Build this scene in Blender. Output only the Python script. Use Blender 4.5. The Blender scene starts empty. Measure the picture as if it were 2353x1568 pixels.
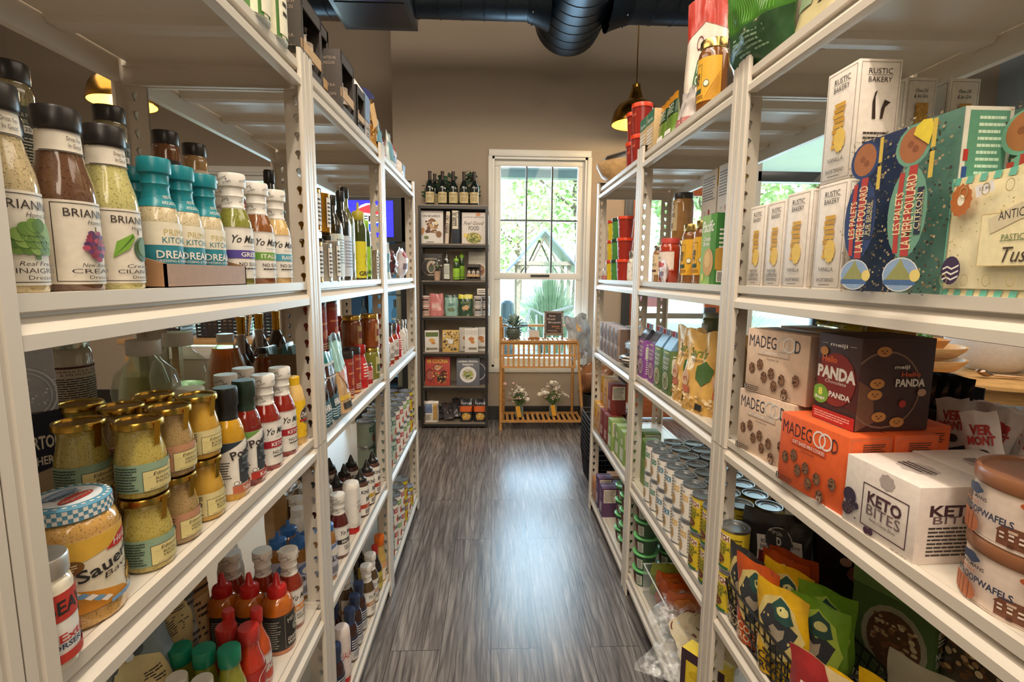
import bpy, bmesh, math, random
from mathutils import Vector, Matrix, Euler
random.seed(7)
R=math.radians; PI=math.pi
SC=bpy.context.scene; COL=SC.collection

# ---------- camera, sky, lights, exposure ----------
CAMP=dict(pitch=.1299,yaw=.0401,roll=.0083,h=1.3416,f=1163.87)
def camera():
    p,y,r=CAMP['pitch'],CAMP['yaw'],CAMP['roll']
    F=Vector((math.sin(y)*math.cos(p),math.cos(y)*math.cos(p),-math.sin(p)))
    R0=Vector((math.cos(y),-math.sin(y),0)); U0=R0.cross(F)
    Rt=math.cos(r)*R0+math.sin(r)*U0; Up=-math.sin(r)*R0+math.cos(r)*U0
    cd=bpy.data.cameras.new('camera'); c=bpy.data.objects.new('camera',cd); COL.objects.link(c)
    c.matrix_world=Matrix(((Rt.x,Up.x,-F.x,0),(Rt.y,Up.y,-F.y,0),(Rt.z,Up.z,-F.z,CAMP['h']),(0,0,0,1)))
    cd.sensor_width=36; cd.lens=36*CAMP['f']/2353; cd.clip_start=.02; cd.clip_end=200
    SC.camera=c
camera()
W=bpy.data.worlds.new('world'); SC.world=W; W.use_nodes=True
nt=W.node_tree; bg=nt.nodes['Background']; sky=nt.nodes.new('ShaderNodeTexSky')
sky.sky_type='NISHITA'; sky.sun_disc=False; sky.sun_elevation=R(48); sky.sun_rotation=R(150)
nt.links.new(sky.outputs[0],bg.inputs[0]); bg.inputs[1].default_value=.85
def sun():
    l=bpy.data.lights.new('sun','SUN'); l.energy=7; l.angle=R(.6); l.color=(1,.95,.86)
    o=bpy.data.objects.new('sun',l); COL.objects.link(o); o.rotation_euler=(R(38),R(-12),R(20))   # from behind the shop: lights the garden, not the aisle
sun()
def area(name,loc,size,power,col,rot=(0,0,0),sy=None,spread=None):
    l=bpy.data.lights.new(name,'AREA'); l.energy=power; l.color=col; l.size=size
    if sy: l.shape='RECTANGLE'; l.size_y=sy
    if spread: l.spread=spread
    o=bpy.data.objects.new(name,l); COL.objects.link(o); o.location=loc; o.rotation_euler=rot
    return o
WARM=(1,.83,.65); COOL=(.64,.82,1)
area('ceiling_and_fill_light',(.1,.2,3.5),2.2,62,WARM,sy=3.4)
area('ceiling_and_fill_light',(-2.4,1.6,3.5),1.6,34,WARM,sy=3.0)
area('ceiling_and_fill_light',(2.6,1.4,3.5),1.6,34,WARM,sy=3.0)
area('ceiling_and_fill_light',(.1,-2.2,3.0),2.6,48,WARM,rot=(R(50),0,0),sy=1.6)  # unseen fill light added behind the camera, tilted into the aisle
for i in range(6):
    area('track_lamp',(.02+.03*(i%2),-1.0+.42*i,3.3),.07,5.5,(1,.9,.76))
area('wall_fill_light',(-.2,1.9,3.45),2.6,16,(1,.88,.74),rot=(R(68),0,0),sy=.3)  # unseen light added to brighten the upper back wall, no real fixture
area('wall_fill_light',(2.6,2.0,3.45),1.6,7,(1,.92,.82),rot=(R(68),0,0),sy=.3)  # second added wall light, for the right part of the back wall
# daylight through the glazing
area('window_daylight',(.42,4.75,1.45),.8,48,COOL,rot=(R(-90),0,0),sy=1.8)
area('window_daylight',(3.1,4.8,1.6),1.5,34,COOL,rot=(R(-90),0,0),sy=1.9)
area('window_daylight',(1.7,4.8,1.6),.7,12,COOL,rot=(R(-90),0,0),sy=1.7)
area('window_daylight',(-2.2,5.5,1.5),1.5,26,COOL,rot=(R(-90),0,0),sy=1.7)
VS=SC.view_settings; VS.view_transform='Standard'; VS.look='None'; VS.gamma=1; VS.use_curve_mapping=False; VS.exposure=.5

# ---------- materials ----------
def lin(h):
    r=[int(h[i:i+2],16)/255 for i in (0,2,4)]
    return tuple(c/12.92 if c<=.04045 else ((c+.055)/1.055)**2.4 for c in r)+(1,)
MC={}
def m(key):
    """'p' paper, 'k' plastic, 'g' glazed contents, 's' speckled contents, 'm' metal, 'b' brushed, 'G' clear glass, 'L' liquid, 'F' clear film, 'E' lit, 'w' wood, 'd' paint"""
    if key in MC: return MC[key]
    t,c,es=(key.split(':')+[''])[:3]; mt=bpy.data.materials.new('material_'+t+'_'+c); mt.use_nodes=True
    n=mt.node_tree; b=n.nodes['Principled BSDF']; I=b.inputs; C=lin(c[:6])
    I['Base Color'].default_value=C
    N=n.nodes; Lk=n.links.new
    def noise(sc,det=3,stretch=None):
        tc=N.new('ShaderNodeTexCoord'); q=N.new('ShaderNodeTexNoise'); q.inputs['Scale'].default_value=sc; q.inputs['Detail'].default_value=det
        if stretch:
            mp=N.new('ShaderNodeMapping'); mp.inputs['Scale'].default_value=stretch; Lk(tc.outputs['Object'],mp.inputs[0]); Lk(mp.outputs[0],q.inputs['Vector'])
        else: Lk(tc.outputs['Object'],q.inputs['Vector'])
        return q
    def ramp(q,a,b_,p0=.35,p1=.65):
        r=N.new('ShaderNodeValToRGB'); r.color_ramp.elements[0].color=a; r.color_ramp.elements[1].color=b_
        r.color_ramp.elements[0].position=p0; r.color_ramp.elements[1].position=p1; Lk(q.outputs[0],r.inputs[0]); Lk(r.outputs[0],I['Base Color']); return r
    def sc(f): return tuple(min(1,x*f) for x in C[:3])+(1,)
    def bump(q,st,dist=.001):
        bp=N.new('ShaderNodeBump'); bp.inputs['Strength'].default_value=st; bp.inputs['Distance'].default_value=dist; Lk(q.outputs[0],bp.inputs['Height']); Lk(bp.outputs[0],I['Normal'])
    if t=='p': I['Roughness'].default_value=.55; ramp(noise(90),sc(.95),sc(1.04))
    elif t=='k': I['Roughness'].default_value=.3; ramp(noise(60),sc(.96),sc(1.04))
    elif t=='d': I['Roughness'].default_value=.38; q=noise(6); ramp(q,sc(.98),sc(1.02))
    elif t=='g': I['Roughness'].default_value=.12; I['Coat Weight'].default_value=1; I['Coat Roughness'].default_value=.03; ramp(noise(35),sc(.88),sc(1.1))
    elif t=='s':
        I['Roughness'].default_value=.15; I['Coat Weight'].default_value=1; I['Coat Roughness'].default_value=.03
        ramp(noise(480,1),sc(.5),C,.33,.42)
    elif t=='m': I['Metallic'].default_value=1; I['Roughness'].default_value=.22; ramp(noise(50),sc(.92),sc(1.05))
    elif t=='b': I['Metallic'].default_value=1; I['Roughness'].default_value=.4; ramp(noise(50),sc(.9),sc(1.05))
    elif t in 'GL':
        I['Roughness'].default_value=.04; I['Coat Weight'].default_value=1; I['Specular IOR Level'].default_value=.9; ramp(noise(20),sc(.93),sc(1.05))
        tr=N.new('ShaderNodeBsdfTransparent'); tr.inputs[0].default_value=C; mx=N.new('ShaderNodeMixShader'); out=N['Material Output']
        lw=N.new('ShaderNodeLayerWeight'); lw.inputs[0].default_value=.35; rg=N.new('ShaderNodeMapRange'); rg.inputs['To Min'].default_value=.03 if t=='G' else .42; rg.inputs['To Max'].default_value=.6
        Lk(lw.outputs['Facing'],rg.inputs['Value']); Lk(rg.outputs[0],mx.inputs[0]); Lk(tr.outputs[0],mx.inputs[1]); Lk(b.outputs[0],mx.inputs[2]); Lk(mx.outputs[0],out.inputs[0])
    elif t=='F':
        I['Roughness'].default_value=.08; I['Alpha'].default_value=.13; q=noise(30,4); bump(q,.8,.004); I['Specular IOR Level'].default_value=.9
        I['Coat Weight'].default_value=.4; ramp(q,sc(.95),C)
    elif t=='C':
        I['Roughness'].default_value=.1; I['Specular IOR Level'].default_value=1; q=noise(24,5); bump(q,1,.012); I['Coat Weight'].default_value=1; q2=noise(38,5); r=ramp(q2,sc(.9),C,.3,.7)
        mr=N.new('ShaderNodeMapRange'); mr.inputs['From Min'].default_value=.48; mr.inputs['From Max'].default_value=.72; mr.inputs['To Min'].default_value=.10; mr.inputs['To Max'].default_value=.75; Lk(q2.outputs[0],mr.inputs['Value']); Lk(mr.outputs[0],I['Alpha'])
    elif t=='f': I['Roughness'].default_value=.22; q=noise(28,3); bump(q,.35,.004); ramp(q,sc(.9),sc(1.08)); I['Coat Weight'].default_value=.3
    elif t=='E': I['Emission Color'].default_value=C; I['Emission Strength'].default_value=float(es or 1)
    elif t=='w':
        I['Roughness'].default_value=.5; q=noise(14,5,(1,1,9)); ramp(q,sc(.72),sc(1.12),.3,.7)
    elif t=='h': # horizontal grained wood
        I['Roughness'].default_value=.45; q=noise(10,5,(1,7,7)); ramp(q,sc(.75),sc(1.12),.3,.7)
    elif t=='l': # leaf
        I['Roughness'].default_value=.5; ramp(noise(8),sc(.75),sc(1.2)); I['Subsurface Weight'].default_value=0
    MC[key]=mt; return mt

# ---------- mesh building ----------
class MB:
    def __init__(s): s.v=[]; s.f=[]; s.m=[]; s.k=[]; s.sm=[]
    def mi(s,key):
        if key not in s.k: s.k.append(key)
        return s.k.index(key)
    def add(s,vs,fs,key,smooth=False):
        o=len(s.v); s.v+= [tuple(p) for p in vs]; i=s.mi(key)
        for f in fs: s.f.append(tuple(a+o for a in f)); s.m.append(i); s.sm.append(smooth)
        return s
    def box(s,x0,y0,z0,x1,y1,z1,key,T=None):
        vs=[(x,y,z) for z in (z0,z1) for y in (y0,y1) for x in (x0,x1)]
        if T: vs=[tuple(T@Vector(p)) for p in vs]
        return s.add(vs,[(0,2,3,1),(4,5,7,6),(0,1,5,4),(2,6,7,3),(0,4,6,2),(1,3,7,5)],key)
    def rbox(s,x0,y0,z0,x1,y1,z1,key,b=.002,T=None):
        """box with chamfered edges"""
        bm=bmesh.new(); bmesh.ops.create_cube(bm,size=1)
        for v in bm.verts: v.co=Vector(((v.co.x+.5)*(x1-x0)+x0,(v.co.y+.5)*(y1-y0)+y0,(v.co.z+.5)*(z1-z0)+z0))
        bmesh.ops.bevel(bm,geom=bm.edges[:],offset=b,segments=2,affect='EDGES',profile=.5)
        bm.verts.index_update()
        vs=[tuple(T@v.co) if T else tuple(v.co) for v in bm.verts]; s.add(vs,[tuple(v.index for v in f.verts) for f in bm.faces],key,False); bm.free(); return s
    def lathe(s,prof,key,seg=24,c=(0,0,0),keys=None,flute=None,sq=0):
        """prof [(r,z)]; keys: material per band; sq: squareness"""
        n=len(prof); o=len(s.v)
        for r,z in prof:
            for i in range(seg):
                a=2*PI*i/seg; q=r
                if flute and flute[0]<=z<=flute[1]: q=r*(1-.06*(i%2))
                if sq: q=r*min(1.32,(1/max(abs(math.cos(a)),abs(math.sin(a))))**sq)
                s.v.append((c[0]+q*math.cos(a),c[1]+q*math.sin(a),c[2]+z))
        for j in range(n-1):
            k=keys[j] if keys else key; mi=s.mi(k)
            for i in range(seg):
                a=o+j*seg+i; b=o+j*seg+(i+1)%seg
                s.f.append((a,b,b+seg,a+seg)); s.m.append(mi); s.sm.append(True)
        if prof[0][0]>0: s.f.append(tuple(o+i for i in range(seg))[::-1]); s.m.append(s.mi(keys[0] if keys else key)); s.sm.append(False)
        if prof[-1][0]>0: s.f.append(tuple(o+(n-1)*seg+i for i in range(seg))); s.m.append(s.mi(keys[-1] if keys else key)); s.sm.append(False)
        return s
    def tube(s,pts,r,key,seg=8,closed=False):
        pts=[Vector(p) for p in pts]; o=len(s.v); n=len(pts); up=Vector((0,0,1))
        for i,p in enumerate(pts):
            a=pts[(i-1)%n] if closed or i>0 else p; b=pts[(i+1)%n] if closed or i<n-1 else p
            d=(b-a).normalized(); u=d.cross(up)
            if u.length<.05: u=d.cross(Vector((1,0,0)))
            u.normalize(); w=d.cross(u); rr=r[i] if isinstance(r,(list,tuple)) else r
            for k in range(seg):
                t=2*PI*k/seg; s.v.append(tuple(p+u*rr*math.cos(t)+w*rr*math.sin(t)))
        mi=s.mi(key)
        for i in range(n if closed else n-1):
            j=(i+1)%n
            for k in range(seg):
                s.f.append((o+i*seg+k,o+i*seg+(k+1)%seg,o+j*seg+(k+1)%seg,o+j*seg+k)); s.m.append(mi); s.sm.append(True)
        if not closed:
            s.f.append(tuple(o+k for k in range(seg))[::-1]); s.f.append(tuple(o+(n-1)*seg+k for k in range(seg))); s.m+=[mi,mi]; s.sm+=[False,False]
        return s
    def prism(s,pts,y0,y1,key,axis='y'):
        """closed 2D section extruded along an axis. pts (a,z) a=x for axis y, a=y for axis x"""
        n=len(pts)
        if axis=='y': vs=[(a,y0,z) for a,z in pts]+[(a,y1,z) for a,z in pts]
        elif axis=='x': vs=[(y0,a,z) for a,z in pts]+[(y1,a,z) for a,z in pts]
        else: vs=[(a,b,y0) for a,b in pts]+[(a,b,y1) for a,b in pts]
        return s.add(vs,[tuple(range(n))[::-1],tuple(range(n,2*n))]+[(i,(i+1)%n,n+(i+1)%n,n+i) for i in range(n)],key)
    def sphere(s,c,r,key,n=10,sz=1):
        return s.lathe([(max(1e-4,r*math.sin(PI*i/n)),-r*sz*math.cos(PI*i/n)) for i in range(n+1)],key,seg=max(8,n+4),c=c)
    def mesh(s,name):
        me=bpy.data.meshes.new(name); me.from_pydata(s.v,[],s.f)
        for k in s.k: me.materials.append(m(k))
        me.polygons.foreach_set('material_index',s.m); me.polygons.foreach_set('use_smooth',s.sm); me.update()
        try: me.set_sharp_from_angle(angle=R(38))
        except Exception: pass
        return me
    def obj(s,name,parent=None):
        o=bpy.data.objects.new(name,s.mesh(name)); COL.objects.link(o)
        if parent: o.parent=parent
        return o
def empty(name,loc=(0,0,0),rz=0):
    o=bpy.data.objects.new(name,None); COL.objects.link(o); o.location=loc; o.rotation_euler=(0,0,rz); o.empty_display_size=.02; return o
def tag(o,label,cat,group=None,kind=None):
    o['label']=label; o['category']=cat
    if group: o['group']=group
    if kind: o['kind']=kind
    return o
def struct(name,mb,parent=None):
    o=mb.obj(name,parent)
    if not parent: o['kind']='structure'
    return o
KIDS={}
def copy_tree(o,parent=None):
    c=o.copy(); COL.objects.link(c)
    if parent: c.parent=parent; KIDS.setdefault(parent.name,[]).append(c)
    for ch in kids(o): copy_tree(ch,c)
    return c
def kids(o): return [q for q in o.children] if o.name not in KIDS else list(KIDS[o.name])

# ---------- printed artwork: flat shapes laid onto label, box or bag surfaces ----------
TX={}
def text_geo(s,bold=.0):
    k=(s,bold)
    if k in TX: return TX[k]
    cu=bpy.data.curves.new('t','FONT'); cu.body=s; cu.size=1; cu.resolution_u=2; cu.offset=bold; cu.fill_mode='FRONT' if hasattr(cu,'fill_mode') else cu.fill_mode
    o=bpy.data.objects.new('t',cu); COL.objects.link(o); bpy.context.view_layer.update()
    me=bpy.data.meshes.new_from_object(o.evaluated_get(bpy.context.evaluated_depsgraph_get()))
    vs=[(v.co.x,v.co.y) for v in me.vertices]; fs=[tuple(p.vertices) for p in me.polygons]
    bpy.data.objects.remove(o); bpy.data.curves.remove(cu); bpy.data.meshes.remove(me)
    if vs:
        x0=min(v[0] for v in vs); x1=max(v[0] for v in vs); vs=[((x-x0),y) for x,y in vs]; w=x1-x0
    else: w=1
    TX[k]=(vs,fs,w); return TX[k]
def art_shapes(art,Wd,Hh):
    """-> list of (verts2d, faces, key) in metres"""
    out=[]; rng=random.Random(3)
    for a in art:
        t=a[0]
        if t=='r':
            _,x0,y0,x1,y1,k=a[:6]; out.append(([(x0*Wd,y0*Hh),(x1*Wd,y0*Hh),(x1*Wd,y1*Hh),(x0*Wd,y1*Hh)],[(0,1,2,3)],k))
        elif t=='o': # outline rectangle
            _,x0,y0,x1,y1,k=a[:6]; w=a[6] if len(a)>6 else .0012
            X0,Y0,X1,Y1=x0*Wd,y0*Hh,x1*Wd,y1*Hh
            vs=[(X0,Y0),(X1,Y0),(X1,Y1),(X0,Y1),(X0+w,Y0+w),(X1-w,Y0+w),(X1-w,Y1-w),(X0+w,Y1-w)]
            out.append((vs,[(0,1,5,4),(1,2,6,5),(2,3,7,6),(3,0,4,7)],k))
        elif t=='e': # ellipse cx cy rx ry (radius in fractions of W,H); optional rot, lobes
            _,cx,cy,rx,ry,k=a[:6]; rot=R(a[6]) if len(a)>6 else 0; lob=a[7] if len(a)>7 else 0
            n=18 if not lob else 36; vs=[]
            for i in range(n):
                th=2*PI*i/n; q=1+(.08*math.cos(lob*th) if lob else 0); x=rx*Wd*q*math.cos(th); y=ry*Hh*q*math.sin(th)
                vs.append((cx*Wd+x*math.cos(rot)-y*math.sin(rot),cy*Hh+x*math.sin(rot)+y*math.cos(rot)))
            out.append((vs,[tuple(range(n))],k))
        elif t=='c': # ring cx cy r(metres fraction of H) width frac
            _,cx,cy,r,w,k=a[:6]; n=24; vs=[]
            for q in (r*Hh,(r-w)*Hh): vs+=[(cx*Wd+q*math.cos(2*PI*i/n),cy*Hh+q*math.sin(2*PI*i/n)) for i in range(n)]
            out.append((vs,[(i,(i+1)%n,n+(i+1)%n,n+i) for i in range(n)],k))
        elif t=='g': # polygon
            out.append(([(x*Wd,y*Hh) for x,y in a[1]],[tuple(range(len(a[1])))],a[2]))
        elif t=='n': # fine print rows
            _,x0,y0,x1,y1,rows,k=a[:7]; vs=[];fs=[]
            for i in range(rows):
                yc=y1-(i+.5)*(y1-y0)/rows; h=(y1-y0)/rows*.22; x=x0; e=x1-rng.random()*.25*(x1-x0)
                while x<e:
                    w=(x1-x0)*(.06+.12*rng.random()); x2=min(x+w,e); o=len(vs)
                    vs+=[(x*Wd,(yc-h)*Hh),(x2*Wd,(yc-h)*Hh),(x2*Wd,(yc+h)*Hh),(x*Wd,(yc+h)*Hh)]; fs.append((o,o+1,o+2,o+3)); x=x2+.015*(x1-x0)
            out.append((vs,fs,k))
        elif t=='u': # bar code
            _,x0,y0,x1,y1=a[:5]; vs=[];fs=[]; x=x0
            while x<x1:
                w=(x1-x0)*rng.choice((.015,.03,.045)); o=len(vs); vs+=[(x*Wd,y0*Hh),((x+w)*Wd,y0*Hh),((x+w)*Wd,y1*Hh),(x*Wd,y1*Hh)]; fs.append((o,o+1,o+2,o+3)); x+=w+(x1-x0)*.03
            out.append((vs,fs,'p:222222'))
        elif t=='t': # text: string, cx, cy, height(frac H), key, [width frac W], [opt dict: rot, shear, bold, fit]
            _,s,cx,cy,h,k=a[:6]; wf=a[6] if len(a)>6 else None; op=a[7] if len(a)>7 else {}
            vs,fs,w=text_geo(s,op.get('bold',.0)); hh=h*Hh/.72; sx=hh
            if wf: sx=wf*(Hh if op.get('rot') in (90,-90) else Wd)/w
            rot=R(op.get('rot',0)); sh=op.get('shear',0); o2=[]
            for x,y in vs:
                X=(x-w/2)*sx+sh*(y-.36)*hh; Y=(y-.36)*hh
                if 'arc' in op: Y+=op['arc']*h*Hh*(1-(2*(x-w/2)/w)**2)
                o2.append((cx*Wd+X*math.cos(rot)-Y*math.sin(rot),cy*Hh+X*math.sin(rot)+Y*math.cos(rot)))
            out.append((o2,fs,k))
        elif t=='x': # scatter of spots: count, x0,y0,x1,y1, size(frac W), keys
            _,n,x0,y0,x1,y1,sz,ks=a[:8]
            for i in range(n):
                cx=x0+(x1-x0)*rng.random(); cy=y0+(y1-y0)*rng.random(); r=sz*Wd*(.6+.8*rng.random()); q=rng.random()*PI
                e=.55+.45*rng.random(); vs=[(cx*Wd+r*math.cos(2*PI*j/8+q),cy*Hh+r*e*math.sin(2*PI*j/8+q)) for j in range(8)]
                out.append(([(a_,b_,.00001*(i%9+1)) for a_,b_ in vs],[tuple(range(8))],rng.choice(ks)))
    return out
def lay(mb,art,Wd,Hh,fmap,dx=None,dy=None,x0=0.,off=.0002,clip=True):
    """fmap(x,y,o)->3D ; x in 0..Wd, y in 0..Hh"""
    k=1
    for vs,fs,key in art_shapes(art,Wd,Hh):
        O_=off*k if k<6 else off*6+(k-6)*.00006
        bm=bmesh.new(); bv=[bm.verts.new((q[0],q[1],q[2] if len(q)>2 else 0)) for q in vs]
        for f in fs:
            try: bm.faces.new([bv[i] for i in f])
            except ValueError: pass
        g=lambda: bm.verts[:]+bm.edges[:]+bm.faces[:]
        xs=[v.co.x for v in bm.verts]; ys=[v.co.y for v in bm.verts]
        if clip and xs:
            if min(xs)<0: bmesh.ops.bisect_plane(bm,geom=g(),plane_co=(0,0,0),plane_no=(-1,0,0),clear_outer=True)
            if max(xs)>Wd: bmesh.ops.bisect_plane(bm,geom=g(),plane_co=(Wd,0,0),plane_no=(1,0,0),clear_outer=True)
            if min(ys)<0: bmesh.ops.bisect_plane(bm,geom=g(),plane_co=(0,0,0),plane_no=(0,-1,0),clear_outer=True)
            if max(ys)>Hh: bmesh.ops.bisect_plane(bm,geom=g(),plane_co=(0,Hh,0),plane_no=(0,1,0),clear_outer=True)
        if dx and xs:
            n=int(max(xs)/dx)+1
            for i in range(int(min(xs)/dx),n+1):
                if min(xs)<i*dx<max(xs): bmesh.ops.bisect_plane(bm,geom=g(),plane_co=(i*dx,0,0),plane_no=(1,0,0))
        if dy and ys:
            n=int(max(ys)/dy)+1
            for i in range(int(min(ys)/dy),n+1):
                if min(ys)<i*dy<max(ys): bmesh.ops.bisect_plane(bm,geom=g(),plane_co=(0,i*dy,0),plane_no=(0,1,0))
        bm.verts.index_update()
        P=[fmap(v.co.x,v.co.y,O_+v.co.z) for v in bm.verts]
        # faces with consistent outward winding
        F=[]
        for f in bm.faces:
            ix=[v.index for v in f.verts]; ar=sum(f.verts[i].co.x*f.verts[(i+1)%len(ix)].co.y-f.verts[(i+1)%len(ix)].co.x*f.verts[i].co.y for i in range(len(ix)))
            F.append(tuple(ix) if ar>0 else tuple(ix[::-1]))
        mb.add(P,F,key,False); bm.free()
        k+=1
# ---------- product builders (local frame: base at origin, front towards +X, reader's right is +Y) ----------
PROF={ # (body [(r,z)], cap [(r,z)]) as fractions of R and H
 'sauce':([(.9,0),(1,.02),(1,.5),(.95,.57),(.8,.64),(.64,.69),(.6,.72),(.6,.74)],[(.62,.66),(.66,.70),(.62,.71),(.6,.78),(.66,.80),(.62,.815),(.62,.87),(.74,.885),(.76,.90),(.76,.985),(.72,1),(0,1)]),
 'dressing':([(.92,0),(1,.02),(1,.52),(.93,.60),(.75,.70),(.66,.78),(.63,.88)],[(.66,.875),(.72,.885),(.74,.90),(.74,.985),(.70,1),(0,1)]),
 'short':([(.92,0),(1,.025),(1,.55),(.95,.63),(.78,.7),(.64,.73),(.62,.76)],[(.66,.70),(.70,.72),(.66,.735),(.66,.83),(.74,.845),(.74,.98),(.7,1),(0,1)]),
 'squeeze':([(.92,0),(1,.02),(1,.56),(.93,.64),(.72,.7),(.58,.715),(.58,.72)],[(.60,.71),(.62,.72),(.62,.80),(.56,.83),(.36,.845),(.27,.86),(.14,.99),(.10,1),(0,1)]),
 'nozzle':([(.92,0),(1,.02),(1,.6),(.94,.68),(.78,.75),(.66,.78)],[(.70,.77),(.76,.78),(.76,.87),(.66,.885),(.22,.90),(.17,.92),(.15,.99),(.1,1),(0,1)]),
 'cone':([(.92,0),(1,.02),(1,.62),(.96,.68),(.84,.73),(.72,.74)],[(.76,.73),(.78,.76),(.74,.80),(.5,.83),(.42,.85),(.40,.87),(.12,.985),(.06,1),(0,1)]),
 'hot':([(.92,0),(1,.015),(1,.48),(.9,.56),(.62,.66),(.42,.75),(.40,.84)],[(.46,.82),(.48,.83),(.48,.985),(.42,1),(0,1)]),
 'hot2':([(.92,0),(1,.015),(1,.46),(.9,.55),(.72,.64),(.62,.76),(.6,.82)],[(.7,.80),(.74,.81),(.74,.985),(.7,1),(0,1)]),
 'wine':([(.94,0),(1,.012),(1,.5),(.92,.57),(.62,.66),(.36,.74),(.33,.82),(.33,.86)],[(.36,.72),(.37,.80),(.37,.95),(.41,.955),(.41,.995),(.36,1),(0,1)]),
 'oil':([(.94,0),(1,.012),(1,.62),(.92,.68),(.5,.76),(.38,.8),(.36,.9)],[(.42,.88),(.46,.89),(.46,.99),(.42,1),(0,1)]),
 'jar':([(.9,0),(1,.03),(1,.78),(.93,.84),(.84,.87),(.84,.9)],[(.88,.875),(.9,.88),(.9,.985),(.86,1),(.6,1),(.58,.992),(0,.992)]),
 'mustard':([(.82,0),(.95,.03),(1,.12),(1,.42),(.95,.55),(.82,.72),(.78,.80),(.84,.88),(.9,.9)],[(.93,.89),(.98,.90),(.98,.96),(.94,.985),(.82,.985),(.80,.965),(0,.965)]),
 'spice':([(.9,0),(1,.03),(1,.74),(.93,.79),(.86,.81),(.86,.84)],[(.92,.83),(.94,.84),(.94,.985),(.9,1),(0,1)]),
 'jug':([(.92,0),(1,.02),(.97,.30),(1,.6),(1.03,.66),(1,.70),(.9,.78),(.5,.86),(.40,.90),(.40,.93)],[(.5,.90),(.52,.905),(.52,.99),(.5,1),(0,1)]),
 'teardrop':([(.9,0),(1,.02),(1,.45),(.93,.6),(.7,.78),(.38,.88),(.30,.93)],[(.38,.91),(.4,.915),(.4,.99),(.37,1),(0,1)]),
 'canister':([(1,0),(1,.86)],[(1.02,.86),(1.03,.87),(1.03,.985),(1,1),(.95,1),(.94,.99),(0,.99)]),
 'tub':([(.80,0),(.97,.88)],[(1.02,.86),(1.06,.865),(1.06,.95),(1.03,1),(.95,1),(.93,.985),(0,.985)]),
 'inverted':([(.9,.13),(1,.2),(.98,.86),(.9,.97),(.75,1),(0,1)],[(.8,0),(.86,.01),(.88,.12),(.84,.135)]),
 'milk':([(.9,0),(1,.03),(.98,.66),(.8,.82),(.52,.9)],[(.56,.88),(.6,.885),(.6,.99),(.55,1),(0,1)]),
}
def bottle(name,H,Rr,prof,body,cap,label=None,capname='cap',fill=None,seg=28,neck=None,flute=False,sq=0,captop=None,tab=None,wrap=None,capart=None):
    """label=(z0,z1,half_angle_deg,paper_key,art)"""
    b,c=PROF[prof]; root=empty(name)
    P=[(r*Rr,z*H) for r,z in b]
    top=P[-1]; bodyP=P+[(0,top[1])] if prof!='inverted' else P
    keys=None
    if fill: keys=[body if P[j][1]<fill*H-1e-6 else 'g:cfc8b4' for j in range(len(bodyP)-1)]
    mb=MB(); mb.lathe(bodyP,body,seg,keys=keys,flute=((P[2][1]*.4,P[2][1]) if flute else None),sq=sq)
    mb.obj('jar_body' if prof in('jar','mustard','spice','canister','tub') else 'bottle_body',root)
    mc=MB(); CP=[(r*Rr,z*H) for r,z in c]; mc.lathe(CP,cap,seg)
    if captop: mc.lathe([(0.0001,H+.0006),(CP[-2][0]*.72,H+.0006)],captop,seg)
    if capart:
        for z0,z1,rf in ((.715,.80,.655),(.9,.98,.77)):
            ra=rf*Rr; Wd=2*PI*ra*.98; lay(mc,capart,Wd,(z1-z0)*H,lambda x,y,o,ra=ra,z0=z0:((ra+.0004+o)*math.cos(x/ra-PI),(ra+.0004+o)*math.sin(x/ra-PI),z0*H+y),dx=ra*.3)
    mc.obj(capname,root)
    if neck: # (z0,z1,key,art)
        z0,z1,k,art=neck; mn=MB(); z0*=H; z1*=H
        def rad(z):
            for (r0,a),(r1,b2) in zip(P,P[1:]):
                if a<=z<=b2 and b2>a: return r0+(r1-r0)*(z-a)/(b2-a)
            return P[-1][0]
        n=6; mn.lathe([(rad(z0+(z1-z0)*i/n)+.0007,z0+(z1-z0)*i/n) for i in range(n+1)],k,seg); 
        ra=rad((z0+z1)/2); Wd=ra*R(150)
        lay(mn,art,Wd,z1-z0,lambda x,y,o:((rad(z0+y)+.001+o)*math.cos(x/ra-R(75)),(rad(z0+y)+.001+o)*math.sin(x/ra-R(75)),z0+y),dx=ra*.25,dy=(z1-z0)/3)
        mn.obj('neck_label',root)
    if label:
        z0,z1,ha,k,art=label; z0*=H; z1*=H; ha=R(ha)
        def rd(z):
            for (r0,a),(r1,b2) in zip(P,P[1:]):
                if a<=z<=b2 and b2>a: return r0+(r1-r0)*(z-a)/(b2-a)
            return Rr
        Wd=2*ha*Rr; ml=MB(); n=max(6,int(ha/R(9))*2); nz=4
        def sqf(a): return min(1.32,(1/max(abs(math.cos(a)),abs(math.sin(a))))**sq) if sq else 1
        def fm(x,y,o):
            a=x/Rr-ha; q=(rd(z0+y)+.0008+o)*sqf(a); return (q*math.cos(a),q*math.sin(a),z0+y)
        vs=[fm(Wd*i/n,(z1-z0)*j/nz,-.0002) for j in range(nz+1) for i in range(n+1)]
        ml.add(vs,[(j*(n+1)+i,j*(n+1)+i+1,(j+1)*(n+1)+i+1,(j+1)*(n+1)+i) for j in range(nz) for i in range(n)],k,True)
        lay(ml,art,Wd,z1-z0,fm,dx=Rr*.2,dy=(z1-z0)/nz)
        ml.obj('label',root)
    if tab: # hanging seal strip over the lid
        mt=MB(); ra=Rr*.985
        mt.add([((ra+.0012)*math.cos(a),(ra+.0012)*math.sin(a),H*.97) for a in (-.16+tab,.16+tab)]+[((Rr*.86+.0012)*math.cos(a),(Rr*.86+.0012)*math.sin(a),H*.66) for a in (-.16+tab,.16+tab)],[(0,2,3,1)],'m:d8a83c'); mt.obj('seal_strip',root)
    return root
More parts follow.
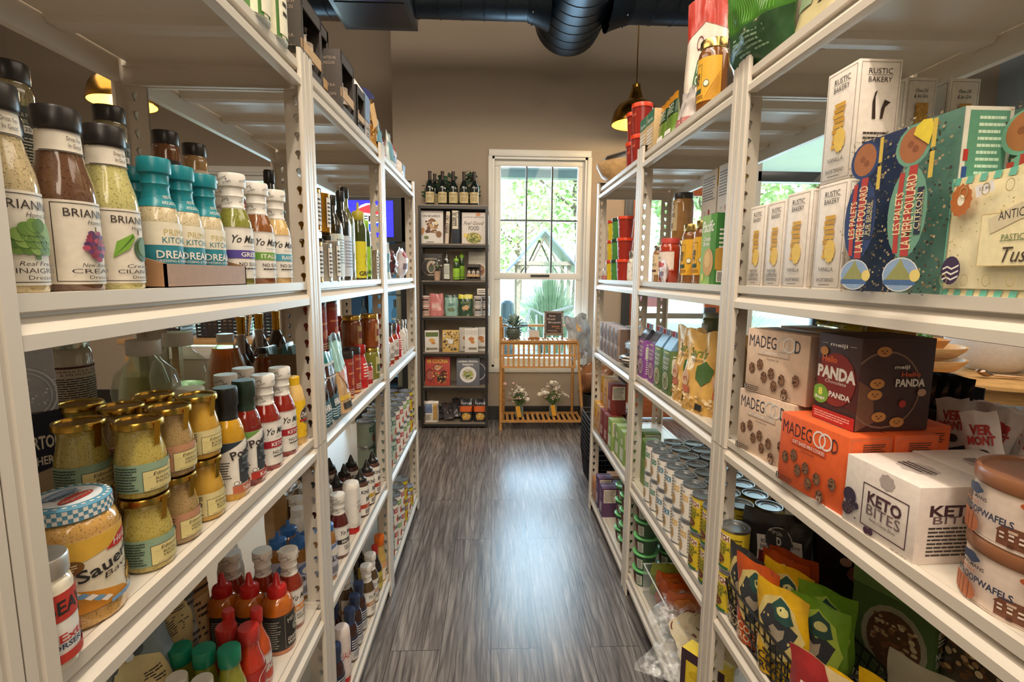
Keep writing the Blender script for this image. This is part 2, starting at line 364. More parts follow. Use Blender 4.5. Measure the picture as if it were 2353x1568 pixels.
def can(name,H,Rr,art,paper,seg=28,top='b:c9ced2'):
    root=empty(name); mb=MB()
    mb.lathe([(Rr*.93,0),(Rr*1.0,.001),(Rr*1.0,.004),(Rr*.965,.006),(Rr*.965,H-.006),(Rr,H-.004),(Rr,H),(Rr*.94,H),(Rr*.93,H-.004),(Rr*.84,H-.005),(Rr*.82,H-.0035),(Rr*.6,H-.0035),(Rr*.58,H-.005),(0,H-.005)],top,seg)
    mb.obj('can_body',root); ml=MB(); r=Rr*.975; ml.lathe([(r,.008),(r,H-.008)],paper,seg)
    del ml.f[-2:]; del ml.m[-2:]; del ml.sm[-2:]
    ha=R(100); Wd=2*ha*r; hh=H-.016
    lay(ml,art,Wd,hh,lambda x,y,o:((r+.0004+o)*math.cos(x/r-ha),(r+.0004+o)*math.sin(x/r-ha),.008+y),dx=r*.22)
    ml.obj('label',root); return root
def carton(name,D,Wd,H,key,f=(),n=(),p=(),t=(),bev=.0012,back=None):
    """box: depth D (x), width Wd (y), height H"""
    mb=MB(); mb.rbox(-D/2,-Wd/2,0,D/2,Wd/2,H,key,bev)
    if f: lay(mb,f,Wd,H,lambda x,y,o:(D/2+.0002+o,x-Wd/2,y))
    if n: lay(mb,n,D,H,lambda x,y,o:(x-D/2,-Wd/2-.0002-o,y))
    if p: lay(mb,p,D,H,lambda x,y,o:(D/2-x,Wd/2+.0002+o,y))
    if t: lay(mb,t,Wd,D,lambda x,y,o:(D/2-y,x-Wd/2,H+.0002+o))
    return mb.obj(name)
def bagf(Wd,H,T,kind,wr=.003,seed=0,lean=0,taper=0):
    def f(u,v,s):
        a=2*u-1; e=max(0,1-abs(a)**3.2)
        if kind=='pillow': t=T/2*e*max(0,math.sin(PI*min(1,max(0,(v-.05)/.9))))**.55 if .05<v<.95 else 0
        elif kind=='stand': t=T/2*(max(0,1-abs(a)**5))*max(0,1-((v-.02)/.95))**.75 if v<.97 else 0
        elif kind=='brick': t=T/2*(max(0,1-abs(a)**14))*(1 if v<.78 else max(0,1-(v-.78)/.2)**.8)
        else: t=T/2*e*(1-v**3)
        w=wr*.62*(math.sin(6*u+9*v+seed)*math.sin(11*u-7*v+seed*2)+.45*math.sin(23*u+17*v+seed))*(.4+.6*e)*(1 if t>.001 else .3)
        y=(u-.5)*Wd*(1-taper*v)+wr*.7*math.sin(11*v+seed)
        return (s*t+w*s+lean*v*v,y,v*H+ (wr*math.sin(9*u+seed) if v>.9 else 0))
    return f
def bag(name,Wd,H,T,key,front=(),backart=(),kind='stand',wr=.003,seed=0,lean=0,taper=0,parts=(),mb=None,n=(12,16)):
    f=bagf(Wd,H,T,kind,wr,seed,lean,taper); nu,nv=n; own=mb is None; mb=mb or MB()
    for s in (1,-1):
        vs=[f(i/nu,j/nv,s) for j in range(nv+1) for i in range(nu+1)]
        fs=[(j*(nu+1)+i,j*(nu+1)+i+1,(j+1)*(nu+1)+i+1,(j+1)*(nu+1)+i) for j in range(nv) for i in range(nu)]
        mb.add(vs,fs if s>0 else [q[::-1] for q in fs],key,True)
    # bottom closure and side seams
    if kind in('stand','brick'):
        vs=[f(i/nu,0,s) for s in (1,-1) for i in range(nu+1)]
        mb.add(vs,[(i,nu+1+i,nu+2+i,i+1) for i in range(nu)],key,True)
    if kind=='brick':
        for u in (0,1):
            vs=[f(u,j/nv,s) for s in (1,-1) for j in range(nv+1)]; q=[(j,j+1,nv+2+j,nv+1+j) for j in range(nv)]
            mb.add(vs,q if u else [a[::-1] for a in q],key,True)
    if front: lay(mb,front,Wd,H,lambda x,y,o:tuple(Vector(f(min(1,max(0,x/Wd)),min(1,max(0,y/H)),1))+Vector((.0012+o*1.4,0,0))),dx=Wd/nu,dy=H/nv)
    if backart: lay(mb,backart,Wd,H,lambda x,y,o:tuple(Vector(f(1-min(1,max(0,x/Wd)),min(1,max(0,y/H)),-1))-Vector((.0012+o*1.4,0,0))),dx=Wd/nu,dy=H/nv)
    return mb.obj(name) if own else mb
PROTO={}; KIND={}
def kind(key,cat):
    def d(fn): KIND[key]=(fn,cat); return fn
    return d
def K(key,cat,fn): KIND[key]=(fn,cat)
COUNT=[0]
def P(key,xy,z,label,group=None,rz=None,tilt=None,s=None):
    fn,cat=KIND[key]
    if key in PROTO: o=copy_tree(PROTO[key])
    else: o=fn(); PROTO[key]=o; reg(o)
    x,y=xy[:2]
    if rz is None: rz=0 if x<.08 else PI
    o.location=(x,y,z); o.rotation_mode='XYZ'; o.rotation_euler=(0,0,rz)
    if tilt: o.matrix_world=Matrix.Translation((x,y,z))@Matrix.Rotation(rz,4,'Z')@Euler((tilt[0],tilt[1],0)).to_matrix().to_4x4()
    if s: o.scale=(s,s,s) if isinstance(s,(int,float)) else s
    else: o.scale=(1,1,1)
    for k_ in ('label','category','group'):
        if k_ in o: del o[k_]
    tag(o,label,cat,group); COUNT[0]+=1
    return o
def reg(o):
    KIDS[o.name]=[q for q in COL.objects if q.parent==o]
    for q in KIDS[o.name]: reg(q)

# ---------- the room ----------
def wall_x(name,y0,y1,xa,xb,za,zb,key,holes=()):
    """wall running along x with rectangular openings (x0,z0,x1,z1)"""
    xs=sorted({xa,xb}|{h[0] for h in holes}|{h[2] for h in holes}); zs=sorted({za,zb}|{h[1] for h in holes}|{h[3] for h in holes})
    mb=MB()
    for a,b in zip(xs,xs[1:]):
        for c,d in zip(zs,zs[1:]):
            if any(h[0]<=(a+b)/2<=h[2] and h[1]<=(c+d)/2<=h[3] for h in holes): continue
            mb.box(a,y0,c,b,y1,d,key)
    return struct(name,mb)
WALL='d:b59e86'; WH=3.75
def wallmat(key,a,b):
    mt=m(key); n=mt.node_tree; N=n.nodes; L=n.links.new; bs=N['Principled BSDF']; bs.inputs['Roughness'].default_value=.85
    for l in list(n.links): 
        if l.to_node==bs: n.links.remove(l)
    tc=N.new('ShaderNodeTexCoord'); q=N.new('ShaderNodeTexNoise'); q.inputs['Scale'].default_value=220; q.inputs['Detail'].default_value=4; L(tc.outputs['Object'],q.inputs['Vector'])
    r=N.new('ShaderNodeValToRGB'); r.color_ramp.elements[0].color=lin(a); r.color_ramp.elements[1].color=lin(b); L(q.outputs[0],r.inputs[0]); L(r.outputs[0],bs.inputs['Base Color'])
    bp=N.new('ShaderNodeBump'); bp.inputs['Strength'].default_value=.25; bp.inputs['Distance'].default_value=.002; L(q.outputs[0],bp.inputs['Height']); L(bp.outputs[0],bs.inputs['Normal'])
wallmat(WALL,'a0917f','b5a591')
wallmat('d:9aa6ac','8f9ca3','a4b0b6')
WIN=[(.0,.50,.84,2.37)]
wall_x('wall_back',4.6,4.78,-.72,4.5,0,WH,WALL,[(.0,.50,.84,2.37),(1.26,0,2.14,2.24),(2.36,.5,4.1,2.75)])
wall_x('wall_back_left',5.3,5.48,-4.6,-.72,0,WH,WALL,[(-3.35,.5,-1.45,2.33)])
struct('wall_return',MB().box(-.86,4.6,0,-.72,5.3,WH,WALL))
struct('wall_left',MB().box(-4.75,-3.2,0,-4.6,5.48,WH,WALL))
struct('wall_right',MB().box(4.5,-3.2,0,4.65,4.78,WH,'d:9aa6ac'))
struct('wall_front',MB().box(-4.6,-3.35,0,4.5,-3.2,WH,WALL))
struct('ceiling',MB().box(-4.75,-3.35,WH,4.65,5.48,WH+.12,'p:8f8a84'))
# plank floor
def floor_mat():
    mt=m('p:7a6a5e'); n=mt.node_tree; N=n.nodes; L=n.links.new; bs=N['Principled BSDF']
    for l in list(n.links):
        if l.to_node==bs: n.links.remove(l)
    tc=N.new('ShaderNodeTexCoord'); mp=N.new('ShaderNodeMapping'); mp.inputs['Rotation'].default_value=(0,0,R(90)); L(tc.outputs['Object'],mp.inputs[0])
    br=N.new('ShaderNodeTexBrick'); br.inputs['Scale'].default_value=1; br.inputs['Brick Width'].default_value=1.22; br.inputs['Row Height'].default_value=.18
    br.inputs['Mortar Size'].default_value=.0012; br.inputs['Color1'].default_value=(.2,.2,.2,1); br.inputs['Color2'].default_value=(.8,.8,.8,1); br.offset=.37
    L(mp.outputs[0],br.inputs['Vector'])
    # grain: warped bands along the plank
    mg=N.new('ShaderNodeMapping'); mg.inputs['Scale'].default_value=(16,1.1,1); L(tc.outputs['Object'],mg.inputs[0])
    wv=N.new('ShaderNodeTexNoise'); wv.inputs['Scale'].default_value=1.6; wv.inputs['Detail'].default_value=6; wv.inputs['Roughness'].default_value=.62; wv.inputs['Distortion'].default_value=1.3
    ad=N.new('ShaderNodeVectorMath'); ad.operation='ADD'; L(mg.outputs[0],ad.inputs[0]); L(br.outputs['Color'],ad.inputs[1]); L(ad.outputs[0],wv.inputs['Vector'])
    m2=N.new('ShaderNodeMapping'); m2.inputs['Scale'].default_value=(150,5,1); L(tc.outputs['Object'],m2.inputs[0])
    fn=N.new('ShaderNodeTexNoise'); fn.inputs['Scale'].default_value=1; fn.inputs['Detail'].default_value=4; L(m2.outputs[0],fn.inputs['Vector'])
    r=N.new('ShaderNodeValToRGB'); e=r.color_ramp.elements; e[0].position=.3; e[0].color=lin('5c5452'); e[1].position=.7; e[1].color=lin('aaa29c')
    x=e.new(.5); x.color=lin('857d79'); L(wv.outputs[0],r.inputs[0])
    mx=N.new('ShaderNodeMix'); mx.data_type='RGBA'; mx.blend_type='MULTIPLY'; mx.inputs['Factor'].default_value=.75; L(r.outputs[0],mx.inputs['A'])
    r2=N.new('ShaderNodeValToRGB'); r2.color_ramp.elements[0].position=.35; r2.color_ramp.elements[0].color=(.5,.5,.5,1); r2.color_ramp.elements[1].position=.62; r2.color_ramp.elements[1].color=(1,1,1,1); L(fn.outputs[0],r2.inputs[0]); L(r2.outputs[0],mx.inputs['B'])
    m3=N.new('ShaderNodeMix'); m3.data_type='RGBA'; m3.blend_type='MULTIPLY'; m3.inputs['Factor'].default_value=1; L(mx.outputs['Result'],m3.inputs['A'])
    r3=N.new('ShaderNodeValToRGB'); r3.color_ramp.elements[0].color=(.15,.13,.12,1); r3.color_ramp.elements[1].color=(1,1,1,1); r3.color_ramp.elements[0].position=0; r3.color_ramp.elements[1].position=.02
    iv=N.new('ShaderNodeMath'); iv.operation='SUBTRACT'; iv.inputs[0].default_value=1; L(br.outputs['Fac'],iv.inputs[1]); L(iv.outputs[0],r3.inputs[0]); L(r3.outputs[0],m3.inputs['B'])
    wa=N.new('ShaderNodeTexWave'); wa.wave_type='BANDS'; wa.bands_direction='X'; wa.inputs['Scale'].default_value=5.5; wa.inputs['Distortion'].default_value=11; wa.inputs['Detail'].default_value=2.5; wa.inputs['Detail Scale'].default_value=.9; wa.inputs['Detail Roughness'].default_value=.55
    mw=N.new('ShaderNodeMapping'); mw.inputs['Scale'].default_value=(2.2,.42,1); L(tc.outputs['Object'],mw.inputs[0]); aw=N.new('ShaderNodeVectorMath'); aw.operation='MULTIPLY_ADD'; aw.inputs[1].default_value=(3,3,3); L(br.outputs['Color'],aw.inputs[0]); L(mw.outputs[0],aw.inputs[2]); L(aw.outputs[0],wa.inputs['Vector'])
    rw=N.new('ShaderNodeValToRGB'); rw.color_ramp.elements[0].position=.0; rw.color_ramp.elements[0].color=(.55,.54,.54,1); rw.color_ramp.elements[1].position=.28; rw.color_ramp.elements[1].color=(1,1,1,1); L(wa.outputs['Color'],rw.inputs[0])
    m5=N.new('ShaderNodeMix'); m5.data_type='RGBA'; m5.blend_type='MULTIPLY'; m5.inputs['Factor'].default_value=.8; L(m3.outputs['Result'],m5.inputs['A']); L(rw.outputs[0],m5.inputs['B']); m3=m5
    m4=N.new('ShaderNodeMix'); m4.data_type='RGBA'; m4.blend_type='MULTIPLY'; m4.inputs['Factor'].default_value=.22; L(m3.outputs['Result'],m4.inputs['A']); L(br.outputs['Color'],m4.inputs['B'])
    L(m4.outputs['Result'],bs.inputs['Base Color'])
    bs.inputs['Roughness'].default_value=.27; bs.inputs['Specular IOR Level'].default_value=.6
    bp=N.new('ShaderNodeBump'); bp.inputs['Strength'].default_value=.25; bp.inputs['Distance'].default_value=.001; L(fn.outputs[0],bp.inputs['Height']); L(bp.outputs[0],bs.inputs['Normal'])
floor_mat()
struct('floor',MB().box(-4.75,-3.35,-.1,4.65,5.48,0,'p:7a6a5e'))
struct('baseboard_back',MB().box(-.72,4.585,0,1.19,4.6,.13,'k:33322f').box(2.2,4.585,0,4.5,4.6,.13,'k:33322f'))
struct('baseboard_back_left',MB().box(-4.6,5.285,0,-.86,5.3,.13,'k:33322f'))
struct('baseboard_left',MB().box(-4.6,-3.2,0,-4.585,5.3,.13,'k:33322f'))
# ---------- windows and door ----------
FR='d:e6e3da'
def window(name,x0,z0,x1,z1,y,rail=None,cols=3,rows=2,bars='k:4a4f52',muntin=True,deep=.12):
    mb=MB(); w=.05
    for a,b,c,d in ((x0-.03,z1,x1+.03,z1+.055),(x0-.03,z0-.05,x1+.03,z0),(x0-.035,z0,x0,z1),(x1,z0,x1+.035,z1)): mb.rbox(a,y-.016,b,c,y+.0,d,FR,.003)
    for a,b,c,d in ((x0,z1-.02,x1,z1),(x0,z0,x1,z0+.02),(x0,z0,x0+.02,z1),(x1-.02,z0,x1,z1)): mb.box(a,y-.0,b,c,y+deep,d,FR)
    fr=struct(name,mb)
    ms=MB(); Y0=y+.04; Y1=y+.085; i=.02; w=.055
    for a,b,c,d in ((x0+i,z1-i-w,x1-i,z1-i),(x0+i,z0+i,x1-i,z0+i+w),(x0+i,z0+i+w,x0+i+w,z1-i-w),(x1-i-w,z0+i+w,x1-i,z1-i-w)): ms.rbox(a,Y0,b,c,Y1,d,FR,.004)
    if rail: ms.rbox(x0+i,Y0-.01,rail-.03,x1-i,Y1,rail+.03,FR,.004)
    ms.obj('sash',fr)
    X0,X1=x0+i+w,x1-i-w; Z1=z1-i-w; Z0=(rail+.03) if rail else z0+i+w
    MB().box(x0+i+w,y+.062,z0+i+w,x1-i-w,y+.066,z1-i-w,'W:eaf4f6').obj('glass_pane',fr)
    if muntin:
        for k in range(1,cols): xx=X0+(X1-X0)*k/cols; MB().box(xx-.008,y+.05,Z0,xx+.008,y+.062,Z1,bars).obj('muntin',fr)
        for k in range(1,rows): zz=Z0+(Z1-Z0)*k/rows; MB().box(X0,y+.049,zz-.008,X1,y+.061,zz+.008,bars).obj('muntin',fr)
    return fr
def wglass():
    mt=bpy.data.materials.new('material_window_glass'); mt.use_nodes=True; n=mt.node_tree; N=n.nodes; N.remove(N['Principled BSDF']); o=N['Material Output']
    t=N.new('ShaderNodeBsdfTransparent'); t.inputs[0].default_value=(.93,.98,.98,1); g=N.new('ShaderNodeBsdfGlossy'); g.inputs['Roughness'].default_value=.02
    f=N.new('ShaderNodeFresnel'); f.inputs[0].default_value=1.35; x=N.new('ShaderNodeMixShader'); n.links.new(f.outputs[0],x.inputs[0]); n.links.new(t.outputs[0],x.inputs[1]); n.links.new(g.outputs[0],x.inputs[2]); n.links.new(x.outputs[0],o.inputs[0])
    MC['W:eaf4f6']=mt
wglass()
w1=window('window_1',.0,.50,.84,2.37,4.6,rail=1.33,cols=3,rows=2)
MB().box(.35,4.622,1.325,.52,4.64,1.345,'k:3c3a36').obj('sash_lock',w1)
window('window_2',-3.35,.5,-1.45,2.33,5.3,cols=3,rows=1)
w3=window('window_3',2.36,.5,4.1,2.75,4.6,rail=None,cols=2,rows=1,muntin=False)
MB().rbox(2.4,4.64,2.2,4.06,4.7,2.29,'k:4b4f52').obj('transom_bar',w3)
MB().rbox(3.02,4.64,.55,3.07,4.7,2.7,'k:2a2d33').obj('mullion',w3)
# door_1: orange stained frame, glass, push bar
def door():
    mb=MB(); mb.rbox(1.18,4.57,0,1.255,4.6,2.30,'k:3f4040',.004); mb.rbox(2.145,4.57,0,2.20,4.6,2.30,'k:3f4040',.004); mb.rbox(1.18,4.57,2.245,2.20,4.6,2.33,'k:3f4040',.004)
    fr=struct('door_1',mb)
    md=MB()
    for a,b,c,d in ((1.262,0.01,1.35,2.23),(1.97,.01,2.135,2.23),(1.35,.01,1.97,.28),(1.35,2.06,1.97,2.23)): md.rbox(a,4.62,b,c,4.665,d,'w:b5653a',.004)
    md.obj('door_leaf',fr)
    MB().box(1.35,4.64,.28,1.97,4.646,2.06,'W:eaf4f6').obj('glass_pane',fr)
    MB().box(1.28,4.585,.955,1.96,4.61,1.005,'m:c8c8c6').box(1.28,4.6,.96,1.30,4.622,1.0,'m:c8c8c6').obj('push_bar',fr)
    MB().rbox(1.95,4.575,.84,2.06,4.622,1.06,'k:3a3a3e',.008).obj('latch_box',fr)
    po=MB(); po.box(1.36,4.632,1.06,1.62,4.638,1.28,'p:b9a9c9'); lay(po,[('r',0,0,1,.35,'p:cfa4b4'),('t','HOURS',.3,.7,.22,'p:ffffff'),('t','10 TO 6',.32,.3,.15,'p:ffffff')][:1]+[('x',14,.4,.2,.95,.9,.05,['p:d89060','p:e8c8b0','p:8878a8'])],.26,.22,lambda x,y,o:(1.36+x,4.6318-o,1.06+y)); po.obj('poster',fr)
door()
# ---------- ducts ----------
def duct():
    root=empty('ventilation_duct',(0,0,0)); tag(root,'black painted spiral air duct hanging under the ceiling across the aisle','duct')
    r=.245; cx,cz=.553,3.203
    mb=MB(); prof=[]; ye=4.0
    # main tube runs towards the door side, closed at the window end
    y=ye; ring=[]
    seg=32; o=0; pts=[]
    while y>-3.0: pts+= [(r,y),(r,y-.105),(r+.004,y-.108),(r+.004,y-.114)]; y-=.117
    vs=[];n=len(pts)
    for rr,yy in pts:
        for i in range(seg): a=2*PI*i/seg; vs.append((cx+rr*math.cos(a),yy,cz+rr*math.sin(a)))
    fs=[(j*seg+i,j*seg+(i+1)%seg,(j+1)*seg+(i+1)%seg,(j+1)*seg+i) for j in range(n-1) for i in range(seg)]
    mb.add(vs,fs,'b:39424a',True); mb.add([vs[i] for i in range(seg)],[tuple(range(seg))],'b:39424a'); mb.obj('main_tube',root)
    for s,x0,x1,name in ((-1,-3.6,cx-.2,'side_branch'),(1,cx+.2,4.2,'side_branch')):
        mb=MB(); rr=.16; cy=3.5; z=3.135; xx=x0; vs=[]; pts=[]
        while xx<x1: pts+=[(rr,xx),(rr,min(x1,xx+.13)),(rr+.004,min(x1,xx+.133)),(rr+.004,min(x1,xx+.139))]; xx+=.142
        for q,X in pts:
            for i in range(24): a=2*PI*i/24; vs.append((X,cy+q*math.cos(a),z+q*math.sin(a)))
        mb.add(vs,[(j*24+i,(j+1)*24+i,(j+1)*24+(i+1)%24,j*24+(i+1)%24) for j in range(len(pts)-1) for i in range(24)],'b:39424a',True); mb.obj(name,root)
        # flared collar where the branch meets the tube
        mc=MB(); vs=[]; X0=cx+s*.19; X1=cx+s*.32
        for X,q in ((X0,.215),(X0+s*.03,.2),(X1-s*.02,.172),(X1,.17)):
            for i in range(24): a=2*PI*i/24; vs.append((X,cy+q*math.cos(a),z+q*math.sin(a)))
        mc.add(vs,[(j*24+i,(j+1)*24+i,(j+1)*24+(i+1)%24,j*24+(i+1)%24) for j in range(3) for i in range(24)],'b:303840',True)
        for a in (2.6,3.4,4.2,5.0,5.8): mc.sphere((cx+s*.30,cy+.178*math.cos(a),z+.178*math.sin(a)),.006,'m:9aa2a8',6)
        mc.obj('collar',root)
    for xa,xb in ((-.98,-.50),(1.35,1.75)):
        g=MB(); g.rbox(xa,3.24,2.955,xb,3.66,3.16,'k:3c3f42',.004); q=g.obj('register_box',root)
        s=MB(); k=xa+.04
        s.box(xa+.03,3.232,2.985,xb-.03,3.238,3.14,'k:161718')
        while k<xb-.04: s.box(k,3.222,2.985,k+.006,3.234,3.14,'k:4a4d50'); k+=.022
        s.box(xa+.03,3.3,2.949,xb-.03,3.6,2.954,'k:161718')
        s.obj('grille',q)
    MB().prism([(3.3,3.22),(3.34,3.0),(3.44,2.88),(3.6,2.92),(3.66,3.2)],-1.62,-1.22,'k:3c3f42','x').obj('register_box',root)
duct()
# ---------- pendant lamps ----------
def pendant(x,y,zr,r,label):
    root=empty('pendant_lamp',(x,y,zr)); tag(root,label,'lamp')
    g='m:b98a3c'
    o=MB(); k=r/.135
    pr=[(.135,0),(.136,.004),(.133,.03),(.122,.07),(.098,.105),(.06,.128),(.042,.14),(.034,.165),(.026,.195),(.022,.2)]
    o.lathe([(a*k,b*k) for a,b in pr],g,36); del o.f[-2:]; del o.m[-2:]; del o.sm[-2:]; o.obj('lamp_shade',root)
    inn=MB(); inn.lathe([((a-.003)*k,b*k+.001) for a,b in pr[:7]],'k:f0b84a',36); del inn.f[-2:]; del inn.m[-2:]; del inn.sm[-2:]; inn.obj('shade_lining',root)
    MB().lathe([(.022*k,.198*k),(.024*k,.2*k),(.024*k,.215*k),(.018*k,.222*k),(.006,.226*k),(.006,.24)],g,20).obj('socket_cup',root)
    MB().tube([(0,0,.22*k),(0,0,WH-zr)],.0045,g).obj('rod',root)
    MB().sphere((0,0,.045),.032,'E:ffdf9a:18',10).obj('bulb',root)
    l=bpy.data.lights.new('pendant_glow','POINT'); l.energy=7; l.color=(1,.78,.45); l.shadow_soft_size=.03
    q=bpy.data.objects.new('pendant_glow',l); COL.objects.link(q); q.location=(x,y,zr+.0)
pendant(1.09,4.02,2.49,.18,'brass dome pendant lamp hanging right of the duct, above the right shelving')
pendant(-1.685,2.5,2.10,.135,'brass dome pendant lamp seen behind the near left shelving, above the dressing bottles')

# ---------- boltless shelving ----------
TOPS=(1.802,1.321,.95,.505,.10); SZ=dict(T=1.8005,M=1.3195,C=.9485,D=.5035,E=.0985)
RK='d:d6ccbd'; XL,XR=-.4176,.5664; DEP=.407
def post_mb(zt=1.829):
    """corner at origin; front face looks to +X, side flange runs to -X, post occupies y 0..0.035"""
    mb=MB(); t=.002
    # front flange with a shallow ridge, in section (x,y)
    sec=[(0,0),(0,.011),(-.0022,.0135),(-.0022,.0165),(0,.019),(0,.034),(-.004,.036),(-.009,.036),(-.009,.034),(-.0045,.0335),(-.0022,.032),(-.0022,.0205),(-.0045,.018),(-.0045,.012),(-.0022,.0095),(-.0022,t),(-t,t),(-t,0)]
    for za,zb in ((.0,.9235),(.9255,zt)):
        mb.prism([(a,b) for a,b in sec],za,zb,RK,'z')
    mb.box(-.0035,.001,.9235,-.001,.034,.9255,'k:1c1a18')
    # side flange with keyhole slots
    W_=.052; pit=.0397; n=int((zt-.01)/pit); z=.004
    kh=[]
    for i in range(14):
        a=R(-50)+R(280)*i/13; kh.append((.0066*math.cos(a),.0066*math.sin(a)))
    kh+= [(-.0034,-.0085),(-.0032,-.0125),(0,-.0148),(.0032,-.0125),(.0034,-.0085)]
    N=len(kh)
    def outer(i):
        x,y=kh[i]; a=math.atan2(y+.003,x); c,s_=math.cos(a),math.sin(a); k=min((W_/2)/max(1e-6,abs(c)),(pit/2)/max(1e-6,abs(s_))); return (k*c,k*s_)
    for yy,fl in ((0,1),(t,-1)):
        for q in range(n):
            zc=z+pit*(q+.5)+.002; vs=[(-W_/2-.001+a,yy,zc+b) for a,b in kh]+[(-W_/2-.001+outer(i)[0],yy,zc+outer(i)[1]) for i in range(N)]
            # corner fillers
            fs=[(i,(i+1)%N,N+(i+1)%N,N+i) for i in range(N)]
            mb.add(vs,fs if fl<0 else [f[::-1] for f in fs],RK)
            cs=[(W_/2,pit/2),(-W_/2,pit/2),(-W_/2,-pit/2),(W_/2,-pit/2)]
            for cx,cz in cs:
                # nearest outer verts on the two sides
                A=[j for j in range(N) if abs(abs(outer(j)[0])-W_/2)<1e-5 and outer(j)[0]*cx>0 and outer(j)[1]*cz>=0]
                B=[j for j in range(N) if abs(abs(outer(j)[1])-pit/2)<1e-5 and outer(j)[1]*cz>0 and outer(j)[0]*cx>=0]
                if A and B:
                    a=max(A,key=lambda j:abs(outer(j)[1])); b=max(B,key=lambda j:abs(outer(j)[0]))
                    pa,pb=outer(a),outer(b)
                    mb.add([(-W_/2-.001+pa[0],yy,zc+pa[1]),(-W_/2-.001+cx,yy,zc+cz),(-W_/2-.001+pb[0],yy,zc+pb[1])],[(0,1,2)],RK)
        mb.add([(-.001,yy,z+pit*n+.002),(-.001-W_,yy,z+pit*n+.002),(-.001-W_,yy,zt),(-.001,yy,zt)],[(0,1,2,3)],RK)
    return mb
def mirror(mb,sx=1,sy=1):
    mb.v=[(x*sx,y*sy,z) for x,y,z in mb.v]
    if sx*sy<0: mb.f=[f[::-1] for f in mb.f]
    return mb
BEAM=[(0,0),(0,-.0165),(-.003,-.018),(-.010,-.0185),(-.010,-.0225),(-.006,-.0245),(.0055,-.037),(.0055,-.0515),(.003,-.0525),(-.0145,-.0525),(-.0145,-.002),(-.012,0)]
PM={}
def rack(side,y0,label,first=False):
    """one bay: y0..y0+.8; built in a frame whose front faces +X"""
    L=.795; root=empty('shelving_unit',((XL if side<0 else XR),y0,0))
    tag(root,label,'shelving','white boltless shelving bays')
    s=1 if side<0 else -1
    def part(key,name,build,loc,parent=root):
        if key not in PM: PM[key]=build().mesh(name)
        o=bpy.data.objects.new(name,PM[key]); COL.objects.link(o); o.parent=parent; o.location=loc; return o
    for sx,sy,px,py in ((1,1,0,0),(1,-1,0,L),(-1,1,-DEP,0),(-1,-1,-DEP,L)):
        o=part(('post',sx*s,sy),'post',lambda sx=sx,sy=sy:mirror(post_mb(),sx*s,sy),(px*s,py,0))
        part(('cap',sx*s,sy),'post_cap',lambda sx=sx,sy=sy:mirror(MB().rbox(-.042,-.001,1.829,.0005,.036,1.832,'k:26231f',.001),sx*s,sy),(0,0,0),o)
        part(('foot',sx*s,sy),'post_foot',lambda sx=sx,sy=sy:mirror(MB().rbox(-.03,.0,-.0,.0012,.034,.006,'k:26231f',.001),sx*s,sy),(0,0,0),o)
    for zt in TOPS:
        part(('bf',s),'beam',lambda:mirror(MB().prism([(a-.007,b) for a,b in BEAM],.036,L-.036,RK),s,1),(0,0,zt))
        part(('bb',s),'beam',lambda:mirror(MB().prism([(-DEP+.007-a,b) for a,b in BEAM][::-1],.036,L-.036,RK),s,1),(0,0,zt))
        part(('be0',s),'beam',lambda:mirror(MB().prism([(.0145,0),(.0025,0),(.0025,-.052),(.012,-.052),(.012,-.05),(.0045,-.05),(.0045,-.014),(.0145,-.012)],-DEP+.012,-.012,RK,'x'),s,1),(0,0,zt))
        part(('be1',s),'beam',lambda:mirror(MB().prism([(L-.0145,0),(L-.0025,0),(L-.0025,-.052),(L-.012,-.052),(L-.012,-.05),(L-.0045,-.05),(L-.0045,-.014),(L-.0145,-.012)][::-1],-DEP+.012,-.012,RK,'x'),s,1),(0,0,zt))
        def deck():
            mb=MB(); mb.box(-DEP+.0155+.0075,.005,-.0045,-.0185-.0035,L-.005,-.0015,'d:d3cabb')
            for yc in (.2,.4,.6): mb.prism([(yc-.03,-.0045),(yc-.022,-.016),(yc-.018,-.017),(yc-.006,-.0155),(yc,-.0175),(yc+.006,-.0155),(yc+.018,-.017),(yc+.022,-.016),(yc+.03,-.0045)],-DEP+.024,-.024,'d:d3cabb','x')
            return mirror(mb,s,1)
        part(('deck',s),'shelf_deck',deck,(0,0,zt))
    return root
rack(-1,.43-.797,'white perforated steel shelving post and bay cut off by the left picture edge')
for i,(nm) in enumerate(('nearest','middle','farthest')):
    rack(-1,.43+.797*i,'white perforated steel shelving bay of pantry goods, '+nm+' on the left side')
    rack(1,.41+.797*i,'white perforated steel shelving bay of pantry goods, '+nm+' on the right side')

# ---------- kinds of goods ----------
WT='p:efe9df'; BK='p:2a2624'; INK='p:3a2f2a'; GOLD='m:c9a24a'
def T(s,cx,cy,h,k=INK,w=None,**o): return ('t',s,cx,cy,h,k,w,o)
